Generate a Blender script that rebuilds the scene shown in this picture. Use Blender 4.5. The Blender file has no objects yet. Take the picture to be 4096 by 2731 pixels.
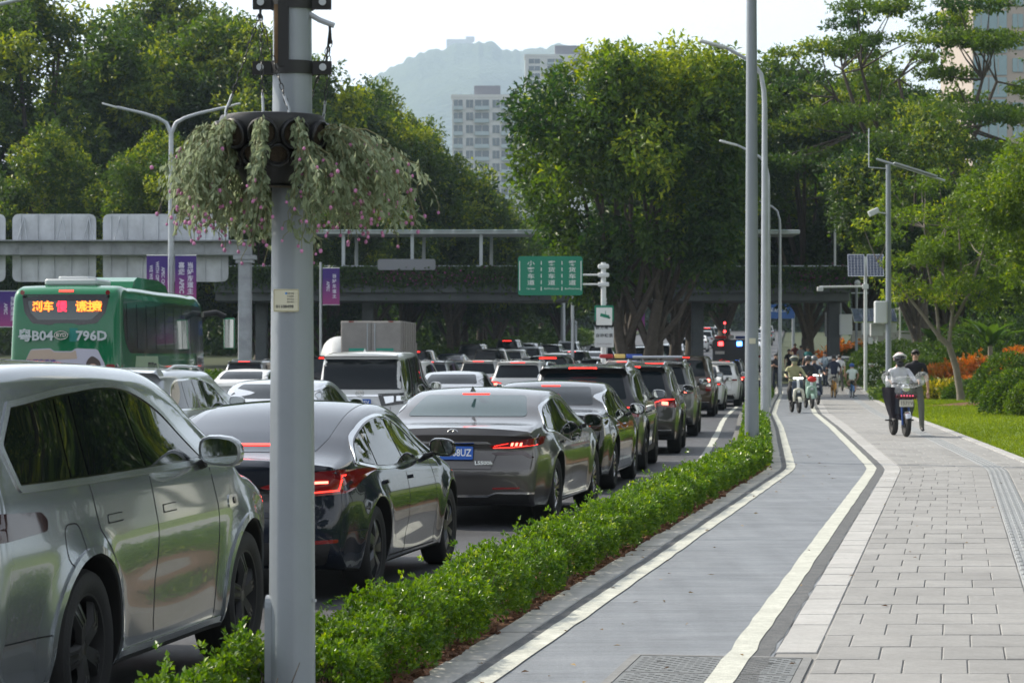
import bpy, bmesh, math, random
import numpy as np
from mathutils import Vector, Matrix
from mathutils.bvhtree import BVHTree
from mathutils.geometry import delaunay_2d_cdt

# ---------------------------------------------------------------- camera, sky, sun, exposure
SC = bpy.context.scene
COL = SC.collection
R = math.radians
cam_d = bpy.data.cameras.new("camera")
cam = bpy.data.objects.new("camera", cam_d)
COL.objects.link(cam)
cam_d.sensor_width = 36.0
cam_d.lens = 91.4
cam_d.clip_start = 0.2
cam_d.clip_end = 9000
cam.location = (0, 0, 1.64)
cam.rotation_euler = (R(90.353), 0, 0)
cam_d.dof.use_dof = True
cam_d.dof.focus_distance = 19.0
cam_d.dof.aperture_fstop = 9.0
SC.camera = cam

SUN_EL = 41.0
SUN_DIR = Vector((-0.86, 0.51, 0)).normalized() * math.cos(R(SUN_EL)) + Vector((0, 0, math.sin(R(SUN_EL))))
world = bpy.data.worlds.new("World")
SC.world = world
world.use_nodes = True
wn = world.node_tree
bg = wn.nodes["Background"]
sky = wn.nodes.new("ShaderNodeTexSky")
sky.sky_type = 'NISHITA'
sky.sun_disc = False
sky.sun_elevation = R(SUN_EL)
sky.sun_rotation = math.atan2(SUN_DIR.x, SUN_DIR.y)
sky.air_density = 1.0
sky.dust_density = 1.2
sky.ozone_density = 1.0
hs_ = wn.nodes.new("ShaderNodeHueSaturation")      # hazy summer sky: pale rather than deep blue
hs_.inputs["Saturation"].default_value = 0.28
hs_.inputs["Value"].default_value = 1.35
wn.links.new(sky.outputs[0], hs_.inputs["Color"])
wn.links.new(hs_.outputs[0], bg.inputs[0])
bg.inputs[1].default_value = 0.15
sun_d = bpy.data.lights.new("sun", 'SUN')
sun_d.energy = 5.0
sun_d.angle = R(1.0)
sun_d.color = (1.0, 0.91, 0.76)
sun = bpy.data.objects.new("sun", sun_d)
COL.objects.link(sun)
sun.rotation_euler = SUN_DIR.to_track_quat('Z', 'Y').to_euler()
SC.view_settings.view_transform = 'Standard'
SC.view_settings.look = 'None'
SC.view_settings.gamma = 1.0
SC.view_settings.exposure = 0.4
SC.view_settings.use_curve_mapping = False
SC.render.engine = 'CYCLES'
SC.cycles.max_bounces = 7
SC.cycles.diffuse_bounces = 3
SC.cycles.glossy_bounces = 3
SC.cycles.transmission_bounces = 4
SC.cycles.transparent_max_bounces = 8
SC.cycles.volume_bounces = 0
SC.cycles.use_denoising = True
SC.cycles.caustics_reflective = False
SC.cycles.caustics_refractive = False

rng = np.random.default_rng(7)
random.seed(7)

# ---------------------------------------------------------------- layout of the street (metres; +Y away from the viewer)
_RD = [-40, 0, 13.2, 38.4, 44.4, 60.5, 76.1, 94.8, 122, 200, 400]
_RX = [-8.0, -1.24, 1.06, 5.33, 5.91, 7.46, 8.87, 10.88, 13.9, 22.4, 44.2]
_dd = np.linspace(-40, 400, 881)
_rx = np.interp(_dd, _RD, _RX)
_k = np.hanning(61); _k /= _k.sum()
_rs = np.convolve(np.pad(_rx, 30, mode='reflect', reflect_type='odd'), _k, mode='valid')
_k2 = np.hanning(9); _k2 /= _k2.sum()
_rp = np.convolve(np.pad(_rx, 4, mode='reflect', reflect_type='odd'), _k2, mode='valid')
def PX(d):            # right painted line of the cycle lane
    return float(np.interp(d, _dd, _rp))
def RX(d):            # the same line smoothed: the carriageway follows it
    return float(np.interp(d, _dd, _rs))
def heading(d):
    return math.atan2(RX(d + 1.5) - RX(d - 1.5), 3.0)
def gz(d):            # the street starts to climb beyond the footbridge
    t = max(0.0, d - 105.0)
    return 0.022 * t * t / (t + 25.0)
def road_z(d):
    return -0.15 + gz(d)

# ---------------------------------------------------------------- object helpers
def tag(o, label=None, cat=None, group=None, kind=None):
    if label: o["label"] = label
    if cat: o["category"] = cat
    if group: o["group"] = group
    if kind: o["kind"] = kind
    return o
def link(o, parent=None):
    COL.objects.link(o)
    if parent is not None: o.parent = parent
    return o
def empty(name, loc=(0, 0, 0), rz=0.0, label=None, cat=None, group=None):
    o = bpy.data.objects.new(name, None)
    o.empty_display_size = 0.2
    link(o); o.location = loc; o.rotation_euler = (0, 0, rz)
    return tag(o, label, cat, group)
def meshobj(name, me, mat=None, parent=None, loc=None, rot=None):
    if mat is not None and len(me.materials) == 0:
        for m in (mat if isinstance(mat, (list, tuple)) else [mat]): me.materials.append(m)
    o = bpy.data.objects.new(name, me)
    link(o, parent)
    if loc is not None: o.location = loc
    if rot is not None: o.rotation_euler = rot
    return o
def copy_tree(o, parent=None):
    c = o.copy()
    link(c)
    if parent is not None: c.parent = parent
    for ch in list(o.children): copy_tree(ch, c)
    return c
def sharp(me, ang=40):
    me.set_sharp_from_angle(angle=R(ang))
def np_mesh(name, verts, faces, smooth=False, tint=None, matidx=None):
    """verts (n,3), faces (m,k) all with the same k"""
    verts = np.ascontiguousarray(verts, dtype=np.float32); faces = np.ascontiguousarray(faces, dtype=np.int32)
    me = bpy.data.meshes.new(name)
    n, (m, k) = len(verts), faces.shape
    me.vertices.add(n); me.vertices.foreach_set("co", verts.ravel())
    me.loops.add(m * k); me.loops.foreach_set("vertex_index", faces.ravel())
    me.polygons.add(m)
    me.polygons.foreach_set("loop_start", np.arange(0, m * k, k, dtype=np.int32))
    if smooth: me.polygons.foreach_set("use_smooth", np.ones(m, dtype=bool))
    else: me.polygons.foreach_set("use_smooth", np.zeros(m, dtype=bool))
    if matidx is not None: me.polygons.foreach_set("material_index", np.asarray(matidx, dtype=np.int32))
    if tint is not None:
        a = me.attributes.new("tint", 'FLOAT', 'POINT'); a.data.foreach_set("value", np.asarray(tint, dtype=np.float32))
    me.update(calc_edges=True); me.validate()
    return me

class MB:
    """collects simple shapes into one mesh"""
    def __init__(s): s.v = []; s.f = []; s.m = []; s.sm = []
    def add(s, vs, fs, mi=0, smooth=False):
        b = len(s.v); s.v += [tuple(v) for v in vs]
        for f in fs: s.f.append(tuple(b + i for i in f)); s.m.append(mi); s.sm.append(smooth)
        return s
    def box(s, c, size, mi=0, rot=None, taper=1.0):
        x, y, z = (q / 2 for q in size)
        vs = [Vector((sx * x * (taper if sz > 0 else 1), sy * y * (taper if sz > 0 else 1), sz * z)) for sz in (-1, 1) for sy in (-1, 1) for sx in (-1, 1)]
        M = rot if rot is not None else Matrix.Identity(3)
        c = Vector(c)
        vs = [M @ v + c for v in vs]
        return s.add(vs, [(0, 2, 3, 1), (4, 5, 7, 6), (0, 1, 5, 4), (2, 6, 7, 3), (0, 4, 6, 2), (1, 3, 7, 5)], mi)
    def rbox(s, c, size, r=0.02, mi=0, rot=None, seg=3):
        """box with rounded vertical edges and a small top and bottom chamfer"""
        x, y, z = (q / 2 for q in size)
        r = min(r, x * .98, y * .98); ch = min(r * .6, z * .5)
        ring = []
        for cx, cy, a0 in ((x - r, y - r, 0), (-x + r, y - r, 90), (-x + r, -y + r, 180), (x - r, -y + r, 270)):
            for k in range(seg + 1):
                a = R(a0 + 90 * k / seg); ring.append((cx, cy, math.cos(a), math.sin(a)))
        n = len(ring)
        levels = [(-z, r - ch), (-z + ch, r), (z - ch, r), (z, r - ch)]
        M = rot if rot is not None else Matrix.Identity(3); c = Vector(c)
        vs = [M @ Vector((cx + rr * ca, cy + rr * sa, zz)) + c for zz, rr in levels for cx, cy, ca, sa in ring]
        fs = [(l * n + i, l * n + (i + 1) % n, (l + 1) * n + (i + 1) % n, (l + 1) * n + i) for l in range(3) for i in range(n)]
        fs += [tuple(range(n - 1, -1, -1)), tuple(range(3 * n, 4 * n))]
        return s.add(vs, fs, mi, True)
    def tube(s, pts, rad, n=8, mi=0, cap=True, smooth=True, flat=1.0):
        pts = [Vector(p) for p in pts]; m = len(pts)
        rads = rad if isinstance(rad, (list, tuple)) else [rad] * m
        vs = []; up = None
        for i, p in enumerate(pts):
            t = (pts[min(i + 1, m - 1)] - pts[max(i - 1, 0)]).normalized()
            if up is None:
                up = Vector((0, 0, 1)) if abs(t.z) < 0.9 else Vector((0, 1, 0))
            a = t.cross(up)
            if a.length < 1e-6: a = t.orthogonal()
            a.normalize(); b = a.cross(t).normalized(); up = b
            for k in range(n):
                q = 2 * math.pi * k / n
                vs.append(p + a * math.cos(q) * rads[i] + b * math.sin(q) * rads[i] * flat)
        fs = [(i * n + k, i * n + (k + 1) % n, (i + 1) * n + (k + 1) % n, (i + 1) * n + k) for i in range(m - 1) for k in range(n)]
        s.add(vs, fs, mi, smooth)
        if cap:
            b = len(s.v) - len(vs)
            s.f += [tuple(b + k for k in range(n - 1, -1, -1)), tuple(b + (m - 1) * n + k for k in range(n))]
            s.m += [mi, mi]; s.sm += [False, False]
        return s
    def lathe(s, prof, n=24, axis='z', c=(0, 0, 0), mi=0, smooth=True, closed=False):
        """prof: (radius, height)"""
        vs = []; m = len(prof); c = Vector(c)
        for r, h in prof:
            for k in range(n):
                a = 2 * math.pi * k / n
                p = Vector((r * math.cos(a), r * math.sin(a), h))
                if axis == 'y': p = Vector((p.x, p.z, -p.y))
                elif axis == 'x': p = Vector((p.z, p.x, p.y))
                vs.append(p + c)
        fs = [(i * n + k, i * n + (k + 1) % n, ((i + 1) % m) * n + (k + 1) % n, ((i + 1) % m) * n + k) for i in range(m if closed else m - 1) for k in range(n)]
        return s.add(vs, fs, mi, smooth)
    def disc(s, r, h, n=24, axis='z', c=(0, 0, 0), mi=0):
        vs = []; c = Vector(c)
        for k in range(n):
            a = 2 * math.pi * k / n
            p = Vector((r * math.cos(a), r * math.sin(a), h))
            if axis == 'y': p = Vector((p.x, p.z, -p.y))
            elif axis == 'x': p = Vector((p.z, p.x, p.y))
            vs.append(p + c)
        return s.add(vs, [tuple(range(n))], mi)
    def ball(s, c, rad, n=12, m=8, mi=0):
        rx, ry, rz = rad if isinstance(rad, (tuple, list)) else (rad,) * 3
        c = Vector(c); vs = []
        for i in range(m + 1):
            ph = math.pi * i / m
            for k in range(n):
                a = 2 * math.pi * k / n
                vs.append(c + Vector((rx * math.sin(ph) * math.cos(a), ry * math.sin(ph) * math.sin(a), rz * math.cos(ph))))
        fs = [(i * n + k, (i + 1) * n + k, (i + 1) * n + (k + 1) % n, i * n + (k + 1) % n) for i in range(m) for k in range(n)]
        return s.add(vs, fs, mi, True)
    def prism(s, poly, h0, h1, plane='xy', mi=0):
        """poly: 2D outline; extruded between h0 and h1 on the third axis"""
        def P(a, b, h):
            return {'xy': (a, b, h), 'xz': (a, h, b), 'yz': (h, a, b)}[plane]
        n = len(poly)
        vs = [P(a, b, h0) for a, b in poly] + [P(a, b, h1) for a, b in poly]
        fs = [tuple(range(n - 1, -1, -1)), tuple(range(n, 2 * n))] + [(i, (i + 1) % n, n + (i + 1) % n, n + i) for i in range(n)]
        return s.add(vs, fs, mi)
    def mesh(s, name, fix=True, ang=40):
        me = bpy.data.meshes.new(name)
        me.from_pydata([tuple(v) for v in s.v], [], s.f)
        me.polygons.foreach_set("material_index", s.m); me.polygons.foreach_set("use_smooth", s.sm)
        if fix:
            bm = bmesh.new(); bm.from_mesh(me)
            bmesh.ops.remove_doubles(bm, verts=bm.verts, dist=1e-5)
            bmesh.ops.recalc_face_normals(bm, faces=bm.faces)
            bm.to_mesh(me); bm.free()
        me.validate(); me.update()
        if any(s.sm): sharp(me, ang)
        return me
    def build(s, name, mat, parent=None, loc=None, rot=None, ang=40):
        return meshobj(name, s.mesh(name, ang=ang), mat, parent, loc, rot)

def rotm(rx=0, ry=0, rz=0):
    from mathutils import Euler
    return Euler((R(rx), R(ry), R(rz))).to_matrix()
def rpoly(pts, r, seg=4):
    """round the corners of a 2D outline; r a number or one per corner"""
    n = len(pts); out = []
    for i, p in enumerate(pts):
        rr = r[i] if isinstance(r, (list, tuple)) else r
        p = Vector(p); a = Vector(pts[i - 1]) - p; b = Vector(pts[(i + 1) % n]) - p
        la, lb = a.length, b.length
        rr = min(rr, la * .48, lb * .48)
        if rr < 1e-4: out.append((p.x, p.y)); continue
        A = p + a / la * rr; B = p + b / lb * rr
        for k in range(seg + 1):
            t = k / seg; q = A * (1 - t) ** 2 + p * 2 * t * (1 - t) + B * t * t
            out.append((q.x, q.y))
    return out
def crom(pts, step=0.05):
    """Catmull-Rom through points (tuples of any length); a repeated point makes a corner"""
    P = [np.array(p, float) for p in pts]; out = []
    for i in range(len(P) - 1):
        p1, p2 = P[i], P[i + 1]
        d = np.linalg.norm(p2[:2] - p1[:2])
        if d < 1e-6: continue
        p0 = P[i - 1] if i > 0 else p1; p3 = P[i + 2] if i + 2 < len(P) else p2
        def tang(a, b, c):
            da = np.linalg.norm((b - a)[:2]); dc = np.linalg.norm((c - b)[:2])
            if da < 1e-6 or dc < 1e-6: return (p2 - p1)
            return ((b - a) / da * dc + (c - b) / dc * da) / (da + dc) * d
        m1 = tang(p0, p1, p2) if np.linalg.norm((p1 - p0)[:2]) > 1e-6 else p2 - p1
        m2 = tang(p1, p2, p3) if np.linalg.norm((p3 - p2)[:2]) > 1e-6 else p2 - p1
        n = max(1, int(round(d / step)))
        for k in range(n):
            t = k / n
            out.append((2 * t**3 - 3 * t**2 + 1) * p1 + (t**3 - 2 * t**2 + t) * m1 + (-2 * t**3 + 3 * t**2) * p2 + (t**3 - t**2) * m2)
    out.append(P[-1])
    return out

# ---------------------------------------------------------------- materials
MATS = {}
def mat(name, base=(.5, .5, .5), rough=.5, metal=0.0, coat=0.0, spec=.5, emit=None, estr=0.0, trans=0.0, vary=0.0, nscale=4.0, bump=0.0, bscale=60.0, alpha=1.0, objvary=0.0, sheen=0.0, ior=1.5):
    if name in MATS: return MATS[name]
    m = bpy.data.materials.new(name); MATS[name] = m
    m.use_nodes = True
    nt = m.node_tree; b = nt.nodes["Principled BSDF"]
    b.inputs["Base Color"].default_value = (*base, 1)
    b.inputs["Roughness"].default_value = rough
    b.inputs["Metallic"].default_value = metal
    b.inputs["Coat Weight"].default_value = coat
    b.inputs["Coat Roughness"].default_value = 0.03
    b.inputs["Specular IOR Level"].default_value = spec
    b.inputs["IOR"].default_value = ior
    if trans: b.inputs["Transmission Weight"].default_value = trans
    if alpha < 1: b.inputs["Alpha"].default_value = alpha
    if emit:
        b.inputs["Emission Color"].default_value = (*emit, 1); b.inputs["Emission Strength"].default_value = estr
    if vary or objvary:
        mix = nt.nodes.new("ShaderNodeMix"); mix.data_type = 'RGBA'; mix.blend_type = 'MULTIPLY'
        mix.inputs[0].default_value = 1.0
        mix.inputs[6].default_value = (*base, 1)
        val = None
        if vary:
            tc = nt.nodes.new("ShaderNodeTexCoord")
            no = nt.nodes.new("ShaderNodeTexNoise"); no.inputs["Scale"].default_value = nscale; no.inputs["Detail"].default_value = 6
            no.inputs["Roughness"].default_value = .65
            nt.links.new(tc.outputs["Object"], no.inputs["Vector"])
            mr = nt.nodes.new("ShaderNodeMapRange")
            mr.inputs["From Min"].default_value = .25; mr.inputs["From Max"].default_value = .75
            mr.inputs["To Min"].default_value = 1 - vary; mr.inputs["To Max"].default_value = 1 + vary
            nt.links.new(no.outputs["Fac"], mr.inputs["Value"]); val = mr.outputs[0]
        if objvary:
            oi = nt.nodes.new("ShaderNodeObjectInfo"); m2 = nt.nodes.new("ShaderNodeMapRange")
            m2.inputs["To Min"].default_value = 1 - objvary; m2.inputs["To Max"].default_value = 1 + objvary
            nt.links.new(oi.outputs["Random"], m2.inputs["Value"])
            if val is None: val = m2.outputs[0]
            else:
                mu = nt.nodes.new("ShaderNodeMath"); mu.operation = 'MULTIPLY'
                nt.links.new(val, mu.inputs[0]); nt.links.new(m2.outputs[0], mu.inputs[1]); val = mu.outputs[0]
        cb = nt.nodes.new("ShaderNodeCombineColor")
        for i in range(3): nt.links.new(val, cb.inputs[i])
        nt.links.new(cb.outputs[0], mix.inputs[7])
        nt.links.new(mix.outputs[2], b.inputs["Base Color"])
    if bump:
        tc = nt.nodes.new("ShaderNodeTexCoord")
        no = nt.nodes.new("ShaderNodeTexNoise"); no.inputs["Scale"].default_value = bscale; no.inputs["Detail"].default_value = 4
        nt.links.new(tc.outputs["Object"], no.inputs["Vector"])
        bp = nt.nodes.new("ShaderNodeBump"); bp.inputs["Strength"].default_value = bump; bp.inputs["Distance"].default_value = .01
        nt.links.new(no.outputs["Fac"], bp.inputs["Height"]); nt.links.new(bp.outputs[0], b.inputs["Normal"])
    return m
def leafmat(name, dark, light, third=None, trans=.45, rough=.45, spec=.4):
    """foliage: each leaf its own tint (attribute), part of the light passes through the leaf"""
    if name in MATS: return MATS[name]
    m = bpy.data.materials.new(name); MATS[name] = m
    m.use_nodes = True; nt = m.node_tree
    b = nt.nodes["Principled BSDF"]; out = nt.nodes["Material Output"]
    at = nt.nodes.new("ShaderNodeAttribute"); at.attribute_name = "tint"
    cr = nt.nodes.new("ShaderNodeValToRGB")
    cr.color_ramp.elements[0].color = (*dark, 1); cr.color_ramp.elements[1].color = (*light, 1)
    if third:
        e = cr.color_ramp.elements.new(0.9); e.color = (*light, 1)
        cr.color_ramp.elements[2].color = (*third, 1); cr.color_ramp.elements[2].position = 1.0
    nt.links.new(at.outputs["Fac"], cr.inputs[0])
    nt.links.new(cr.outputs[0], b.inputs["Base Color"])
    b.inputs["Roughness"].default_value = rough; b.inputs["Specular IOR Level"].default_value = spec
    tr = nt.nodes.new("ShaderNodeBsdfTranslucent")
    hs = nt.nodes.new("ShaderNodeHueSaturation"); hs.inputs["Hue"].default_value = .485; hs.inputs["Saturation"].default_value = 1.15; hs.inputs["Value"].default_value = 1.5
    nt.links.new(cr.outputs[0], hs.inputs["Color"]); nt.links.new(hs.outputs[0], tr.inputs[0])
    mx = nt.nodes.new("ShaderNodeMixShader"); mx.inputs[0].default_value = trans
    nt.links.new(b.outputs[0], mx.inputs[1]); nt.links.new(tr.outputs[0], mx.inputs[2])
    nt.links.new(mx.outputs[0], out.inputs[0])
    return m

_txt = {}
_tmp = bpy.data.scenes.new("workbench")          # evaluates text and skins away from the big scene; removed at the end
def eval_mesh(o):
    _tmp.collection.objects.link(o)
    vl = _tmp.view_layers[0]; vl.update()
    dg = vl.depsgraph; dg.update()
    me = bpy.data.meshes.new_from_object(o.evaluated_get(dg))
    _tmp.collection.objects.unlink(o)
    return me
def text_mesh(body, size=.1, depth=.002, bold=0.0, align='CENTER', squash=1.0):
    key = (body, size, depth, bold, align, squash)
    if key in _txt: return _txt[key]
    cu = bpy.data.curves.new("txt", 'FONT'); cu.body = body; cu.size = size
    cu.align_x = align; cu.align_y = 'CENTER'; cu.extrude = depth; cu.offset = bold; cu.resolution_u = 2
    o = bpy.data.objects.new("txt", cu)
    me = eval_mesh(o); me.name = "lettering"
    bpy.data.objects.remove(o); bpy.data.curves.remove(cu)
    if squash != 1.0:
        me.transform(Matrix.Diagonal((squash, 1, 1, 1)))
    me.materials.clear()
    _txt[key] = me
    return me
def text(body, size, m, parent, loc, rot=(0, 0, 0), bold=0.0, align='CENTER', depth=.002, squash=1.0, name="lettering"):
    me = text_mesh(body, size, depth, bold, align, squash).copy()
    me.materials.clear()
    return meshobj(name, me, m, parent, loc, rot)

# ================================================================ the setting
def surf_mat(name, base, base2, rough=.8, scale=3.0, bump=.3, bscale=200.0, dist=.004, fine=0.0, wave=None, spec=.4, smear=None, objvary=0.0):
    """ground surfaces: two tones of noise, grain and relief"""
    if name in MATS: return MATS[name]
    m = bpy.data.materials.new(name); MATS[name] = m; m.use_nodes = True
    nt = m.node_tree; b = nt.nodes["Principled BSDF"]; L = nt.links.new
    b.inputs["Roughness"].default_value = rough; b.inputs["Specular IOR Level"].default_value = spec
    tc = nt.nodes.new("ShaderNodeTexCoord")
    n1 = nt.nodes.new("ShaderNodeTexNoise"); n1.inputs["Scale"].default_value = scale; n1.inputs["Detail"].default_value = 8; n1.inputs["Roughness"].default_value = .7
    L(tc.outputs["Object"], n1.inputs["Vector"])
    cr = nt.nodes.new("ShaderNodeValToRGB"); cr.color_ramp.elements[0].position = .33; cr.color_ramp.elements[1].position = .67
    cr.color_ramp.elements[0].color = (*base, 1); cr.color_ramp.elements[1].color = (*base2, 1)
    L(n1.outputs["Fac"], cr.inputs[0])
    col = cr.outputs[0]
    n2 = nt.nodes.new("ShaderNodeTexNoise"); n2.inputs["Scale"].default_value = bscale; n2.inputs["Detail"].default_value = 3
    L(tc.outputs["Object"], n2.inputs["Vector"])
    if fine:
        mr = nt.nodes.new("ShaderNodeMapRange"); mr.inputs["From Min"].default_value = .3; mr.inputs["From Max"].default_value = .7
        mr.inputs["To Min"].default_value = 1 - fine; mr.inputs["To Max"].default_value = 1 + fine
        L(n2.outputs["Fac"], mr.inputs["Value"])
        mx = nt.nodes.new("ShaderNodeVectorMath"); mx.operation = 'SCALE'
        L(col, mx.inputs[0]); L(mr.outputs[0], mx.inputs["Scale"]); col = mx.outputs[0]
    def times(col, val, lo, hi, f0=.3, f1=.7):
        mr = nt.nodes.new("ShaderNodeMapRange"); mr.inputs["From Min"].default_value = f0; mr.inputs["From Max"].default_value = f1
        mr.inputs["To Min"].default_value = lo; mr.inputs["To Max"].default_value = hi
        L(val, mr.inputs["Value"]); mx = nt.nodes.new("ShaderNodeVectorMath"); mx.operation = 'SCALE'
        L(col, mx.inputs[0]); L(mr.outputs[0], mx.inputs["Scale"]); return mx.outputs[0]
    if smear:                       # tyre smears and stains along the way, coarse stone grain
        geo = nt.nodes.new("ShaderNodeNewGeometry")
        for sc_, lo, hi in smear:
            mp = nt.nodes.new("ShaderNodeMapping"); mp.inputs["Scale"].default_value = sc_; mp.inputs["Rotation"].default_value = (0, 0, -.17 if sc_[0] != sc_[1] else 0)
            L(geo.outputs["Position"], mp.inputs["Vector"])
            ns = nt.nodes.new("ShaderNodeTexNoise"); ns.inputs["Scale"].default_value = 1.0; ns.inputs["Detail"].default_value = 5; ns.inputs["Roughness"].default_value = .62
            L(mp.outputs[0], ns.inputs["Vector"]); col = times(col, ns.outputs["Fac"], lo, hi)
    if objvary:
        oi = nt.nodes.new("ShaderNodeObjectInfo"); col = times(col, oi.outputs["Random"], 1 - objvary, 1 + objvary, 0, 1)
    L(col, b.inputs["Base Color"])
    bp = nt.nodes.new("ShaderNodeBump"); bp.inputs["Strength"].default_value = bump; bp.inputs["Distance"].default_value = dist
    L(n2.outputs["Fac"], bp.inputs["Height"])
    nrm = bp.outputs[0]
    if wave:
        mp = nt.nodes.new("ShaderNodeMapping"); mp.inputs["Scale"].default_value = wave[0]
        L(tc.outputs["Object"], mp.inputs["Vector"])
        n3 = nt.nodes.new("ShaderNodeTexNoise"); n3.inputs["Scale"].default_value = 1.0; n3.inputs["Detail"].default_value = 3
        L(mp.outputs[0], n3.inputs["Vector"])
        b2 = nt.nodes.new("ShaderNodeBump"); b2.inputs["Strength"].default_value = 1.0; b2.inputs["Distance"].default_value = wave[1]
        L(n3.outputs["Fac"], b2.inputs["Height"]); L(bp.outputs[0], b2.inputs["Normal"]); nrm = b2.outputs[0]
    L(nrm, b.inputs["Normal"])
    return m

M_ROAD = surf_mat("road asphalt", (.040, .043, .049), (.070, .073, .079), .62, .9, .5, 130, .005, .35, smear=[((2.2, .12, 1), .8, 1.2), ((30, 30, 30), .8, 1.25)])
M_LANE = surf_mat("cycle lane asphalt", (.125, .138, .155), (.19, .205, .225), .5, 1.1, .8, 150, .006, .42, wave=((.45, 2.2, 1), .09), spec=.6, smear=[((4.0, .22, 1), .84, 1.12), ((38, 38, 38), .80, 1.22), ((.7, .9, 1), .88, 1.1)])
M_EDGE = surf_mat("bare asphalt edge", (.075, .08, .085), (.13, .135, .14), .8, 6, .8, 160, .006, .5)
M_MORTAR = surf_mat("paving bed", (.20, .20, .195), (.26, .255, .25), .9, 4, .5, 120)
M_SOIL = surf_mat("reddish soil", (.10, .045, .025), (.22, .11, .065), .95, 9, 1.0, 60, .03, .5)
M_EARTH = surf_mat("weedy ground", (.022, .035, .012), (.045, .06, .02), .95, .3, .5, 20)
M_LAWN = surf_mat("lawn", (.09, .15, .012), (.17, .24, .022), .9, .6, 1.0, 40, .05, .45)
M_LINE = surf_mat("road paint", (.42, .43, .38), (.54, .55, .49), .6, 5.0, .5, 120, .003, .25, smear=[((3, 3, 3), .84, 1.08), ((22, 22, 22), .84, 1.12)])
def paver_mat(name, base, warm):
    return surf_mat(name, tuple(c * .93 for c in base), tuple(c * 1.07 for c in base), .75, 6.0, .35, 170, .003, .16, smear=[((.55, .55, .55), .86, 1.10), ((3.2, 3.2, 3.2), .90, 1.07), ((26, 26, 26), .90, 1.10)], objvary=.085)
M_PAVE = paver_mat("grey granite paver", (.255, .255, .252), 0)
M_PALE = paver_mat("pale granite paver", (.37, .37, .365), 0)
M_KERB = mat("kerb granite", (.42, .41, .385), .75, vary=.16, nscale=7, objvary=.10, bump=.4, bscale=150)
M_TACT = mat("tactile paver", (.235, .25, .262), .7, vary=.1, nscale=6, objvary=.07, bump=.3, bscale=150)

def strip(offs, d0, d1, step, z, path=PX, jitter=0.0, width_jit=0.0, zf=gz):
    """sheet between lateral offsets that follows the street"""
    ds = np.arange(d0, d1 + step * .5, step); vs = []; fs = []; n = len(offs)
    for i, d in enumerate(ds):
        x = path(d); j = rng.normal(0, jitter) if jitter else 0
        for k, o in enumerate(offs):
            vs.append((x + o + j + (rng.normal(0, width_jit) if width_jit else 0), d, z + zf(d)))
    for i in range(len(ds) - 1):
        for k in range(n - 1):
            a = i * n + k; fs.append((a, a + 1, a + n + 1, a + n))
    return np.array(vs), np.array(fs)
def strip_obj(name, offs, d0, d1, step, z, m, parent=None, path=PX, kind="structure", jitter=0.0, width_jit=0.0):
    v, f = strip(offs, d0, d1, step, z, path, jitter, width_jit)
    o = meshobj(name, np_mesh(name, v, f), m, parent)
    if kind: o["kind"] = kind
    return o

# wide ground sheet out to the horizon
gd = [-150, -60, 0, 60, 105, 120, 140, 160, 200, 260, 330, 400, 700, 2000, 6800]
gxs = [-3900, -500, -120, -46, -30, 0, 30, 60, 120, 500, 3900]
v = [(x, d, -0.32 + gz(min(d, 400))) for d in gd for x in gxs]
n = len(gxs)
f = [(i * n + k, i * n + k + 1, (i + 1) * n + k + 1, (i + 1) * n + k) for i in range(len(gd) - 1) for k in range(n - 1)]
tag(meshobj("ground", np_mesh("ground", v, f), M_EARTH), kind="structure")

road = strip_obj("road", [-21.6, -18, -15, -12, -8, -5, -2.2], -30, 400, 2.0, -0.15, M_ROAD, path=RX)
# painted edge line and dashed lane dividers
strip_obj("edge_line", [-2.75, -2.62], -5, 160, 1.0, -0.146, M_LINE, road, path=RX, kind=None, width_jit=.006)
for off in (-6.55, -11.1, -14.6, -18.1):
    for d0 in np.arange(2, 200, 12.0):
        strip_obj("lane_dash", [off - .07, off + .07], d0, d0 + 5.0, 1.0, -0.146, M_LINE, road, path=RX, kind=None)

# pavement bed, cycle lane and its painted lines
pavement = strip_obj("pavement", [-1.56, -1.0, 0.3, 1.5, 2.62], -12, 132, 1.0, -0.0045, M_MORTAR)
lane = strip_obj("bike_lane", [-1.345, -1.27, -.6, -.1, .06, .19], -12, 130, .5, 0.0, M_LANE, width_jit=.004)
strip_obj("asphalt_edge", [-1.335, -1.24], -12, 125, .35, 0.003, M_EDGE, lane, kind=None, width_jit=.007)
strip_obj("asphalt_edge", [.04, .182], -12, 125, .35, 0.003, M_EDGE, lane, kind=None, width_jit=.008)
strip_obj("white_line", [-1.265, -1.135], -12, 118, .45, 0.007, M_LINE, lane, kind=None, jitter=.003, width_jit=.002)
strip_obj("white_line", [-.075, .07], -12, 118, .45, 0.007, M_LINE, lane, kind=None, jitter=.003, width_jit=.002)

# planting bed with its kerb on the road side
bed = strip_obj("planting_bed", [-2.12, -1.95, -1.8, -1.62, -1.55], -12, 112, .4, 0.0, M_SOIL, width_jit=.006)
mb = MB()
v1, f1 = strip([-2.24, -2.24, -2.12, -2.12], -12, 160, 1.0, 0.0, path=RX)
v1 = v1.copy(); v1[0::4, 2] -= .17; v1[1::4, 2] += .02; v1[2::4, 2] += .02; v1[3::4, 2] -= .1
tag(meshobj("kerb", np_mesh("kerb", v1, f1), mat("grimy road kerb", (.13, .128, .12), .85, vary=.3, nscale=3)), kind="structure")

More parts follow.
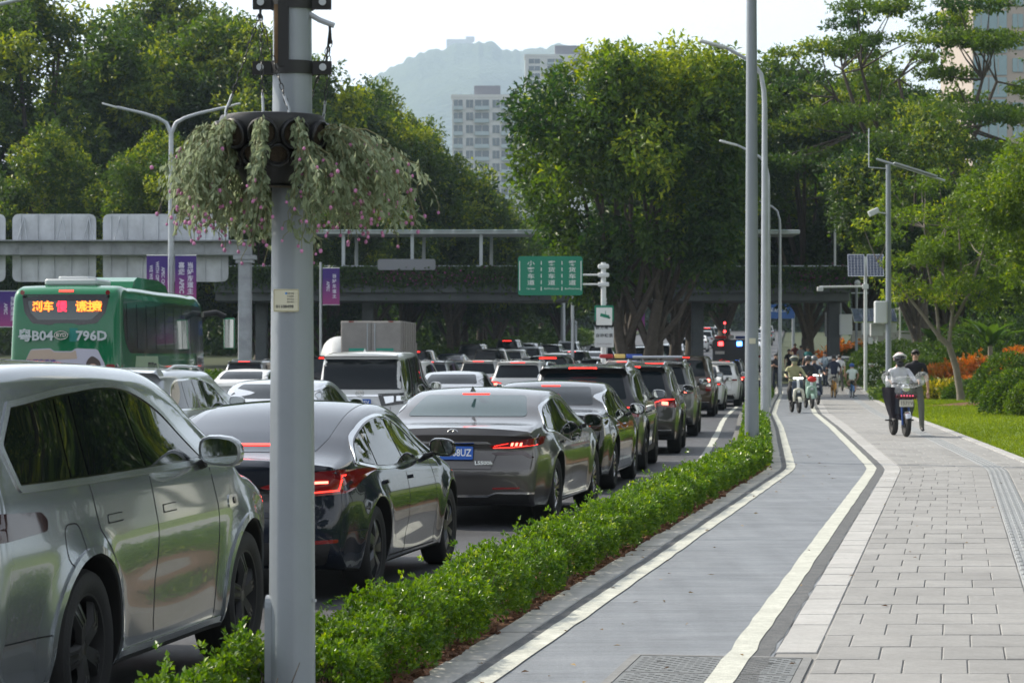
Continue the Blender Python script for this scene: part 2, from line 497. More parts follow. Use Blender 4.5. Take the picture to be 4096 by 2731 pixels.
_pv = {}
def stone_mesh(w, l, slope, h=.045, ch=.006):
    key = (round(w, 3), round(l, 3), round(slope, 2))
    if key in _pv: return _pv[key]
    sl = round(slope, 2); vs = []
    for z, e in ((-h, 0), (-ch, 0), (0, ch)):
        for sx, sy in ((-1, -1), (1, -1), (1, 1), (-1, 1)):
            y = sy * (l / 2 - e); vs.append((sx * (w / 2 - e) + sl * y, y, z))
    fs = [(8, 9, 10, 11)] + [(l0 + i, l0 + (i + 1) % 4, l0 + 4 + (i + 1) % 4, l0 + 4 + i) for l0 in (0, 4) for i in range(4)]
    me = bpy.data.meshes.new("stone"); me.from_pydata(vs, [], fs); me.update(); _pv[key] = me
    return me
def lay(name, cells, m, parent, limit):
    """cells: (off0, off1, d0, d1, dz) nearest first; those past the limit are joined"""
    rest_v = []; rest_f = []
    for i, (o0, o1, d0, d1, dz) in enumerate(cells):
        dm = (d0 + d1) / 2; sl = (PX(d1) - PX(d0)) / (d1 - d0)
        me = stone_mesh(o1 - o0 - .0035, d1 - d0 - .016, sl)
        x = PX(dm) + (o0 + o1) / 2; z = dz + gz(dm)
        if i < limit:
            if len(me.materials) == 0: me.materials.append(m)
            o = bpy.data.objects.new(name, me); COL.objects.link(o); o.parent = parent; o.location = (x, dm, z)
            o.rotation_euler = (rng.normal(0, .0015), rng.normal(0, .002), 0)
        else:
            b = len(rest_v); rest_v += [(q.co.x + x, q.co.y + dm, q.co.z + z) for q in me.vertices]
            rest_f += [tuple(b + k for k in p.vertices) for p in me.polygons]
    if rest_v:
        o = meshobj(name + "_field", np_mesh(name, rest_v, rest_f), m, parent); o["kind"] = "stuff"

def rows(o0, o1, d0, d1, w, l, stagger=True):
    out = []; d = d0; i = 0
    while d < d1:
        ll = l * (1 + rng.normal(0, .01)); sh = (.5 * (i % 2) + rng.uniform(-.12, .12)) * w if stagger else 0
        x = o0
        nx = o0 + (w - sh if sh > .12 * w else w)
        while x < o1 - .02:
            nx = min(nx, o1)
            if o1 - nx < .09: nx = o1
            out.append((x, nx, d, d + ll, .004 + rng.normal(0, .0012))); x = nx; nx = x + w
        d += ll; i += 1
    return out
cells = rows(.43, 1.68, 11.6, 125, .345, .63) + rows(1.98, 2.42, 11.6, 125, .345, .63)
cells.sort(key=lambda c: c[2])
vis = [c for c in cells if PX(c[2]) + c[0] < .2 * c[3] + .15]
hid = [c for c in cells if not (PX(c[2]) + c[0] < .2 * c[3] + .15)]
lay("paving_stone", vis + hid, M_PAVE, pavement, 300)
cells = []; d = 14.45
while d < 125:
    l = rng.choice([.33, .45, .6, .62]); cells.append((.19, .425, d, d + l, .004 + rng.normal(0, .0015))); d += l
lay("border_stone", cells, M_PALE, pavement, 90)
cells = []; d = 11.5
while d < 125:
    l = .5 * (1 + rng.normal(0, .03)); cells.append((-1.555 + rng.normal(0, .004), -1.345, d, d + l, .006 + rng.normal(0, .002))); d += l
lay("kerb_stone", cells, M_KERB, pavement, 110)
cells = []; d = 11.5
while d < 125:
    cells.append((2.425, 2.60, d, d + .8, .02 + rng.normal(0, .001))); d += .8
lay("border_stone", cells, M_PALE, pavement, 60)
# tactile strip: slabs with four raised bars
tact = []; d = 11.6
tv = []; tf = []
while d < 122:
    l = .4
    tact.append((1.685, 1.975, d, d + l, .004))
    for k in range(4):
        oc = 1.72 + k * .073
        b = len(tv)
        for yy in (d + .03, d + l - .03):
            for sx, zz in ((-.019, .004), (-.013, .011), (.013, .011), (.019, .004)):
                tv.append((PX(yy) + oc + sx, yy, zz + gz(yy)))
        tf += [(b + q, b + q + 1, b + q + 5, b + q + 4) for q in range(3)]
    d += l
lay("tactile_slab", tact, M_TACT, pavement, 90)
o = meshobj("tactile_bars", np_mesh("tactile_bars", tv, tf), M_TACT, pavement); o["kind"] = "stuff"

# inspection cover in the cycle lane
mc = empty("manhole_cover", (PX(13.55) - .10, 13.5, 0), -heading(13.5), "dark rectangular cast iron inspection cover with a metal frame across the cycle lane", "manhole cover")
M_IRON = mat("cast iron", (.16, .17, .175), .6, .25, vary=.3, nscale=9, bump=.5, bscale=90)
M_FRAME = mat("worn steel frame", (.20, .20, .195), .6, .3, vary=.25, nscale=12, bump=.4, bscale=60)
mb = MB()
for c, s in (((0, .78, -.005), (.98, .05, .02)), ((0, -.78, -.005), (.98, .05, .02)), ((-.47, 0, -.0052), (.05, 1.51, .02)), ((.47, 0, -.0052), (.05, 1.51, .02))):
    mb.box(c, s)
mb.build("cover_frame", M_FRAME, mc)
cov = MB().box((0, 0, -.0055), (.88, 1.5, .016)).build("cover_plate", M_IRON, mc)
mb = MB()
for i in range(22):
    for j in range(30):
        x = -.40 + i * .038; y = -.70 + j * .048
        if (i + j) % 2 == 0 and not (abs(y) < .05): mb.box((x, y, .003), (.028, .012, .004))
mb.build("cover_ribs", M_IRON, cov)["kind"] = "stuff"
MB().box((0, 0, .002), (.88, .012, .003)).build("cover_joint", mat("black gap", (.008, .008, .008), .9), cov)
for s in (-1, 1): MB().box((s * .3, .5, .002), (.05, .03, .003)).build("key_hole", MATS["black gap"], cov)

# lawn to the right, rising gently
offs = [2.58, 3.4, 4.5, 6, 8, 10, 13, 17, 24, 40, 70]
ds = np.arange(-12, 176, 2.0); v = []; f = []
def lawn_z(off, d):
    t = max(0, off - 3.0)
    return -.005 + .035 * min(t, 14) * (1 if t > 0 else 0) + .05 * math.sin(d * .21 + off * .5) * min(1, t / 4) + gz(d)
for d in ds:
    for o_ in offs: v.append((PX(d) + o_, d, lawn_z(o_, d)))
n = len(offs)
f = [(i * n + k, i * n + k + 1, (i + 1) * n + k + 1, (i + 1) * n + k) for i in range(len(ds) - 1) for k in range(n - 1)]
tag(meshobj("lawn", np_mesh("lawn", v, f, smooth=True), M_LAWN), kind="structure")
# far plaza floor under the trees beyond the lane end, and a verge left of the road
strip_obj("verge", [-80, -60, -45, -21.6], -30, 400, 4.0, -0.02, M_EARTH, path=RX)

# ================================================================ cars
M_GLASS = mat("tinted car glass", (.006, .008, .009), .02, 0, 0, 1.0, ior=1.52)
M_GLASS2 = mat("rear window glass", (.006, .011, .015), .025, 0, 0.0, .35, ior=1.45)
M_GBLK = mat("gloss black trim", (.008, .008, .009), .12, 0, .6)
M_MBLK = mat("matt black plastic", (.018, .018, .019), .6)
M_DEEP = mat("underbody black", (.006, .006, .006), .9)
M_TYRE = mat("tyre rubber", (.016, .016, .017), .75, bump=.3, bscale=80)
M_CHROME = mat("chrome trim", (.75, .76, .77), .12, 1.0)
M_BRIGHT = mat("satin silver trim", (.55, .57, .59), .25, 1.0)
M_RIMD = mat("dark grey alloy", (.10, .105, .11), .3, .9)
M_RIMS = mat("polished alloy", (.55, .56, .58), .22, 1.0)
M_LAMP = mat("tail lamp red plastic", (.20, .006, .008), .10, 0, 1.0)
M_LAMPD = mat("smoked tail lamp", (.028, .004, .005), .08, 0, 1.0)
M_BRAKE = mat("lit brake lamp", (.9, .05, .03), .3, emit=(1.0, .035, .025), estr=2.3)
M_BRAKE2 = mat("lit brake core", (1, .3, .2), .3, emit=(1.0, .16, .11), estr=4.0)
M_AMBER = mat("lit amber lamp", (1, .35, .05), .3, emit=(1.0, .33, .04), estr=7.0)
M_PLATEB = mat("blue number plate", (.012, .10, .46), .4)
M_PLATEG = mat("green number plate", (.12, .50, .26), .4)
M_PLATEW = mat("plate lettering", (.75, .77, .78), .5)
M_PLATEK = mat("dark lettering", (.02, .02, .02), .5)
M_SEAM = mat("panel gap", (.006, .006, .007), .8)
def paint(name, c, metal=.55, rough=.32):
    m = mat("paint " + name, c, rough, metal, 1.0, .5 if metal > 0 else .05)
    return m

class Car: pass
def car_shape(sp):
    """body surface from a side profile: sp['prof'] (x, z, edge radius, crown) from rear bottom over the roof to the front bottom"""
    hw, wb, rw = sp['hw'], sp['wb'], sp['rw']
    ra = sp.get('ra', rw + .055); zs = sp.get('sill', .21)
    top = crom(sp['prof'], sp.get('step', .05))
    x0, x1 = sp['prof'][0][0], sp['prof'][-1][0]
    bot = []
    def arc(cx):
        s = math.asin((zs - rw) / ra); a0, a1 = s, math.pi - s
        return [(cx + ra * math.cos(a0 + (a1 - a0) * k / 22), rw + ra * math.sin(a0 + (a1 - a0) * k / 22), .012, 0) for k in range(23)]
    def line(a, b):
        n = max(2, int(abs(b[0] - a[0]) / .09))
        return [(a[0] + (b[0] - a[0]) * k / n, a[1] + (b[1] - a[1]) * k / n, .02, 0) for k in range(1, n)]
    A1 = arc(wb); A0 = arc(0)
    pts = [tuple(p) for p in top]
    segs = []
    B = line((x1, sp['prof'][-1][1]), A1[0]) + A1 + line(A1[-1], A0[0]) + A0 + line(A0[-1], (x0, sp['prof'][0][1]))
    nt_ = len(pts); loop = np.array(pts + B, float); N = len(loop)
    isb = np.zeros(N, bool); isb[nt_ - 1:] = True
    xz = loop[:, :2]; rr = loop[:, 2].copy(); cc = loop[:, 3].copy()
    d = np.roll(xz, -1, 0) - np.roll(xz, 1, 0)
    nrm = np.stack([d[:, 1], -d[:, 0]], 1); nrm /= np.linalg.norm(nrm, axis=1)[:, None] + 1e-9
    sm = nrm.copy()
    for _ in range(4): sm = .5 * sm + .25 * (np.roll(sm, 1, 0) + np.roll(sm, -1, 0))
    nrm[:nt_] = sm[:nt_]; nrm /= np.linalg.norm(nrm, axis=1)[:, None] + 1e-9
    # half width over the side view
    b0, b1, th = sp['belt'], sp.get('beltslope', .03), sp.get('tumble', .38)
    zt = np.arange(-.3, 3.6, .01)
    kz = sp.get('side', [(-.3, .14), (.15, .075), (.24, .045), (.34, .028), (.48, .016), (.62, .004), (.74, 0), (.80, .004), (.90, .022), (1.0, .040)])
    tab = np.where(zt <= b0, np.interp(zt / b0, [k[0] for k in kz], [k[1] for k in kz]), kz[-1][1] + (zt - b0) * th)
    hk = np.hanning(sp.get('soft', 9)); hk /= hk.sum(); tab = np.convolve(np.pad(tab, len(hk) // 2, mode='edge'), hk, mode='valid')
    xr0, xf0 = sp.get('xr0', .35), sp.get('xf0', wb - .35); lr = xr0 - min(p[0] for p in sp['prof']); lf = max(p[0] for p in sp['prof']) - xf0
    pr, pf = sp.get('pr', .07), sp.get('pf', .13); gr, gx = sp.get('gr', .10), sp.get('gx', .9); gf = sp.get('gf', .06)
    fl = sp.get('flare', .022); fw = sp.get('flarew', .10)
    def W(x, z):
        x = np.asarray(x, float); z = np.asarray(z, float)
        ins = np.interp(z - b1 * x, zt, tab)
        ins = ins + pr * np.clip((xr0 - x) / lr, 0, 1) ** 2.2 + pf * np.clip((x - xf0) / lf, 0, 1) ** 2.2
        g = np.clip((z - b0 - b1 * x + .05) / .35, 0, 1); g = g * g * (3 - 2 * g)
        ins = ins + g * gr * np.clip((gx - x) / 1.6, 0, 1.3) ** 2 + g * gf * np.clip((x - gx) / 1.6, 0, 1.2) ** 2
        w = hw - ins
        for cx in (0, wb):
            r_ = np.hypot(x - cx, z - rw) - ra
            w = w + fl * np.exp(-(r_ / fw) ** 2) * np.clip((z - .1) / .3, 0, 1)
        for fx, fz, sx, sz, amp in sp.get('dents', []):
            w = w + amp * np.exp(-((x - fx) / sx) ** 2 - ((z - fz) / sz) ** 2)
        return w
    side = xz + nrm * (rr + cc)[:, None]
    Wb = W(side[:, 0], side[:, 1])
    rowsv = []
    for a in (0, 18, 36, 54, 72, 90):
        a = R(a); y = Wb - rr * (1 - math.cos(a)); fr = np.clip(y / Wb, 0, 1)
        p = xz + nrm * (rr * (1 - math.sin(a)) + cc * fr ** 2)[:, None]
        rowsv.append((p, y))
    for t in (.86, .7, .52, .34, .17, 0.0):
        y = (Wb - rr) * t; fr = y / Wb
        rowsv.append((xz + nrm * (cc * fr ** 2)[:, None], y))
    V = []; F = []; MI = []
    K = len(rowsv)
    for p, y in rowsv:
        V += [(p[i, 0], y[i], p[i, 1]) for i in range(N)]
    for k in range(K - 1):
        for i in range(N):
            j = (i + 1) % N
            F.append((k * N + i, k * N + j, (k + 1) * N + j, (k + 1) * N + i)); MI.append(1 if (isb[i] and isb[j]) else 0)
    # side skin
    g = sp.get('grid', .05)
    from mathutils.geometry import delaunay_2d_cdt as cdt
    xs = np.arange(side[:, 0].min(), side[:, 0].max(), g); zz = np.arange(.1, side[:, 1].max(), g)
    gx_, gz_ = np.meshgrid(xs, zz); gp = np.stack([gx_.ravel(), gz_.ravel()], 1)
    dist = np.min(np.hypot(gp[:, 0][:, None] - side[:, 0][None], gp[:, 1][:, None] - side[:, 1][None]), 1)
    inside = np.zeros(len(gp), bool)
    px, pz = side[:, 0], side[:, 1]; qx, qz = np.roll(px, -1), np.roll(pz, -1)
    for i in range(N):
        c = ((pz[i] > gp[:, 1]) != (qz[i] > gp[:, 1]))
        inside ^= c & (gp[:, 0] < (qx[i] - px[i]) * (gp[:, 1] - pz[i]) / (qz[i] - pz[i] + 1e-12) + px[i])
    gp = gp[inside & (dist > g * .55)]
    allp = [Vector(p) for p in side] + [Vector(p) for p in gp]
    cv, ce, cf, ov, oe, of = cdt(allp, [], [list(range(N))], 1, 1e-6)
    base = len(V)
    cvx = np.array([c[:] for c in cv]); wy = W(cvx[:, 0], cvx[:, 1])
    V += [(cvx[i, 0], wy[i], cvx[i, 1]) for i in range(len(cvx))]
    for t in cf: F.append(tuple(base + i for i in t)); MI.append(0)
    n = len(V); nf = len(F)
    V += [(x, -y, z) for x, y, z in V]
    F += [tuple(n + i for i in reversed(f)) for f in F[:nf]]; MI += MI[:nf]
    me = bpy.data.meshes.new("body"); me.from_pydata(V, [], F)
    me.polygons.foreach_set("material_index", MI); me.polygons.foreach_set("use_smooth", [True] * len(F))
    bm = bmesh.new(); bm.from_mesh(me)
    bmesh.ops.remove_doubles(bm, verts=bm.verts, dist=2e-4)
    bmesh.ops.dissolve_degenerate(bm, dist=1e-5, edges=bm.edges)
    bmesh.ops.recalc_face_normals(bm, faces=bm.faces)
    bm.to_mesh(me)
    bvh = BVHTree.FromBMesh(bm); bm.free()
    me.validate(); sharp(me, sp.get('sharp', 38))
    c = Car(); c.me = me; c.bvh = bvh; c.W = W; c.sp = sp
    return c

def decal(car, poly, plane, off, grid=.06, skirt=True, name="panel"):
    """a patch lying on the body: outline drawn in side ('R'), back ('B'), top ('T') view"""
    P = np.array(poly, float)
    # densify the outline
    Q = []
    for i in range(len(P)):
        a, b = P[i], P[(i + 1) % len(P)]; n = max(1, int(np.linalg.norm(b - a) / grid))
        for k in range(n): Q.append(a + (b - a) * k / n)
    Q = np.array(Q); N = len(Q)
    xs = np.arange(Q[:, 0].min() + grid * .5, Q[:, 0].max(), grid); ys = np.arange(Q[:, 1].min() + grid * .5, Q[:, 1].max(), grid)
    gp = np.zeros((0, 2))
    if len(xs) and len(ys):
        a, b = np.meshgrid(xs, ys); gp = np.stack([a.ravel(), b.ravel()], 1)
        ins = np.zeros(len(gp), bool); px, py = Q[:, 0], Q[:, 1]; qx, qy = np.roll(px, -1), np.roll(py, -1)
        for i in range(N):
            c = ((py[i] > gp[:, 1]) != (qy[i] > gp[:, 1]))
            ins ^= c & (gp[:, 0] < (qx[i] - px[i]) * (gp[:, 1] - py[i]) / (qy[i] - py[i] + 1e-12) + px[i])
        dd = np.min(np.hypot(gp[:, 0][:, None] - px[None], gp[:, 1][:, None] - py[None]), 1)
        gp = gp[ins & (dd > grid * .5)]
    cv, ce, cf, *_ = delaunay_2d_cdt([Vector(q) for q in Q] + [Vector(q) for q in gp], [], [list(range(N))], 1, 1e-7)
    dr = {'R': Vector((0, 1, 0)), 'L': Vector((0, -1, 0)), 'B': Vector((1, 0, 0)), 'T': Vector((0, 0, -1)), 'F': Vector((-1, 0, 0))}[plane]
    vs = []; low = []
    for c in cv:
        o = {'R': (c[0], -4, c[1]), 'L': (c[0], 4, c[1]), 'B': (-6, c[0], c[1]), 'T': (c[0], c[1], 6), 'F': (14, c[0], c[1])}[plane]
        h = car.bvh.ray_cast(Vector(o), dr)
        if h[0] is None or abs(h[1].dot(dr)) < .12:
            o2 = Vector(o); h2 = car.bvh.find_nearest(o2 + dr * (2.5 if h[0] is None else (h[0] - o2).length))
            if h[0] is None: h = h2
        p, nn = h[0], h[1]
        if nn.dot(dr) > 0: nn = -nn
        vs.append(p + nn * off); low.append(p - nn * .004)
    fs = [tuple(f) for f in cf]
    nv = len(vs)
    if skirt:
        cnt = {}
        for f in fs:
            for i in range(len(f)):
                e = (f[i], f[(i + 1) % len(f)]); cnt[frozenset(e)] = cnt.get(frozenset(e), []) + [e]
        be = [v[0] for v in cnt.values() if len(v) == 1]
        idx = {}
        for a, b in be:
            for q in (a, b):
                if q not in idx: idx[q] = nv + len(idx)
        vs = vs + [None] * len(idx)
        for q, i in idx.items(): vs[i] = low[q]
        fs += [(b, a, idx[a], idx[b]) for a, b in be]
    me = bpy.data.meshes.new(name); me.from_pydata([v[:] for v in vs], [], fs)
    me.polygons.foreach_set("use_smooth", [True] * len(fs))
    # outward orientation
    me.update()
    s = sum((me.polygons[i].normal.dot(dr)) * me.polygons[i].area for i in range(len(cf)))
    if s > 0: me.flip_normals()
    me.validate(); sharp(me, 35)
    return me
def strip2d(pts, w):
    """outline of a band of width w along an open line"""
    P = [Vector(p) for p in pts]; A = []; B = []
    for i, p in enumerate(P):
        t = (P[min(i + 1, len(P) - 1)] - P[max(i - 1, 0)]).normalized(); n = Vector((-t.y, t.x))
        A.append(p + n * w / 2); B.append(p - n * w / 2)
    return [v[:] for v in A + B[::-1]]
def ring2d(poly, w):
    """band inside a closed outline, as two halves"""
    P = [Vector(p) for p in poly]; n = len(P); inn = []
    area = sum(P[i].x * P[(i + 1) % n].y - P[(i + 1) % n].x * P[i].y for i in range(n))
    s = 1 if area > 0 else -1
    for i in range(n):
        t = (P[(i + 1) % n] - P[i - 1]).normalized(); inn.append(P[i] + Vector((-t.y, t.x)) * w * s)
    return [v[:] for v in inn]

def wheel_meshes(rw, kind):
    w = .225 if rw < .35 else .255
    rr = rw * (.70 if kind != 'van' else .64)
    tyre = MB()
    prof = [(rr, -w * .42), (rr + .02, -w * .47), (rw - .05, -w * .5), (rw - .015, -w * .44), (rw, -w * .32), (rw, w * .32), (rw - .015, w * .44), (rw - .05, w * .5), (rr + .02, w * .47), (rr, w * .42)]
    tyre.lathe(prof, 40, 'y')
    for k in range(3):   # tread grooves show as dark rings
        pass
    tm = tyre.mesh("tyre"); tm.materials.append(M_TYRE)
    rim = MB(); f = -w * .36      # outward is -y
    rim.lathe([(rr, f - .015), (rr - .012, f - .012), (rr - .02, f + .03), (rr - .03, w * .3), (.0, w * .3)], 40, 'y', mi=1)
    rim.lathe([(.001, f + .002), (.035, f), (.042, f + .012), (.045, f + .05)], 20, 'y', mi=0)
    def spoke(ang, w0, w1, r0, r1, lift=0.0, mi=0, th=.022, skew=0.0):
        vs = []
        for r_, hw_, dy, sk in ((r0, w0 / 2, 0, 0), ((r0 + r1) / 2, (w0 + w1) / 4, -.012 - lift, skew * .5), (r1, w1 / 2, .004, skew)):
            for sgn in (-1, 1):
                for e in (0, 1):
                    a = ang; ca, sa = math.cos(a), math.sin(a); t = sgn * hw_ * (1 if e else .72) + sk
                    vs.append((r_ * ca - t * sa, f + dy + (th if e else 0), r_ * sa + t * ca))
        fs = []
        for k in (0, 4):
            fs += [(k, k + 2, k + 6, k + 4), (k, k + 4, k + 5, k + 1), (k + 2, k + 3, k + 7, k + 6)]
        rim.add(vs, fs, mi, False)
    if kind == 'five':
        for k in range(5):
            spoke(2 * math.pi * k / 5 + .3, .085, .13, .03, rr - .02, .01, 1, .03)
            for s in (-1, 1): spoke(2 * math.pi * k / 5 + .3 + s * .11, .018, .022, .05, rr - .012, .014, 0)
    elif kind == 'aero':
        for k in range(5):
            spoke(2 * math.pi * k / 5 + .2, .06, .15, .03, rr - .015, .012, 0, .03, .05)
            spoke(2 * math.pi * k / 5 + .2 + .5, .02, .03, .03, rr - .015, .0, 1)
    elif kind == 'multi':
        for k in range(10):
            for s in (-1, 1): spoke(2 * math.pi * k / 10 + s * .09, .02, .022, .04, rr - .012, .012, 0)
    elif kind == 'split':
        for k in range(5):
            for s in (-1, 1): spoke(2 * math.pi * k / 5 + s * .19, .032, .045, .03, rr - .012, .01, 0)
    else:
        for k in range(8): spoke(2 * math.pi * k / 8, .04, .055, .04, rr - .012, .01, 0)
    rm = rim.mesh("rim")
    return tm, rm
_wh = {}
def add_wheels(root, sp, rims):
    key = (sp['rw'], sp.get('rim', 'multi'), rims.name)
    if key not in _wh:
        tm, rm = wheel_meshes(sp['rw'], sp.get('rim', 'multi')); rm.materials.append(rims); rm.materials.append(M_MBLK); _wh[key] = (tm, rm)
    tm, rm = _wh[key]
    for x in (0, sp['wb']):
        for s in (-1, 1):
            w = bpy.data.objects.new("wheel", None); w.empty_display_size = .1; link(w, root)
            w.location = (x, s * (sp['hw'] - .125 + sp.get('track', 0)), sp['rw']); w.rotation_euler = (0, rng.uniform(0, 6), 0 if s < 0 else math.pi)
            meshobj("tyre", tm, None, w); meshobj("rim", rm, None, w)
def mirror_mesh():
    mb = MB()
    vs = []; rings = [(-.055, .62), (-.05, .92), (-.02, 1.0), (.03, .93), (.075, .66), (.092, .3)]
    n = 16
    for x, s in rings:
        for k in range(n):
            a = 2 * math.pi * k / n; ca, sa = math.cos(a), math.sin(a)
            y = .115 * s * math.copysign(abs(ca) ** .7, ca); z = .078 * s * math.copysign(abs(sa) ** .75, sa)
            vs.append((x + (.02 * ca if x > 0 else 0), y, z + .01 * ca))
    fs = [(i * n + k, i * n + (k + 1) % n, (i + 1) * n + (k + 1) % n, (i + 1) * n + k) for i in range(len(rings) - 1) for k in range(n)]
    fs += [tuple(range(n - 1, -1, -1)), tuple((len(rings) - 1) * n + k for k in range(n))]
    mb.add(vs, fs, 0, True)
    mb.tube([(.02, .09, -.06), (.03, .19, -.09)], [.022, .03], 8, 1)
    g = MB()
    pts = [(.118 * .78 * math.copysign(abs(math.cos(a)) ** .7, math.cos(a)), .078 * .78 * math.copysign(abs(math.sin(a)) ** .75, math.sin(a)) ) for a in np.linspace(0, 2 * math.pi, 17)[:-1]]
    g.add([(-.0565, y, z + .008 * y / .1) for y, z in pts], [tuple(range(16))])
    return mb.mesh("mirror_housing"), g.mesh("mirror_glass")
_mm, _mg = mirror_mesh()
M_MIRG = mat("mirror glass", (.65, .7, .72), .02, 1.0)
def add_mirrors(root, sp, pm):
    me = _mm.copy(); me.materials.append(pm); me.materials.append(M_MBLK)
    mg = _mg.copy(); mg.materials.append(M_MIRG)
    x, z = sp.get('mirror', (sp['wb'] - .72, sp['belt'] + .09)); sc = sp.get('mirscale', 1.0)
    for s in (-1, 1):
        o = meshobj("mirror", me, None, root, (x, s * (sp['hw'] + .085), z)); o.scale = (sc, sc * (1 if s < 0 else -1), sc)
        meshobj("mirror_glass", mg, None, o)

def add(car, root, name, poly, plane, off, m, grid=.06, skirt=True, sides=(1,), parent=None):
    out = []
    for s in sides:
        pl = plane; pp = poly
        if plane == 'R' and s < 0: pl = 'L'
        elif plane in 'BT' and s < 0: pp = [(-a, b) for a, b in poly] if plane == 'B' else [(a, -b) for a, b in poly]
        out.append(meshobj(name, decal(car, pp, pl, off, grid, skirt, name), m, parent or root))
    return out[0] if len(out) == 1 else out
BOTH = (1, -1)

def plate(root, x, y, z, colour, chars, tilt=6, w=.44):
    g = colour == 'green'
    pl = MB().rbox((0, 0, 0), (w, .14, .012), .012).build("number_plate", M_PLATEG if g else M_PLATEB, root, (x, y, z), (R(90 - tilt), 0, R(-90)))
    if chars:
        text(chars, .105, M_PLATEK if g else M_PLATEW, pl, (0, 0, .0065), bold=.002, depth=.001, squash=.82 if len(chars) > 7 else .92)
    return pl

def place_car(root, d, off, label, group=None, yaw=0.0, lane=RX):
    x = lane(d) + off
    root.location = (x, d, road_z(d)); h = heading(d + 1.4)
    pitch = math.atan2(road_z(d + 2) - road_z(d), 2.0)
    root.rotation_euler = (0, -pitch, math.pi / 2 - h + R(yaw))
    tag(root, label, None, group)

# ---------------------------------------------------------------- profiles
def prof_sedan(ro, wb, fo, H, lip=.02, tz=1.06, tailz=.98):
    xr = -ro; xf = wb + fo
    return [(xr + .16, .23, .03, .05), (xr + .05, .30, .06, .09), (xr + .005, .46, .09, .12), (xr, .60, .09, .13), (xr + .035, .74, .07, .12), (xr + .06, .86, .06, .10),
            (xr + .02 - lip, tailz, .045, .10), (xr + .06, tz - .005, .045, .05), (xr + .06, tz - .005, .045, .05), (xr + .3, tz + .02, .06, .025), (xr + .55, tz + .04, .07, .02),
            (xr + .72, tz + .075, .08, .03), (xr + 1.15, H - .155, .09, .05), (xr + 1.55, H - .045, .10, .05), (xr + 2.1, H, .10, .045), (xr + 2.65, H - .02, .10, .045), (xr + 3.05, H - .09, .09, .05),
            (xr + 3.55, tz + .13, .08, .06), (wb - .18, tz - .02, .08, .05), (wb + .1, tz - .075, .09, .05), (wb + .5, tz - .17, .10, .07), (xf - .14, tz - .32, .10, .14), (xf - .02, tz - .46, .10, .2), (xf, .45, .09, .2), (xf - .04, .30, .06, .16), (xf - .16, .22, .03, .1)]
def prof_suv(ro, wb, fo, H, rake=.28, belt=1.05, spoil=.05, hood=1.05):
    xr = -ro; xf = wb + fo
    return [(xr + .20, .27, .03, .05), (xr + .08, .34, .06, .08), (xr + .01, .50, .09, .11), (xr, .66, .09, .12), (xr + .03, .80, .08, .11), (xr + .055, belt - .02, .08, .10), (xr + .09, belt + .06, .08, .09),
            (xr + .09 + rake * .75, H - .17, .09, .07), (xr + .09 + rake * .93, H - .09, .07, .05), (xr + .09 + rake - spoil - .10, H - .075, .05, .05), (xr + .09 + rake - spoil - .085, H - .045, .06, .05), (xr + .09 + rake - spoil - .085, H - .045, .06, .05),
            (xr + .35 + rake, H - .015, .09, .05), (xr + 1.2, H, .10, .045), (xr + 2.1, H - .01, .10, .045), (xr + 2.75, H - .05, .10, .05), (wb - .75, H - .18, .09, .05), (wb - .25, hood + .17, .08, .05), (wb + .0, hood + .03, .08, .05),
            (wb + .35, hood - .03, .10, .05), (wb + .65, hood - .1, .11, .07), (xf - .05, hood - .24, .11, .14), (xf, .68, .1, .18), (xf - .01, .45, .09, .18), (xf - .05, .32, .06, .15), (xf - .2, .25, .03, .08)]

# ---------------------------------------------------------------- individual cars of the queue
def base_car(name, sp, pm, rims=None, detail=True):
    car = car_shape(sp)
    root = empty(name)
    o = meshobj("body", car.me, [pm, M_DEEP], root)
    add_wheels(root, sp, rims or M_RIMS); add_mirrors(root, sp, sp.get('mirpaint', pm))
    w = sp['hw']
    # dark floor between the wheels
    xr = min(p[0] for p in sp['prof']); xf = max(p[0] for p in sp['prof'])
    MB().box(((xr + xf) / 2, 0, .34), (xf - xr - .5, 1.0, .2)).build("underbody", M_DEEP, root)
    return car, root

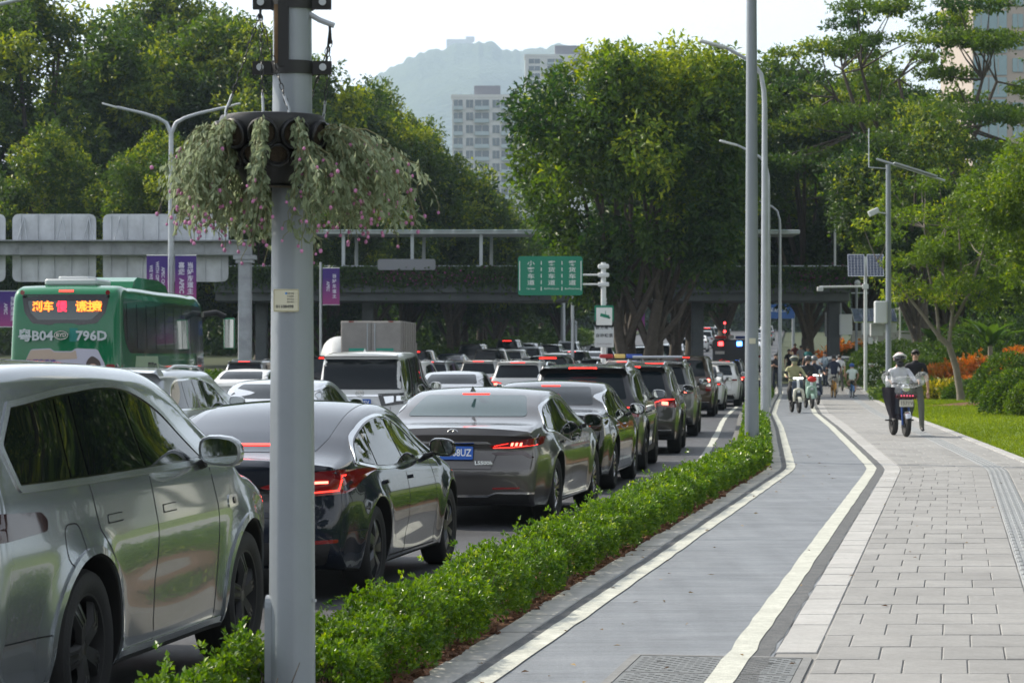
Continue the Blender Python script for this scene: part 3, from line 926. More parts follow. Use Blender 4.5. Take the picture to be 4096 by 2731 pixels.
def side_glass(car, root, outline, cuts, trim=M_CHROME, tw=.022, glass=M_GLASS, r=.05):
    """outline of all side windows (x,z); cuts = x positions (bottom, top) of the dark pillars"""
    q_ = []
    for i, p in enumerate(outline):           # corners stay crisp, the rest is one smooth curve
        a = Vector(outline[i - 1]) - Vector(p); b = Vector(outline[(i + 1) % len(outline)]) - Vector(p)
        q_.append(p)
        if a.angle(b) < R(141): q_.append(p)
    k0 = next((i for i in range(len(q_) - 1) if q_[i] == q_[i + 1]), 0)
    q_ = q_[k0 + 1:] + q_[:k0 + 1]
    ol = [tuple(v) for v in crom(q_, .07)]
    if (Vector(ol[0]) - Vector(ol[-1])).length < .02: ol = ol[:-1]
    ol = rpoly(ol, [r if (Vector(ol[i - 1]) - Vector(p)).angle(Vector(ol[(i + 1) % len(ol)]) - Vector(p)) < R(140) else 0 for i, p in enumerate(ol)], 4)
    add(car, root, "window_surround", ol, 'R', .003, M_GBLK, .08, False, BOTH)
    if trim:
        inn = ring2d(ol, tw); n = len(ol)
        for s in BOTH:
            pl = 'R' if s > 0 else 'L'
            # closed band split into two patches
            h = n // 2
            for a, b in ((0, h), (h, n)):
                idx = [k % n for k in range(a, b + 1)]
                band = [ol[i] for i in idx] + [inn[i] for i in reversed(idx)]
                meshobj("window_trim", decal(car, band, pl, .009, .05, True), trim, root)
    ii = ring2d(ol, tw + .012)
    xs = [p[0] for p in ii]; lo, hi = min(xs), max(xs)
    edges = [((lo - .5, lo - .5))] + list(cuts) + [((hi + .5, hi + .5))]
    zs = [p[1] for p in ii]; z0, z1 = min(zs), max(zs)
    def clip(poly, f):
        out = []
        for i in range(len(poly)):
            a, b = poly[i], poly[(i + 1) % len(poly)]; fa, fb = f(a), f(b)
            if fa >= 0: out.append(a)
            if (fa >= 0) != (fb >= 0):
                t = fa / (fa - fb); out.append((a[0] + (b[0] - a[0]) * t, a[1] + (b[1] - a[1]) * t))
        return out
    for k in range(len(edges) - 1):
        e0, e1 = edges[k], edges[k + 1]
        def fx(e): return lambda p: p[0] - (e[0] + (e[1] - e[0]) * (p[1] - z0) / (z1 - z0))
        g0 = fx(e0); g1 = fx(e1)
        q = clip(ii, lambda p: g0(p) - (.022 if k else 0)); q = clip(q, lambda p: -g1(p) - (.022 if k < len(edges) - 2 else 0))
        if len(q) > 2: add(car, root, "side_window", q, 'R', .006, glass, .07, False, BOTH)

def seam(car, root, pts, w=.009, name="panel_gap"):
    add(car, root, name, strip2d(pts, w), 'R', .0015, M_SEAM, .05, False, BOTH)
def seamB(car, root, pts, w=.009, sides=(1,)):
    add(car, root, "panel_gap", strip2d(pts, w), 'B', .0015, M_SEAM, .05, False, sides)
def handle(car, root, x, z, m, l=.2):
    add(car, root, "door_handle", rpoly([(x - l / 2, z - .014), (x + l / 2, z - .012), (x + l / 2, z + .014), (x - l / 2, z + .016)], .012), 'R', .028, m, .03, True, BOTH)
def finny(root, x, z, m):
    mb = MB(); mb.add([(-.09, -.022, 0), (.09, -.012, 0), (.09, .012, 0), (-.09, .022, 0), (-.07, 0, .065), (-.03, 0, .06)], [(0, 1, 5, 4), (2, 3, 4, 5), (0, 4, 3), (1, 2, 5), (0, 3, 2, 1)])
    mb.build("roof_antenna", m, root, (x, 0, z))
def rails(root, car, x0, x1, m=M_BRIGHT, inset=.16, up=.045):
    for s in BOTH:
        pts = []
        for k in range(13):
            t = k / 12; x = x0 + (x1 - x0) * t
            y = s * (float(car.W(x, car.sp['H'] - .12)) - inset + .05)
            h = car.bvh.ray_cast(Vector((x, y, 4)), Vector((0, 0, -1)))
            z = h[0].z if h[0] else car.sp['H'] - .05
            pts.append((x, y, z + up * min(1, 6 * t, 6 * (1 - t)) + .004))
        MB().tube(pts, .016, 8).build("roof_rail", m, root)

# 1 -------------------------------------------------------------- large silver grey SUV
P_SILV = paint("silver grey", (.32, .35, .365), .6, .2)
sp = dict(hw=.985, wb=2.86, rw=.385, H=1.79, belt=1.14, beltslope=.012, tumble=.30, sill=.25, ra=.45, soft=11, pr=.10, gr=.05, gx=.6, rim='five', flare=.03, flarew=.09,
          mirror=(2.0, 1.27), mirscale=1.15, grid=.04,
          prof=prof_suv(1.12, 2.86, .93, 1.79, .30, 1.12, .04, 1.14), dents=[(1.45, .62, .85, .12, -.014), (1.45, .34, .95, .05, .014)])
car, rt = base_car("large_suv", sp, P_SILV, M_RIMD)
side_glass(car, rt, [(-.70, 1.17), (-.72, 1.40), (-.53, 1.585), (.2, 1.645), (1.15, 1.635), (1.62, 1.51), (2.18, 1.215), (2.16, 1.19)], [(-.12, -.04), (.12, .16), (1.04, .94)], M_BRIGHT, .03, r=.10)
seam(car, rt, [(1.07, 1.17), (1.10, .9), (1.10, .6), (1.07, .32), (1.02, .29)]); seam(car, rt, [(.12, 1.17), (.17, .95), (.40, .75), (.47, .5), (.42, .34), (.5, .29), (2.25, .29)])
seam(car, rt, [(2.18, 1.17), (2.24, .95), (2.27, .6), (2.22, .30)])
for x in (.42, 1.33):
    add(car, rt, "door_handle", rpoly([(x - .11, .975), (x + .11, .978), (x + .11, 1.012), (x - .11, 1.01)], .014), 'R', .004, P_SILV, .03, True, BOTH)
    seam(car, rt, [(x - .115, .972), (x + .115, .974), (x + .115, 1.014), (x - .115, 1.012), (x - .115, .972)], .006)
fl_ = rpoly([(-.30, .80), (-.10, .80), (-.10, 1.0), (-.30, 1.0)], .07)
for h_ in (fl_[:len(fl_) // 2 + 1], fl_[len(fl_) // 2:] + [fl_[0]]): seam(car, rt, h_, .006, "fuel_flap_gap")
add(car, rt, "fender_badge", rpoly([(2.44, .93), (2.62, .93), (2.64, 1.0), (2.46, 1.0)], .025), 'R', .006, M_CHROME, .03, True, BOTH)
add(car, rt, "fender_camera", [(2.56 + .02 * math.cos(a), .965 + .02 * math.sin(a)) for a in np.linspace(0, 6.28, 13)[:-1]], 'R', .012, M_GBLK, .02, True, BOTH)
add(car, rt, "sill_trim", strip2d([(.5, .30), (2.35, .30)], .035), 'R', .008, M_BRIGHT, .06, True, BOTH)
add(car, rt, "lower_cladding", [(.47, .255), (2.4, .255), (2.4, .275), (.47, .275)], 'R', .004, M_MBLK, .06, False, BOTH)
for cx in (0, 2.86):
    arc_ = [(cx + .47 * math.cos(a), .385 + .47 * math.sin(a)) for a in np.linspace(R(-12), R(192), 30)]
    add(car, rt, "arch_moulding", strip2d(arc_, .05), 'R', .012, P_SILV, .05, True, BOTH)
# tail lamp wraps round the corner
add(car, rt, "tail_lamp", rpoly([(-1.0, .955), (-.50, .985), (-.48, 1.035), (-.54, 1.075), (-1.01, 1.09)], .02), 'R', .008, M_LAMPD, .04, True, BOTH)
tl = add(car, rt, "tail_lamp", rpoly([(-.86, .955), (.86, .955), (.86, 1.075), (-.86, 1.075)], .02), 'B', .008, M_LAMPD, .06)
add(car, rt, "lit_strip", [(-.84, 1.0), (.84, 1.0), (.84, 1.015), (-.84, 1.015)], 'B', .012, M_BRAKE, .06, False, parent=tl)
add(car, rt, "rear_window", rpoly([(-.74, 1.16), (.74, 1.16), (.64, 1.60), (-.64, 1.60)], .06), 'B', .005, M_GLASS2, .06, False)
add(car, rt, "rear_bumper_trim", rpoly([(-.8, .36), (.8, .36), (.75, .48), (-.75, .48)], .04), 'B', .008, M_MBLK, .06)
seam(car, rt, [(-.92, .50), (-.47, .50)], .007); finny(rt, -.25, 1.785, M_GBLK)
plate(rt, -1.14, 0, .78, 'green', "粤B·D6L820")
place_car(rt, 12.72, -3.97, "silver grey large SUV with chrome framed windows, nearest car at the left edge", "cars queuing on the road", yaw=.2)
rt["category"] = "car"; CAR_SUV1 = rt

# 2 -------------------------------------------------------------- dark fastback
P_NAVY = paint("midnight", (.010, .014, .024), .0, .25)
xr = -.98
prof = [(xr + .18, .24, .03, .05), (xr + .07, .30, .06, .09), (xr + .005, .46, .10, .13), (xr, .58, .10, .14), (xr + .035, .72, .08, .12), (xr + .04, .84, .07, .12), (xr - .0, 1.0, .04, .11), (xr + .05, 1.04, .04, .06), (xr + .05, 1.04, .04, .06),
        (xr + .22, 1.055, .07, .05), (xr + .40, 1.085, .09, .05), (xr + .85, 1.235, .10, .06), (xr + 1.4, 1.38, .11, .06), (xr + 1.95, 1.44, .11, .05), (xr + 2.4, 1.435, .11, .05), (xr + 2.75, 1.375, .10, .05), (xr + 3.2, 1.19, .09, .06), (2.68, 1.0, .09, .05), (2.95, .93, .10, .05),
        (3.3, .84, .11, .08), (3.58, .70, .10, .14), (3.70, .55, .10, .2), (3.71, .42, .09, .2), (3.66, .3, .06, .16), (3.5, .22, .03, .1)]
sp = dict(hw=.925, wb=2.875, rw=.336, H=1.44, belt=.93, beltslope=-.015, tumble=.46, sill=.2, pr=.09, gr=.12, gx=.8, rim='aero', prof=prof, flare=.028, mirror=(2.05, 1.04), mirpaint=M_GBLK, dents=[(1.45, .36, .8, .09, -.014)])
car, rt = base_car("fastback_sedan", sp, P_NAVY, M_RIMD)
side_glass(car, rt, [(-.42, 1.0), (-.30, 1.10), (.1, 1.245), (.55, 1.325), (1.0, 1.335), (1.5, 1.25), (2.12, 1.0), (2.10, .955), (.0, .95)], [(.15, .25), (1.12, 1.02)], M_CHROME, .018, r=.05)
add(car, rt, "roof_glass", [(-.46, .54), (-.2, .575), (.5, .56), (1.5, .54), (1.62, .40), (1.66, 0), (1.62, -.40), (1.5, -.54), (.5, -.56), (-.2, -.575), (-.46, -.54), (-.56, -.3), (-.58, 0), (-.56, .3)], 'T', .003, mat("blue tinted glass", (.010, .018, .032), .03, 0, .2, .6, ior=1.5), .07, False)
seam(car, rt, [(1.10, .94), (1.13, .8), (1.12, .5), (1.06, .27), (.96, .24)]); seam(car, rt, [(.10, .945), (.12, .8), (.34, .62), (.41, .42), (.45, .25), (2.25, .24)]); seam(car, rt, [(2.1, .94), (2.2, .8), (2.25, .5), (2.2, .26)])
for x in (.36, 1.32): handle(car, rt, x, .83, P_NAVY, .17)
tlr = add(car, rt, "tail_lamp", rpoly([(.44, .76), (.86, .80), (.88, .95), (.80, .97), (.46, .94)], .03), 'B', .010, M_LAMP, .04, True, BOTH)
for s, t in zip(BOTH, tlr):
    add(car, rt, "lit_strip", [(.52, .865), (.73, .875), (.73, .893), (.52, .885)], 'B', .016, M_BRAKE2, .03, False, (s,), parent=t)
    add(car, rt, "lit_strip", strip2d([(.48, .79), (.80, .82), (.82, .93)], .012), 'B', .013, M_BRAKE, .03, False, (s,), parent=t)
add(car, rt, "tail_lamp", rpoly([(-.93, .82), (-.62, .90), (-.64, .95), (-.93, .955)], .02), 'R', .008, M_LAMP, .03, True, BOTH)
seam(car, rt, [(-.86, .52), (-.38, .51)], .006)
add(car, rt, "high_brake_light", [(-.40, 1.125), (.40, 1.125), (.40, 1.139), (-.40, 1.139)], 'B', .009, M_BRAKE, .04)
add(car, rt, "diffuser", rpoly([(-.70, .27), (.70, .27), (.76, .44), (-.76, .44)], .05), 'B', .006, M_MBLK, .05)
add(car, rt, "reflector", rpoly([(.52, .42), (.80, .44), (.80, .465), (.52, .45)], .01), 'B', .010, M_LAMP, .03, True, BOTH)
add(car, rt, "trunk_recess", rpoly([(-.42, .66), (.42, .66), (.45, .86), (-.45, .86)], .05), 'B', .002, M_GBLK, .05, False)
plate(rt, -1.005, 0, .74, 'green', "粤B·F8807", 4)
seamB(car, rt, [(-.80, .975), (-.44, .955), (-.50, .62), (.50, .62), (.44, .955), (.80, .975)], .008)
place_car(rt, 19.95, -4.12, "midnight blue fastback sedan with a glass roof, behind the flower pole", "cars queuing on the road")
rt["category"] = "car"; CAR_FAST = rt

# 3 -------------------------------------------------------------- grey luxury sedan
P_GREY = paint("bronze grey", (.085, .080, .078), .7, .28)
sp = dict(hw=.95, wb=3.125, rw=.36, H=1.46, belt=.98, beltslope=-.005, tumble=.42, sill=.2, pr=.10, gr=.13, gx=.8, rim='multi', prof=prof_sedan(1.16, 3.125, .95, 1.46), flare=.032, mirror=(2.28, 1.06), dents=[(1.5, .36, .9, .08, -.012), (.2, .78, .6, .09, .012)])
car, rt = base_car("luxury_sedan", sp, P_GREY, M_RIMS)
side_glass(car, rt, [(-.38, 1.07), (-.05, 1.245), (.35, 1.325), (1.0, 1.355), (1.55, 1.29), (2.33, 1.0), (2.30, .985), (-.30, .995)], [(.28, .32), (1.22, 1.12)], M_CHROME, .02, r=.05)
seam(car, rt, [(1.2, .98), (1.23, .8), (1.2, .5), (1.15, .27), (1.05, .245)]); seam(car, rt, [(.22, .985), (.25, .82), (.44, .65), (.5, .4), (.55, .25), (2.5, .245)]); seam(car, rt, [(2.3, .97), (2.42, .8), (2.46, .5), (2.4, .26)])
for x in (.45, 1.42): handle(car, rt, x, .865, M_GBLK, .2)
add(car, rt, "sill_trim", strip2d([(.5, .27), (2.5, .25)], .018), 'R', .008, M_CHROME, .06, True, BOTH)
add(car, rt, "rear_window", rpoly([(-.66, 1.155), (.66, 1.155), (.56, 1.375), (-.56, 1.375)], .05), 'B', .004, mat("rear glass painted sky teal", (.03, .06, .064), .03, 0, .3, .7, ior=1.55), .035, False)  # teal sky reflection is put into the base colour of this pane
add(car, rt, "high_brake_light", [(-.15, 1.384), (.15, 1.384), (.15, 1.389), (-.15, 1.389)], 'B', .010, M_BRAKE, .03)
tlr = add(car, rt, "tail_lamp", rpoly([(.38, .865), (.55, .90), (.885, .955), (.885, .875), (.74, .835), (.42, .83)], .015), 'B', .012, M_LAMP, .035, True, BOTH)
for s, t in zip(BOTH, tlr):
    for k in range(3): add(car, rt, "lit_element", [(.60 + .045 * k, .862), (.625 + .045 * k, .862), (.637 + .045 * k, .905), (.612 + .045 * k, .902)], 'B', .018, M_BRAKE2, .03, False, (s,), parent=t)
    add(car, rt, "lit_strip", strip2d([(.42, .842), (.60, .845), (.86, .875)], .008), 'B', .016, M_BRAKE, .03, False, (s,), parent=t)
    add(car, rt, "lit_strip", strip2d([(.43, .868), (.58, .895)], .006), 'B', .016, M_BRAKE, .03, False, (s,), parent=t)
add(car, rt, "tail_lamp", rpoly([(-1.08, .90), (-.70, .985), (-.72, .955), (-.98, .87)], .012), 'R', .010, M_LAMPD, .03, True, BOTH)
add(car, rt, "lamp_base", rpoly([(.40, .79), (.74, .815), (.85, .74), (.80, .735), (.72, .775), (.45, .765)], .015), 'B', .009, M_LAMPD, .03, True, BOTH)
add(car, rt, "chrome_bar", [(-.40, .888), (.40, .888), (.36, .91), (-.36, .91)], 'B', .012, M_CHROME, .05)
seamB(car, rt, [(-.47, .80), (-.40, .62), (.40, .62), (.47, .80)], .008)
add(car, rt, "reflector", rpoly([(.42, .41), (.70, .415), (.70, .435), (.42, .43)], .008), 'B', .010, M_LAMP, .03, True, BOTH)
add(car, rt, "lower_chrome", strip2d([(-.84, .37), (-.45, .375), (-.36, .34), (.36, .34), (.45, .375), (.84, .37)], .018), 'B', .012, M_CHROME, .05)
add(car, rt, "diffuser", [(-.80, .26), (.80, .26), (.80, .355), (.45, .365), (.36, .328), (-.36, .328), (-.45, .365), (-.80, .355)], 'B', .006, M_MBLK, .05)
# round emblem with a curved stroke
mb = MB(); ring = [(.058 * math.cos(a), .044 * math.sin(a)) for a in np.linspace(0, 2 * math.pi, 29)]
mb.tube([(x, y, 0) for x, y in ring], .0065, 6, cap=False)
mb.tube([(.018, .036, 0), (-.005, .012, 0), (-.022, -.018, 0), (-.004, -.024, 0), (.030, -.020, 0), (.040, -.010, 0)], .007, 6)
mb.build("emblem", M_CHROME, rt, (-1.135, 0, .992), (R(90), 0, R(-90)))
plate(rt, -1.152, 0, .79, 'blue', "粤B·668UZ", 7)
text("LS500h", .052, M_CHROME, rt, (-1.142, -.33, .685), (R(84), 0, R(-90)), bold=.002, squash=1.25, name="model_lettering")
finny(rt, .1, 1.415, P_GREY)
place_car(rt, 28.4, -4.07, "bronze grey sedan with lit red tail lamps and a blue number plate", "cars queuing on the road")
rt["category"] = "car"; CAR_LUX = rt

# ---------------------------------------------------------------- further cars
def make_sedan(name, pm, H=1.46, wb=2.95, ro=1.08, fo=.88, hw=.93, lamp=M_LAMP, lit=True, platecol='blue', chars="", rims=M_RIMS, rim='multi', detail=True, trim=M_CHROME, lampshape=None, glass=M_GLASS2, tz=1.05):
    sp = dict(hw=hw, wb=wb, rw=.34, H=H, belt=.97, beltslope=-.003, tumble=.42, sill=.2, pr=.10, gr=.13, gx=.8, rim=rim, prof=prof_sedan(ro, wb, fo, H, .015, tz, tz - .08), flare=.026, grid=.06 if detail else .09, step=.05 if detail else .08, mirror=(wb - .82, 1.05))
    car, rt = base_car(name, sp, pm, rims)
    side_glass(car, rt, [(-.34, 1.05), (-.05, H - .22), (.35, H - .135), (1.0, H - .105), (1.5, H - .17), (wb - .8, 1.0), (wb - .83, .98), (-.28, .985)], [(.26, .30), (1.16, 1.07)], trim if detail else None, .018)
    add(car, rt, "rear_window", rpoly([(-.65, tz + .10), (.65, tz + .10), (.55, H - .085), (-.55, H - .085)], .05), 'B', .004, glass, .05, False)
    ls = lampshape or [(.44, .82), (.88, .86), (.88, .965), (.46, .94)]
    tl = add(car, rt, "tail_lamp", rpoly(ls, .02), 'B', .010, lamp, .05, True, BOTH)
    if lit:
        for s, t in zip(BOTH, tl): add(car, rt, "lit_strip", [(.50, .872), (.74, .89), (.74, .915), (.50, .90)], 'B', .015, M_BRAKE, .04, False, (s,), parent=t)
        add(car, rt, "high_brake_light", [(-.13, H - .076), (.13, H - .076), (.13, H - .069), (-.13, H - .069)], 'B', .010, M_BRAKE, .04)
    if detail:
        seam(car, rt, [(1.14, .97), (1.16, .8), (1.14, .5), (1.08, .27)]); seam(car, rt, [(.2, .975), (.23, .82), (.42, .65), (.48, .4), (.5, .25), (wb - .65, .245)]); seam(car, rt, [(wb - .84, .96), (wb - .72, .7), (wb - .72, .3)])
        for x in (.42, 1.36): handle(car, rt, x, .855, M_CHROME, .19)
        add(car, rt, "chrome_bar", [(-.42, .885), (.42, .885), (.42, .903), (-.42, .903)], 'B', .010, M_CHROME, .05)
    add(car, rt, "diffuser", rpoly([(-.72, .26), (.72, .26), (.75, .38), (-.75, .38)], .04), 'B', .006, M_MBLK, .06)
    plate(rt, -ro - .008 + .03, 0, .73, platecol, chars, 7)
    rt["category"] = "car"
    return car, rt

def make_suv(name, pm, H=1.68, wb=2.8, ro=.98, fo=.9, hw=.94, rake=.38, belt=1.05, lamp=M_LAMP, style='angled', platecol='blue', chars="", rims=M_RIMS, rim='split', detail=True, rail=True, trim=M_CHROME, spoil=.06, lit=True, rw=.36, tumble=.31):
    sp = dict(hw=hw, wb=wb, rw=rw, H=H, belt=belt, beltslope=.008, tumble=tumble, sill=.25, ra=rw + .06, soft=11, pr=.09, gr=.07, gx=.7, rim=rim, prof=prof_suv(ro, wb, fo, H, rake, belt, spoil, belt + .04), flare=.03, grid=.06 if detail else .09, step=.05 if detail else .08, mirror=(wb - .78, belt + .12))
    car, rt = base_car(name, sp, pm, rims)
    zt = H - .155; zb = belt + .03
    side_glass(car, rt, [(-ro + .48, zb + .10), (-ro + .60 + rake * .4, zt - .05), (.3, zt + .005), (1.1, zt), (wb - 1.25, zt - .09), (wb - .66, zb + .03), (wb - .68, zb), (-ro + .5, zb + .01)], [(.1, .13), (1.05, .97)], trim if detail else None, .02, r=.05)
    zr = H - .15
    add(car, rt, "rear_window", rpoly([(-.70, belt + .08), (.70, belt + .08), (.60, zr), (-.60, zr)], [.04, .04, .08, .08]), 'B', .005, M_GLASS2, .06, False)
    if lit: add(car, rt, "high_brake_light", [(-.22, H - .074), (.22, H - .074), (.22, H - .060), (-.22, H - .060)], 'B', .010, M_BRAKE, .05)
    if style == 'bar':
        tl = add(car, rt, "tail_lamp", rpoly([(-.86, belt - .115), (.86, belt - .115), (.86, belt - .06), (-.86, belt - .06)], .015), 'B', .010, M_LAMP, .05)
        if lit:
            for s in BOTH: add(car, rt, "lit_element", rpoly([(.52, belt - .105), (.72, belt - .105), (.72, belt - .07), (.52, belt - .07)], .01), 'B', .016, M_BRAKE2, .04, False, (s,), parent=tl)
            add(car, rt, "lit_strip", [(-.84, belt - .09), (.84, belt - .09), (.84, belt - .082), (-.84, belt - .082)], 'B', .013, M_BRAKE, .06, False, parent=tl)
    elif style == 'tall':
        tl = add(car, rt, "tail_lamp", rpoly([(.70, belt - .36), (.86, belt - .36), (.84, belt + .05), (.71, belt + .05)], .02), 'B', .014, M_LAMP, .04, True, BOTH)
        for s, t in zip(BOTH, tl):
            if lit: add(car, rt, "lit_element", [(.775 + .05 * math.cos(a), belt - .04 + .05 * math.sin(a)) for a in np.linspace(0, 6.28, 15)[:-1]], 'B', .02, M_BRAKE2, .03, False, (s,), parent=t)
            add(car, rt, "clear_lens", rpoly([(.72, belt - .22), (.84, belt - .22), (.84, belt - .12), (.72, belt - .12)], .02), 'B', .019, M_CHROME, .04, False, (s,), parent=t)
    else:
        tl = add(car, rt, "tail_lamp", rpoly([(.46, belt - .16), (.88, belt - .20), (.88, belt - .02), (.62, belt - .03), (.48, belt - .08)], .02), 'B', .012, lamp, .04, True, BOTH)
        for s, t in zip(BOTH, tl):
            if lit:
                add(car, rt, "lit_element", rpoly([(.62, belt - .14), (.74, belt - .15), (.74, belt - .09), (.62, belt - .08)], .015), 'B', .018, M_BRAKE2, .04, False, (s,), parent=t)
                add(car, rt, "lit_strip", strip2d([(.50, belt - .10), (.64, belt - .052), (.84, belt - .045)], .014), 'B', .016, M_BRAKE, .04, False, (s,), parent=t)
    if rail: rails(rt, car, -ro + .75 + rake * .5, wb - 1.15)
    if detail:
        seam(car, rt, [(1.04, belt), (1.07, belt - .2), (1.05, .5), (1.0, .3)]); seam(car, rt, [(.08, belt), (.12, belt - .2), (.36, belt - .38), (.42, .45), (.45, .29), (wb - .6, .29)]); seam(car, rt, [(wb - .7, belt - .02), (wb - .58, .75), (wb - .6, .3)])
        for x in (.35, 1.26): handle(car, rt, x, belt - .14, pm, .2)
        for cx in (0, wb):
            arc_ = [(cx + (rw + .075) * math.cos(a), rw + (rw + .075) * math.sin(a)) for a in np.linspace(R(-10), R(190), 24)]
            add(car, rt, "arch_moulding", strip2d(arc_, .05), 'R', .008, M_MBLK, .06, True, BOTH)
        add(car, rt, "lower_cladding", [(.45, .262), (wb - .45, .262), (wb - .45, .36), (.45, .36)], 'R', .005, M_MBLK, .07, False, BOTH)
        seamB(car, rt, [(-.86, belt - .05), (-.66, belt - .20), (-.66, .62), (.66, .62), (.66, belt - .20), (.86, belt - .05)], .008)
        add(car, rt, "bumper_trim", [(-.8, .44), (.8, .44), (.8, .46), (-.8, .46)], 'B', .01, M_BRIGHT, .05)
    add(car, rt, "rear_bumper_trim", rpoly([(-.78, .29), (.78, .29), (.74, .43), (-.74, .43)], .04), 'B', .008, M_MBLK, .06)
    plate(rt, -ro - .005 + .035, 0, .79, platecol, chars, 8)
    rt["category"] = "car"
    return car, rt
QUEUE = "cars queuing on the road"
P_BLACK = paint("black", (.005, .005, .006), .0, .2)
P_DGREY = paint("dark grey", (.032, .032, .034), .5, .3)
P_DGREY2 = paint("dark taupe", (.042, .041, .038), .5, .3)
P_SGREY = paint("warm silver grey", (.15, .155, .148), .7, .3)
P_BROWN = paint("brown", (.065, .045, .032), .6, .3)
P_WHITE = paint("white", (.70, .71, .71), 0, .3)
P_PEARL = paint("pearl silver", (.48, .51, .54), .55, .3)
P_SILVER = paint("silver", (.40, .42, .44), .8, .3)
P_BLUE = paint("dark blue", (.015, .03, .07), .5, .3)

# lane nearest the kerb
car, rt = make_sedan("black_sedan", P_BLACK, 1.47, 3.0, 1.12, .9, .94, M_LAMPD, True, 'blue', "粤B·92K7", lampshape=[(.50, .80), (.88, .86), (.885, .985), (.78, .985), (.52, .90)])
place_car(rt, 35.6, -4.28, "black sedan with chrome door handles between the bronze grey sedan and a dark SUV", QUEUE)
car, rt = make_suv("dark_suv", P_DGREY, 1.69, 2.86, 1.0, .93, .96, .40, 1.06, chars="粤B·5Q31")
place_car(rt, 41.4, -4.36, "dark grey SUV with silver roof rails and a wide lit brake strip", QUEUE)
DARK_SUV = rt
car, rt = make_suv("taupe_suv", P_DGREY2, 1.68, 2.8, .97, .9, .95, .36, 1.06, chars="粤B·1M20")
place_car(rt, 49.0, -4.12, "dark taupe SUV mostly hidden in front of the dark grey SUV", QUEUE)
car, rt = make_suv("silver_grey_suv", P_SGREY, 1.72, 2.9, 1.02, .92, .96, .24, 1.10, style='bar', platecol='green', chars="粤B·DG137", rim='five')
place_car(rt, 59.6, -4.06, "silver grey SUV with a full width light bar and a green number plate", QUEUE)
MB().box((0, 0, 0), (.13, .05, .09)).build("red_sticker", mat("red sticker", (.6, .03, .02), .5), rt, (-1.0, -.36, .985))
mbx = MB().tube([(.9, -.58, 1.80), (.9, .58, 1.80)], .03, 8); mbx.build("roof_bar", M_BRIGHT, rt)
car, rt = make_suv("boxy_brown_suv", P_BROWN, 1.86, 2.88, .95, .95, .97, .10, 1.14, style='tall', chars="粤B·77D9", rail=False, trim=None, spoil=.03, rw=.38, tumble=.2)
place_car(rt, 79.2, -4.0, "boxy brown SUV with tall upright tail lamps", QUEUE)
car, rt = make_sedan("white_hatchback", P_WHITE, 1.56, 2.7, .85, .85, .89, chars="粤B·3X84", detail=False)
place_car(rt, 88.6, -3.85, "small white car tucked behind the brown SUV in the kerb lane", QUEUE)
car, rt = make_suv("white_suv", P_WHITE, 1.66, 2.87, .95, .9, .97, .45, 1.06, style='bar', chars="粤B·60F2", rail=False, lit=False, trim=None)
for c_ in rt.children:
    if c_.name.startswith("tail_lamp"): pass
place_car(rt, 95.5, -3.55, "white SUV with thin red lamps, foremost white car in the kerb lane", QUEUE)
car, rt = make_suv("grey_minivan", P_DGREY, 1.70, 2.9, .95, .9, .93, .2, 1.05, detail=False)
place_car(rt, 104, -3.4, "dark grey car just ahead of the white SUV in the kerb lane", QUEUE)
SUV_LO = rt

# second lane
car, rt = make_suv("white_crossover", P_PEARL, 1.66, 2.86, .98, .86, .95, .42, 1.07, rim='split', chars="粤B·8R66", trim=M_CHROME)
finny(rt, -.05, 1.65, M_GBLK)
place_car(rt, 33.6, -9.55, "pearl white crossover with roof rails and chrome window frames beside the bus", QUEUE)
car, rt = make_sedan("silver_sedan", P_PEARL, 1.45, 2.85, 1.05, .85, .92, chars="粤B·4T53", lit=False)
place_car(rt, 40.8, -9.25, "pale silver sedan half hidden by the flower pole", QUEUE)
# tall white minivan
prof = [(-1.05, .26, .03, .05), (-1.12, .36, .06, .07), (-1.15, .6, .08, .08), (-1.13, .85, .07, .08), (-1.10, 1.05, .07, .07), (-1.06, 1.35, .07, .06), (-.98, 1.72, .07, .05), (-.99, 1.79, .05, .05), (-1.08, 1.82, .04, .05), (-1.05, 1.865, .05, .05), (-1.05, 1.865, .05, .05),
        (-.6, 1.90, .09, .04), (.4, 1.92, .10, .04), (1.6, 1.90, .10, .04), (2.3, 1.80, .10, .05), (2.75, 1.58, .09, .06), (3.15, 1.25, .08, .06), (3.35, 1.10, .08, .06), (3.7, 1.0, .1, .1), (3.88, .85, .1, .16), (3.92, .6, .09, .18), (3.88, .35, .06, .15), (3.75, .25, .03, .1)]
sp = dict(hw=.925, wb=3.0, rw=.34, H=1.92, belt=1.10, beltslope=.0, tumble=.16, sill=.22, soft=11, pr=.05, gr=.03, gx=.6, prof=prof, flare=.015, rim='multi', mirror=(2.5, 1.22))
car, rt = base_car("white_minivan", sp, P_WHITE, M_RIMS)
side_glass(car, rt, [(-.9, 1.2), (-.83, 1.74), (.3, 1.79), (1.7, 1.77), (2.2, 1.62), (2.6, 1.22), (2.55, 1.16), (-.8, 1.16)], [(.1, .12), (1.35, 1.3)], M_CHROME, .02)
add(car, rt, "rear_window", rpoly([(-.80, 1.18), (.80, 1.18), (.73, 1.76), (-.73, 1.76)], [.05, .05, .06, .06]), 'B', .005, M_GLASS2, .07, False)
seam(car, rt, [(1.32, 1.15), (1.36, .6), (1.3, .28)]); seam(car, rt, [(.2, 1.15), (.26, .85), (.45, .6), (.5, .3)])
add(car, rt, "chrome_band", [(-.50, 1.045), (.42, 1.045), (.42, 1.085), (-.50, 1.085)], 'B', .012, M_CHROME, .06)
tl = add(car, rt, "tail_lamp", rpoly([(-.90, 1.12), (-.34, 1.10), (-.42, .86), (-.90, .92)], .02), 'B', .012, M_GBLK, .05, True, BOTH)
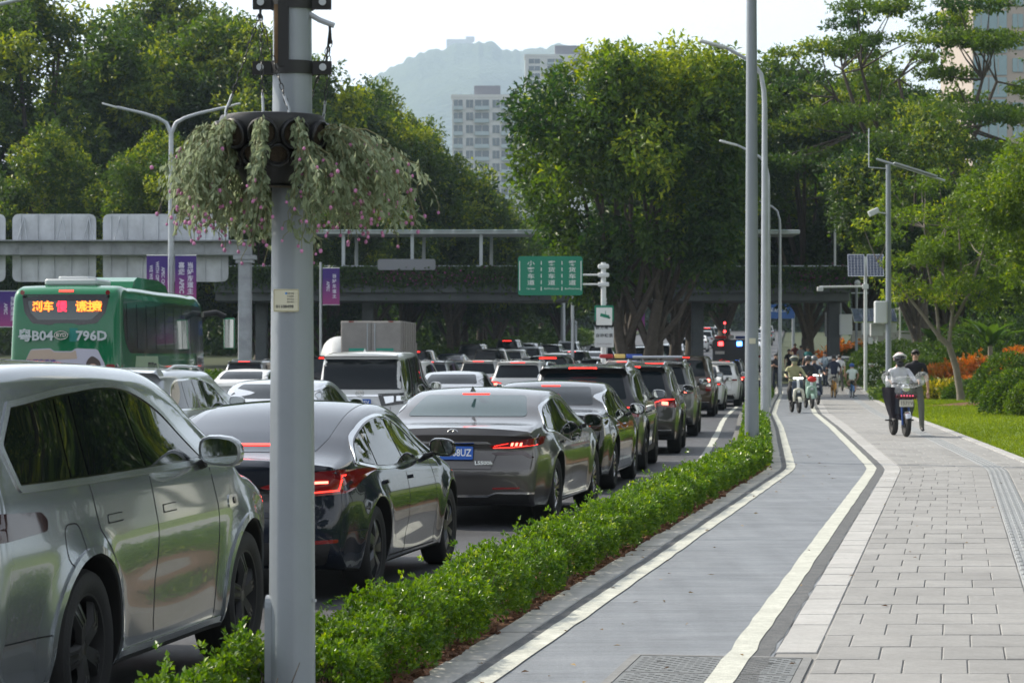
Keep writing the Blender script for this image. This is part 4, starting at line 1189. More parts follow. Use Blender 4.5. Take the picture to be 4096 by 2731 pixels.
for s, t in zip(BOTH, tl):
    for q in ([(-.86, 1.06), (-.70, 1.05), (-.70, .97), (-.86, .98)], [(-.64, 1.05), (-.46, 1.04), (-.50, .92), (-.64, .95)]):
        add(car, rt, "chrome_outline", strip2d(q + [q[0]], .018), 'B', .018, M_CHROME, .04, False, (s,), parent=t)
mb = MB(); E_ = lambda a, b, cx=0, cy=0: [(cx + a * math.cos(t), cy + b * math.sin(t), 0) for t in np.linspace(0, 2 * math.pi, 25)]
mb.tube(E_(.075, .05), .007, 6, cap=False); mb.tube(E_(.045, .018, 0, .022), .006, 6, cap=False); mb.tube(E_(.02, .048), .006, 6, cap=False)
mb.build("emblem", M_CHROME, rt, (-1.115, 0, 1.105), (R(90), 0, R(-90)))
plate(rt, -1.15, 0, .93, 'blue', "粤B·235V", 4)
finny(rt, -.4, 1.905, P_WHITE)
rt["category"] = "car"
place_car(rt, 50.6, -9.3, "tall white minivan with a large dark rear window and chrome lamp outlines", QUEUE)
car, rt = make_sedan("silver_saloon", P_SILVER, 1.46, 2.85, 1.05, .85, .92, chars="粤B·6K10", lit=False, detail=False)
place_car(rt, 63.5, -9.2, "silver sedan just ahead of the tall white minivan", QUEUE)
SEDAN_LO = rt
car, rt = make_suv("white_family_suv", P_WHITE, 1.70, 2.75, .95, .88, .93, .30, 1.08, chars="粤B·9C25", detail=False)
place_car(rt, 81.5, -9.2, "white SUV with a lit brake strip and roof rails in the second lane", QUEUE)
WHITE_LO = rt
car, rt = make_suv("black_van", P_BLACK, 1.88, 3.0, 1.0, .9, .96, .14, 1.12, chars="粤B·0N48", detail=False, lit=False, rail=False)
add(DARK := car, rt, "high_brake_light", [(-.30, 1.745), (.30, 1.745), (.30, 1.785), (-.30, 1.785)], 'B', .010, M_BRAKE, .05)
place_car(rt, 90.5, -9.1, "black van with a dotted red brake light behind the white SUV", QUEUE)
VAN_LO = rt

# traffic further up the road: copies in other colours
def repaint(root, pm):
    for c_ in root.children:
        if c_.name.startswith(("body", "mirror")) and len(c_.material_slots):
            c_.material_slots[0].link = 'OBJECT'; c_.material_slots[0].material = pm
    return root
FAR = "cars in the distant jam beyond the trees"
def far_car(src, pm, d, off, label, group=QUEUE):
    c = copy_tree(src); repaint(c, pm); place_car(c, d, off, label, group)
    c["category"] = "car"
    return c
far_car(SEDAN_LO, P_WHITE, 76.5, -16.9, "white sedan just ahead of the green bus")
far_car(WHITE_LO, P_SILVER, 99, -21.4, "grey SUV with a lit brake strip between the bus and the flower pole")
far_car(VAN_LO, P_BLACK, 103, -19.0, "black van showing just left of the white minivan roof")
far_car(WHITE_LO, P_WHITE, 84, -13.2, "white SUV right of the white minivan with a dark rear window")
far_car(SUV_LO, P_SILVER, 93, -13.6, "silver SUV in the third lane ahead of the white minivan")
far_car(SUV_LO, P_WHITE, 106, -13.4, "white SUV with roof rails showing only its roof in the third lane")
far_car(SEDAN_LO, P_BLACK, 99, -9.0, "black sedan directly ahead of the black van")
far_car(SEDAN_LO, P_WHITE, 72, -12.4, "white sedan between the second lane and the silver SUV")
NM = {P_WHITE.name: "white", P_SILVER.name: "silver", P_BLACK.name: "black", P_DGREY.name: "dark grey", P_PEARL.name: "pearl", P_BLUE.name: "dark blue"}
def dim(root, keep):
    """most of the distant cars are not braking"""
    if keep: return
    for c_ in list(root.children):
        if c_.name.startswith("high_brake_light"): bpy.data.objects.remove(c_); continue
        for q in list(c_.children):
            if q.name.startswith("lit_"): bpy.data.objects.remove(q)
LN = {-3.9: "kerb lane", -9.2: "second lane", -12.8: "third lane", -16.4: "fourth lane", -20.0: "lane by the median"}
k = 0
for off in (-3.9, -9.2, -12.8, -16.4, -20.0):
    d = 112 + (k * 3.7) % 5; step_n = 0
    while d < (300 if off > -10 else 190):
        src, pm, kd = [(WHITE_LO, P_WHITE, "SUV"), (SEDAN_LO, P_SILVER, "sedan"), (SUV_LO, P_BLACK, "SUV"), (SEDAN_LO, P_WHITE, "sedan"), (VAN_LO, P_DGREY, "van"), (SUV_LO, P_PEARL, "SUV"), (SEDAN_LO, P_BLUE, "sedan")][int(rng.integers(0, 7))]
        ok = not (off == -3.9 and 132 < d < 160) and not (off < -15 and 96 < d < 122)
        if ok:
            c_ = far_car(src, pm, d, off + rng.normal(0, .15), "%s %s in the distant jam, %s%s" % (NM[pm.name], kd, LN[off], " under the footbridge" if d < 140 else " beyond the footbridge" if d < 200 else " far up the slope"), FAR)
            dim(c_, rng.random() < .3)
        d += 9.0 + abs(rng.normal(0, 2.0)) + (6 if d > 190 else 0); k += 1

# ================================================================ vegetation
def unit(v): return v / (np.linalg.norm(v, axis=1)[:, None] + 1e-9)
def leaf_arrays(c, axis, nrm, length, width, fold=.18):
    """rhombic folded leaves: base, left, tip, right"""
    axis = unit(axis); side = unit(np.cross(axis, nrm)); up = np.cross(side, axis)
    l = np.asarray(length)[:, None]; w = np.asarray(width)[:, None]
    v = np.empty((len(c), 4, 3))
    v[:, 0] = c; v[:, 1] = c + axis * l * .48 + side * w * .5 + up * w * fold
    v[:, 2] = c + axis * l - up * l * .08; v[:, 3] = c + axis * l * .48 - side * w * .5 + up * w * fold
    return v
def leaf_mesh(name, c, axis, nrm, length, width, tint, fold=.18):
    v = leaf_arrays(c, axis, nrm, length, width, fold); n = len(c)
    b = (np.arange(n) * 4)[:, None]
    f = np.concatenate([b + np.array([[0, 1, 2]]), b + np.array([[0, 2, 3]])], 1).reshape(-1, 3)
    return np_mesh(name, v.reshape(-1, 3), f, tint=np.repeat(tint, 4))
def sphere_pts(g, n):
    v = g.normal(size=(n, 3)); return unit(v)

M_BARK = mat("bark", (.075, .062, .05), .95, vary=.35, nscale=6, bump=.8, bscale=14)
M_BARKP = mat("pale bark", (.19, .165, .135), .9, vary=.25, nscale=5, bump=.6, bscale=16)
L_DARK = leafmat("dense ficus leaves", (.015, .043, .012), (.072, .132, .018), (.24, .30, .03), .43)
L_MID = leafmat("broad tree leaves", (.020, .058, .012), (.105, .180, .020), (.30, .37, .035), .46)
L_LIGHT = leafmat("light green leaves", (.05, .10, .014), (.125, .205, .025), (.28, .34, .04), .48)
L_HEDGE = leafmat("hedge leaves", (.038, .11, .010), (.15, .265, .018), (.36, .46, .05), .42, .35, .5)
L_SHRUB = leafmat("shrub leaves", (.03, .075, .012), (.085, .15, .02), (.15, .22, .03), .35)
L_CROTON = leafmat("croton leaves", (.24, .16, .03), (.64, .20, .035), (.80, .50, .10), .35)
L_YELLOW = leafmat("yellow shrub leaves", (.14, .17, .015), (.50, .42, .03), (.62, .5, .05), .35)
L_BANANA = leafmat("banana leaves", (.035, .085, .018), (.08, .15, .025), (.13, .2, .03), .35, .35)

def crown_mesh(seed, rx, ry, rz, nlump, lump_r, nleaf, ll, flat=1.0, hollow=.55, lumps=None, topy=.25, droop=.25):
    g = np.random.default_rng(seed)
    if lumps is None:
        d = sphere_pts(g, nlump); d[:, 2] = np.where(d[:, 2] < -.8, -d[:, 2] * .6, d[:, 2]); d = unit(d)
        rad = hollow + (1 - hollow) * g.random(nlump) ** .45
        rad *= 1 + g.normal(0, .07, nlump)
        d[:, :2] *= (1 - .38 * np.clip(-d[:, 2:3], 0, 1))
        lumps = d * rad[:, None] * np.array([rx, ry, rz])
    nl = len(lumps); lr = lump_r * g.uniform(.65, 1.35, nl)
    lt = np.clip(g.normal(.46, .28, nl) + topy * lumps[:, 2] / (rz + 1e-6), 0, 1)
    per = g.multinomial(nleaf, lr ** 2 / (lr ** 2).sum())
    idx = np.repeat(np.arange(nl), per); n = len(idx)
    # leaves sit in small sprays on the surface of each lump
    nspray = max(1, n // 7)
    sd = sphere_pts(g, nspray); sl = g.integers(0, nl, nspray); sl = np.repeat(np.arange(nl), g.multinomial(nspray, lr ** 2 / (lr ** 2).sum()))
    rr = lr[sl] * (g.random(nspray) ** .33) * (1 + g.normal(0, .12, nspray))
    sc = lumps[sl] + sd * rr[:, None] * np.array([1, 1, flat])
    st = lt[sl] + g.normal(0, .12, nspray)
    si = g.integers(0, nspray, n)
    out = unit(sd[si] + .35 * unit(lumps[sl[si]] + 1e-6) + np.array([0, 0, .25]))
    ax = unit(out * .5 + g.normal(0, .75, (n, 3)) + np.array([0, 0, -droop]))
    nr = unit(out + g.normal(0, .45, (n, 3)))
    c = sc[si] + g.normal(0, ll * .42, (n, 3))
    L = ll * g.uniform(.6, 1.3, n)
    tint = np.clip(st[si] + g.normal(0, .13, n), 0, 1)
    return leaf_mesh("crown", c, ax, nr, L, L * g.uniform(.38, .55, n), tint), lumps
def trunk_mesh(seed, h0, lumps, r0, nlimb=10, lean=(0, 0), stems=1, fork=.35, crownz=0.0, wob=.12):
    g = np.random.default_rng(seed + 99); mb = MB()
    pts = np.array(lumps) + np.array([0, 0, crownz])
    pick = pts[g.choice(len(pts), min(nlimb, len(pts)), replace=False)]
    for s in range(stems):
        a = 2 * math.pi * s / max(stems, 1) + g.uniform(0, 1); sp = r0 * 1.1 if stems > 1 else 0
        bx, by = sp * math.cos(a), sp * math.sin(a)
        tx, ty = lean[0] + bx * 2.2, lean[1] + by * 2.2
        tp = []
        for k in range(7):
            t = k / 6; tp.append((bx + (tx - bx) * t ** 1.3 + g.normal(0, wob * .5) * t, by + (ty - by) * t ** 1.3 + g.normal(0, wob * .5) * t, -.15 + (h0 + .15) * t))
        rs = [r0 * (1.35 if k == 0 else 1.0 - .45 * k / 6) / (1 if stems == 1 else 1.5) for k in range(7)]
        mb.tube(tp, rs, 9)
        for q in pick[s::stems]:
            k0 = int(g.integers(3, 7)); p0 = np.array(tp[k0]); r_ = rs[k0] * .62
            m1 = p0 * .6 + q * .4 + np.array([0, 0, -.04 * np.linalg.norm(q - p0)]) + g.normal(0, wob, 3); m2 = p0 * .25 + q * .75 + g.normal(0, wob, 3)
            mb.tube([p0, m1, m2, q], [r_, r_ * .72, r_ * .45, r_ * .16], 6)
    return mb.mesh("trunk")
def tree(name, loc, label, seed, rx, rz, crownz, r0, lm, bark=M_BARK, nlump=80, lump_r=1.3, nleaf=36000, ll=.26, h0=None, stems=1, nlimb=12, group=None, lumps=None, flat=1.0, ry=None, topy=.25, hollow=.55, lean=(0, 0), rz_=0):
    cm, lp = crown_mesh(seed, rx, ry or rx, rz, nlump, lump_r, nleaf, ll, flat, hollow, lumps, topy)
    root = empty(name, loc, rz_, label, "tree", group)
    meshobj("trunk", trunk_mesh(seed, h0 or max(1.5, crownz - rz * .45), lp, r0, nlimb, lean, stems, crownz=crownz), bark, root)
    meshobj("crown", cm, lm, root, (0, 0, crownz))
    return root
def dup_tree(src, loc, rz, sc, label, group=None):
    c = copy_tree(src); c.location = loc; c.rotation_euler = (0, 0, rz); c.scale = sc; tag(c, label, "tree", group)
    return c

# big ficus in the middle of the picture, on the strip between the carriageways
CT = tree("broad_ficus_tree", (RX(112) - 7.35, 112, road_z(112)), "broad rounded tree with several dark stems, the big one right of the green road sign", 11, 5.3, 5.6, 9.6, .55, L_MID, nlump=85, lump_r=1.15, nleaf=64000, ll=.30, h0=4.2, stems=4, nlimb=22, ry=5.0, topy=.25, hollow=.72)
# dense dark trees behind the gantry and the footbridge, left
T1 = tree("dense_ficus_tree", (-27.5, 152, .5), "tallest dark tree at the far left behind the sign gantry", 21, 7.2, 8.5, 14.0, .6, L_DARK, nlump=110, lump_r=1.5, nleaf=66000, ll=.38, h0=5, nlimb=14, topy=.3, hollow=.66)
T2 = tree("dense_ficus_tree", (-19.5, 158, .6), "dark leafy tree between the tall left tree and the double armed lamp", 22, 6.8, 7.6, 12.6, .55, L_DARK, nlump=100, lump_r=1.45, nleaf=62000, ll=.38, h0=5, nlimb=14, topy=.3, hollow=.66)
GL = "avenue trees left of the road"
def dt(src, x, d, rz, s, label): return dup_tree(src, (x, d, gz(d) - .2), rz, (s, s, s), label, GL)
dt(T1, -14.0, 156, 1.1, .88, "dark tree behind the hanging flower basket")
dt(T2, -9.2, 160, 2.3, .78, "dark tree directly right of the flower pole")
dt(T1, -6.9, 166, 4.0, .66, "dark tree left of the hazy hill foot")
dt(T2, -4.0, 176, .4, .52, "lower dark tree in front of the white apartment block")
dt(T1, -1.2, 190, 5.2, .49, "dark tree right below the white apartment block")
dt(T2, -34.5, 150, 3.1, 1.0, "dark tree cut by the left picture edge behind the gantry")
dt(T1, -23.5, 176, 2.6, 1.1, "dark tree behind the tall left pair")
dt(T2, -17.5, 182, .9, 1.02, "dark tree in the second row behind the double armed lamp")
dt(T1, -11.5, 196, 3.6, .86, "dark tree in the second row behind the flower pole")
dt(T2, 4.0, 214, 1.7, .50, "dark tree behind the left side of the big rounded tree")
for k, (x, d, s) in enumerate([(-17.5, 134, .55), (-13.4, 138, .52), (-25, 136, .56), (-10.2, 143, .5)]):
    dt(T2 if k % 2 else T1, x, d, k * 1.7, s, ["low dark tree under the gantry beam", "low dark tree behind the gantry column", "low dark tree behind the left sign panels", "low dark tree behind the white box truck"][k])
# slim trunks along the left edge of the climbing road
TR = tree("avenue_tree", (RX(176) - 23.5, 176, gz(176) - .2), "slim trunked tree of the avenue seen under the footbridge", 31, 3.6, 3.4, 9.2, .3, L_DARK, nlump=50, lump_r=1.4, nleaf=15000, ll=.36, h0=7.0, nlimb=8, group=GL)
g_ = np.random.default_rng(5)
for k in range(22):
    d = 150 + k * 5.6 + g_.normal(0, 1.2); x = RX(d) - 23.6 + g_.normal(0, .9) - (4.5 if k % 3 == 1 else 0)
    s = g_.uniform(.72, .92); c = dup_tree(TR, (x, d, gz(d) - .2), g_.uniform(0, 6), (s, s, s), "slim trunked tree of the avenue seen under the footbridge", GL)
# trees on the separator behind the big ficus, and right of the road behind the bridge
GR = "trees around the end of the cycle lane"
def dr_(src, x, d, rz, s, label, lm=None):
    c = dup_tree(src, (x, d, gz(d) - .2), rz, (s, s, s), label, GR); return c
dr_(T2, RX(138) - 6.9, 139, .7, .78, "dark tree with a thick trunk behind the big rounded tree, under the bridge line")
dr_(T1, RX(152) - 6.4, 156, 2.0, .80, "dark tree on the separator beyond the footbridge")
dr_(T2, 17.2, 151, 4.1, .86, "dark trunked tree standing at the end of the cycle lane")
dr_(T1, 22.0, 165, 5.0, .84, "dark tree behind the solar panel post")
dr_(T2, 14.0, 172, 1.2, .96, "dark tree between the lamp posts and the flat topped tree")
dr_(T1, 28.5, 160, 3.0, .52, "dark tree behind the slanting small tree")
dr_(T2, 25.0, 150, 2.2, .60, "dark round tree below the flat topped crowns")
# spreading flat topped trees
def flat_lumps(seed, H, rad, n):
    g = np.random.default_rng(seed); out = []
    for k in range(n):
        a = g.uniform(0, 2 * math.pi); r = rad * g.random() ** .6; lv = g.choice([.52, .62, .72, .82, .91, 1.0], p=[.12, .16, .2, .2, .18, .14])
        r *= (1.15 - .45 * max(0, lv - .6) / .4)
        out.append((r * math.cos(a), r * math.sin(a) * .8, H * lv - .9 * (r / rad) ** 2))
    return np.array(out)
def flat_tree(name, loc, label, seed, H, rad, n, r0, nleaf):
    lp = flat_lumps(seed, H, rad, n); g = np.random.default_rng(seed)
    cm, _ = crown_mesh(seed, rad, rad, H, n, 1.25, nleaf, .25, .22, .5, lp, 0.0, .1)
    root = empty(name, loc, 0, label, "tree", "spreading flat topped trees")
    mb = MB(); top = np.array([0, 0, H * .34])
    mb.tube([(0, 0, -.2), (.1, .1, H * .12), (.0, 0, H * .25), tuple(top)], [r0 * 1.2, r0, r0 * .85, r0 * .7], 10)
    mains = []
    for k in range(8):
        a = 2 * math.pi * k / 8 + g.uniform(-.3, .3); e = np.array([math.cos(a) * rad * .5, math.sin(a) * rad * .4, H * g.uniform(.62, .86)])
        m1 = top * .6 + e * .4 + np.array([0, 0, .1]); m2 = top * .25 + e * .75 + g.normal(0, .25, 3)
        mb.tube([top, m1, m2, e], [r0 * .5, r0 * .4, r0 * .28, r0 * .18], 7); mains += [m1, m2, e]
    mains = np.array(mains)
    for q in lp:
        i = int(np.argmin(np.linalg.norm(mains - q - np.array([0, 0, -1.0]), axis=1))); p0 = mains[i]
        mid = p0 * .45 + q * .55 + np.array([0, 0, -.15]) + g.normal(0, .15, 3)
        mb.tube([p0, mid, q], [r0 * .15, r0 * .10, r0 * .04], 5)
    meshobj("trunk", mb.mesh("trunk"), M_BARK, root); meshobj("crown", cm, L_MID, root)
    return root
flat_tree("rain_tree", (21.5, 137, .5), "tall spreading tree with flat layered crowns against the sky", 41, 19.6, 8.8, 84, .42, 44000)
flat_tree("rain_tree", (35.5, 150, .6), "spreading flat layered tree in front of the glass tower", 42, 19.0, 8.4, 46, .42, 24000)
# mid height trees right
tree("round_tree", (19.3, 124, .4), "mid green round crowned tree below the flat topped tree", 51, 3.6, 4.6, 8.6, .28, L_DARK, nlump=70, lump_r=1.1, nleaf=34000, ll=.24, h0=4, topy=.3, group=GR)
def lawn_at(x, d): return lawn_z(x - PX(d), d)
# slender young tree on the lawn with forked pale stems
tx, td = 15.75, 92.5
g = np.random.default_rng(61); lp = []
for k in range(60):
    a = g.uniform(0, 6.28); t = g.random(); r = 2.9 * (g.random() ** .5) * (.45 + .75 * math.sin(min(1, t * 1.2) * 2.6) ** 1)
    lp.append((r * math.cos(a) - .35, r * math.sin(a), 3.6 + 4.5 * t))
lp = np.array(lp)
cm, _ = crown_mesh(61, 2.6, 2.6, 4, 60, .55, 17000, .15, .55, .5, lp, .0, .3)
yt = empty("young_tree", (tx, td, lawn_at(tx, td)), 0, "slender tree with forked pale stems standing alone on the lawn", "tree")
mb = MB(); F0 = (-.55, 0, 2.3)
mb.tube([(.25, 0, -.2), (.2, 0, .3), (.05, 0, 1.2), (-.2, 0, 2.0), F0], [.20, .135, .12, .11, .10], 10)
stems = [[F0, (-1.2, .1, 3.2), (-2.0, .2, 4.2), (-2.7, .3, 5.0)], [F0, (-.6, .3, 3.4), (-.9, .4, 4.8), (-1.0, .5, 6.2)], [(-.2, 0, 2.0), (-.1, -.1, 3.2), (.2, -.2, 4.6), (.1, -.2, 6.5)], [(-.15, 0, 2.6), (.5, .1, 3.8), (1.0, .2, 5.2), (1.3, .2, 6.6)], [(-.1, -.1, 3.2), (-.5, -.4, 4.6), (-.4, -.6, 6.2)]]
tips = []
for s in stems: mb.tube(s, [.075, .055, .04, .025][:len(s)], 7); tips += [np.array(p) for p in s[1:]]
tips = np.array(tips)
for q in lp:
    i = int(np.argmin(np.linalg.norm(tips - q, axis=1))); mb.tube([tips[i], (tips[i] + q) / 2 + np.array([0, 0, -.1]), q], [.025, .017, .008], 4)
mb.build("trunk", M_BARKP, yt); meshobj("crown", cm, L_LIGHT, yt)
tree("bright_tree", (18.0, 84, .35), "bright yellow green tree cut by the right picture edge", 71, 2.9, 2.9, 5.9, .16, L_LIGHT, M_BARKP, 70, .75, 30000, .17, h0=2.6, topy=.35)
tree("bright_tree", (22.0, 106, .4), "bright green tree behind the slender tree at the right edge", 72, 3.0, 3.4, 6.2, .16, L_LIGHT, M_BARKP, 70, .8, 28000, .19, h0=3, topy=.3)

# ---------------------------------------------------------------- hedge strip along the road
def hedge_mesh(seed, d0, d1, o0, o1, z0, h, dens, ll, path=PX, zf=gz):
    g = np.random.default_rng(seed); n = int(dens * (d1 - d0))
    nsp = max(4, n // 9)
    sd = g.uniform(d0, d1, nsp)
    # cross-section: rounded box shell
    t = g.uniform(0, 1, nsp); side = g.choice([0, 1, 2], nsp, p=[.2, .5, .3])
    w = o1 - o0; bumpy = .035 * np.sin(sd * 5.1) + .03 * np.sin(sd * 2.3 + 1) + .03 * np.sin(sd * 11.0 + 2)
    off = np.where(side == 0, o0 + np.abs(g.normal(0, .05, nsp)), np.where(side == 2, o1 - np.abs(g.normal(0, .05, nsp)) + .05 * np.sin(sd * 4.3) , o0 + w * t))
    e = np.abs((off - (o0 + o1) / 2) / (w / 2))
    zz = np.where(side == 1, z0 + h * (1 - .22 * np.clip(e, 0, 1) ** 3) + bumpy + g.normal(0, .035, nsp), z0 + .03 + (h * .85) * g.random(nsp))
    zz += np.where((side == 1) & (g.random(nsp) < .035), g.uniform(.04, .13, nsp), 0)
    x = np.array([path(q) for q in sd])
    sc = np.stack([x + off, sd, zz + np.array([zf(q) for q in sd])], 1)
    outv = np.stack([np.where(side == 0, -1.0, np.where(side == 2, 1.0, (off - (o0 + o1) / 2) / w)), g.normal(0, .35, nsp), np.where(side == 1, 1.2, .5)], 1); outv = unit(outv)
    st = np.clip(g.normal(.34, .18, nsp) + np.where(g.random(nsp) < .16, .38, 0), 0, 1)
    si = np.repeat(np.arange(nsp), 9); m = len(si)
    # leaves radiate round the shoot tip
    ax = unit(outv[si] * .55 + g.normal(0, .62, (m, 3)) + np.array([0, 0, .2]))
    nr = unit(outv[si] + g.normal(0, .5, (m, 3)) + np.array([0, 0, .4]))
    c = sc[si] + ax * ll * .25 + g.normal(0, ll * .22, (m, 3))
    L = ll * g.uniform(.6, 1.2, m)
    return leaf_mesh("foliage", c, ax, nr, L, L * g.uniform(.48, .66, m), np.clip(st[si] + g.normal(0, .10, m), 0, 1), .12)
hd = empty("hedge", (0, 0, 0), 0, "low clipped green hedge running between the road and the cycle lane", "hedge")
for i, (a, b, dens, ll) in enumerate([(11.75, 16, 9000, .031), (16, 24, 7000, .033), (24, 36, 3800, .042), (36, 60, 1900, .058), (60, 111, 900, .085)]):
    o = meshobj("foliage", hedge_mesh(80 + i, a, b, -2.0, -1.57, .02, .275, dens, ll), L_HEDGE, hd); o["kind"] = "stuff"
o = meshobj("foliage", hedge_mesh(79, 10.2, 11.8, -2.02, -1.86, .02, .27, 5000, .031), L_HEDGE, hd); o["kind"] = "stuff"
g = np.random.default_rng(3); mb = MB()
for k in range(420):
    d = g.uniform(9, 40); o_ = g.uniform(-2.0, -1.62); x = PX(d) + o_
    mb.tube([(x, d, -.02), (x + g.normal(0, .03), d + g.normal(0, .03), .16), (x + g.normal(0, .06), d + g.normal(0, .06), .32)], [.006, .004, .002], 4)
o = mb.build("twigs", M_BARK, hd); o["kind"] = "stuff"
# inner mass of darker twiggy leaves keeps the hedge closed
# clods and litter on the soil edge
g = np.random.default_rng(4); mb = MB()
for k in range(500):
    d = g.uniform(11, 40) ; x = PX(d) - 1.60 + g.normal(0, .035); s = abs(g.normal(.012, .007)) + .004
    mb.box((x, d, .004 + s * .3), (s * 2, s * 1.6, s), rot=rotm(g.uniform(0, 30), g.uniform(0, 30), g.uniform(0, 360)))
o = mb.build("soil_clods", M_SOIL, bed); o["kind"] = "stuff"
# median hedge left of the queue and further green strips
MH = empty("median_hedge", (0, 0, 0), 0, "dark green hedge along the median behind the bus and trucks", "hedge")
o = meshobj("foliage", hedge_mesh(90, 60, 130, -23.6, -21.9, -.1, 1.0, 330, .17, RX), L_SHRUB, MH); o["kind"] = "stuff"
o = meshobj("foliage", hedge_mesh(91, 130, 270, -23.4, -21.7, -.1, 1.3, 200, .26, RX), L_SHRUB, MH); o["kind"] = "stuff"
MB().box((0, 0, 0), (1, 1, .3)).build("kerb_edge", M_KERB, MH, (RX(100) - 21.75, 100, -.05))

# ---------------------------------------------------------------- shrubs on the lawn
def shrub(name, x, d, rx, rz, lm, n, ll, label, seed, cat="shrub", group=None, ry=None, clipped=True):
    g = np.random.default_rng(seed); ry = ry or rx
    nsp = n // 6; sd = sphere_pts(g, nsp); sd[:, 2] = np.abs(sd[:, 2]) - .25 * (g.random(nsp)); sd = unit(sd)
    r = 1 + g.normal(0, .035 if clipped else .14, nsp) + .05 * np.sin(sd[:, 0] * 6 + seed) * np.sin(sd[:, 1] * 5)
    sc = sd * r[:, None] * np.array([rx, ry, rz]); si = np.repeat(np.arange(nsp), 6); m = len(si)
    ax = unit(sd[si] * (.6 if clipped else 1.0) + g.normal(0, .6, (m, 3))); nr = unit(sd[si] + g.normal(0, .5, (m, 3)))
    L = ll * g.uniform(.6, 1.3, m); t = np.clip(g.normal(.4, .2, nsp)[si] + g.normal(0, .12, m), 0, 1)
    root = empty(name, (x, d, lawn_at(x, d) + rz * .25), 0, label, cat, group)
    o = meshobj("foliage", leaf_mesh("foliage", sc[si] + g.normal(0, ll * .4, (m, 3)), ax, nr, L, L * .5, t), lm, root)
    mb = MB()
    for k in range(6):
        a = g.uniform(0, 6.28); mb.tube([(0, 0, -rz * .3), (rx * .3 * math.cos(a), ry * .3 * math.sin(a), 0), (rx * .7 * math.cos(a), ry * .7 * math.sin(a), rz * .6)], [.03, .02, .01], 5)
    mb.build("stem", M_BARK, root)
    return root
def at(px, d): return (px - 512) * d / 2600
shrub("clipped_bush", at(1018, 72), 72, .95, .95, L_MID, 9000, .09, "clipped round green bush in front at the right edge", 101)
shrub("clipped_bush", at(1010, 82), 82, 1.15, 1.25, L_MID, 9000, .10, "taller clipped green bush behind the front one at the right edge", 102)
shrub("yellow_green_bush", at(1033, 70), 70.5, .6, .7, L_LIGHT, 5000, .08, "yellow green bush cut by the right edge beside the clipped bush", 103)
shrub("croton_shrub", at(943, 106), 106, .95, .85, L_CROTON, 4200, .20, "orange red croton shrub left of the slender trunk", 104, clipped=False)
shrub("croton_shrub", at(974, 110), 110, 1.05, .95, L_CROTON, 4600, .20, "orange croton shrub right behind the slender trunk", 105, clipped=False)
shrub("croton_shrub", at(975, 98), 98, .5, .55, L_CROTON, 4200, .18, "small orange croton shrub low beside the clipped bush", 106, clipped=False)
shrub("croton_shrub", at(1018, 108), 108, .8, 1.2, L_CROTON, 4200, .20, "orange croton shrub behind the clipped bushes at the right edge", 107, clipped=False)
shrub("yellow_shrub", at(944, 98), 98, 1.0, .5, L_YELLOW, 4200, .12, "low yellow shrub at the foot of the slender tree", 108, clipped=False)
shrub("green_shrub", at(972, 95.5), 95.5, .9, .5, L_SHRUB, 4200, .13, "low leafy green shrub beside the yellow shrub", 109, clipped=False)
shrub("clipped_bush", at(922, 112), 112, 1.5, 1.15, L_SHRUB, 9000, .12, "wide clipped green bush behind the man in black", 110)
shrub("green_shrub", at(925, 99), 99, 1.6, .55, L_SHRUB, 6000, .13, "low green shrub on the lawn behind the moped", 111, clipped=False)
shrub("clipped_hedge_block", at(900, 122), 122, 2.6, 1.7, L_SHRUB, 11000, .13, "dark clipped hedge block behind the grey camera post", 112, ry=1.2)
shrub("clipped_hedge_block", at(872, 133), 133, 2.0, 1.5, L_SHRUB, 9000, .14, "dark clipped hedge block behind the solar panel post", 113, ry=1.2)
shrub("dark_croton_shrub", at(845, 140), 140, 1.4, 1.4, L_CROTON, 5000, .2, "dull orange croton shrub beyond the parked white car", 114, clipped=False)
shrub("green_shrub", at(950, 118), 118, 2.4, 1.6, L_SHRUB, 8000, .16, "leafy green shrub mass behind the croton shrubs", 115, clipped=False)
shrub("green_shrub", at(1000, 118), 118, 2.6, 2.4, L_SHRUB, 8000, .18, "tall leafy shrub mass behind the right hand crotons", 116, clipped=False)
# banana like plants
def banana(x, d, seed, label, H=3.6, n=11):
    g = np.random.default_rng(seed); root = empty("banana_plant", (x, d, lawn_at(x, d)), 0, label, "plant", "banana plants")
    mb = MB(); mb.tube([(0, 0, -.1), (.03, 0, H * .25), (0, 0, H * .5)], [.16, .13, .09], 8); mb.build("stem", M_BARKP, root)
    for k in range(n):
        a = 2 * math.pi * k / n + g.uniform(-.2, .2); L = g.uniform(1.5, 2.3); w = g.uniform(.38, .55); vs = []; fs = []; m = 10
        lift = g.uniform(.9, 1.35)
        for i in range(m + 1):
            t = i / m; rr = L * (math.sin(lift * .0) + t * math.cos(lift) + .28 * t * t); z = H * .42 + L * t * math.sin(lift) - .75 * t * t * L * .55
            ww = w * math.sin(math.pi * min(1, .12 + t * .9)) ** .7 * .5
            for s in (-1, 0, 1): vs.append((rr * math.cos(a) - s * ww * math.sin(a), rr * math.sin(a) + s * ww * math.cos(a), z + (.06 if s else 0)))
        for i in range(m):
            b = i * 3; fs += [(b, b + 1, b + 4, b + 3), (b + 1, b + 2, b + 5, b + 4)]
        me = np_mesh("leaf", vs, fs, True, np.full(len(vs), g.uniform(.1, .9))); meshobj("leaf", me, L_BANANA, root)
banana(at(968, 120), 120, 1, "banana plant with broad leaves behind the slender trunk", 4.6)
banana(at(990, 114), 114, 2, "banana plant with upright leaves right of the slender trunk", 4.4)
banana(at(935, 130), 130, 3, "banana plant between the flag pole and the slender tree", 4.2)
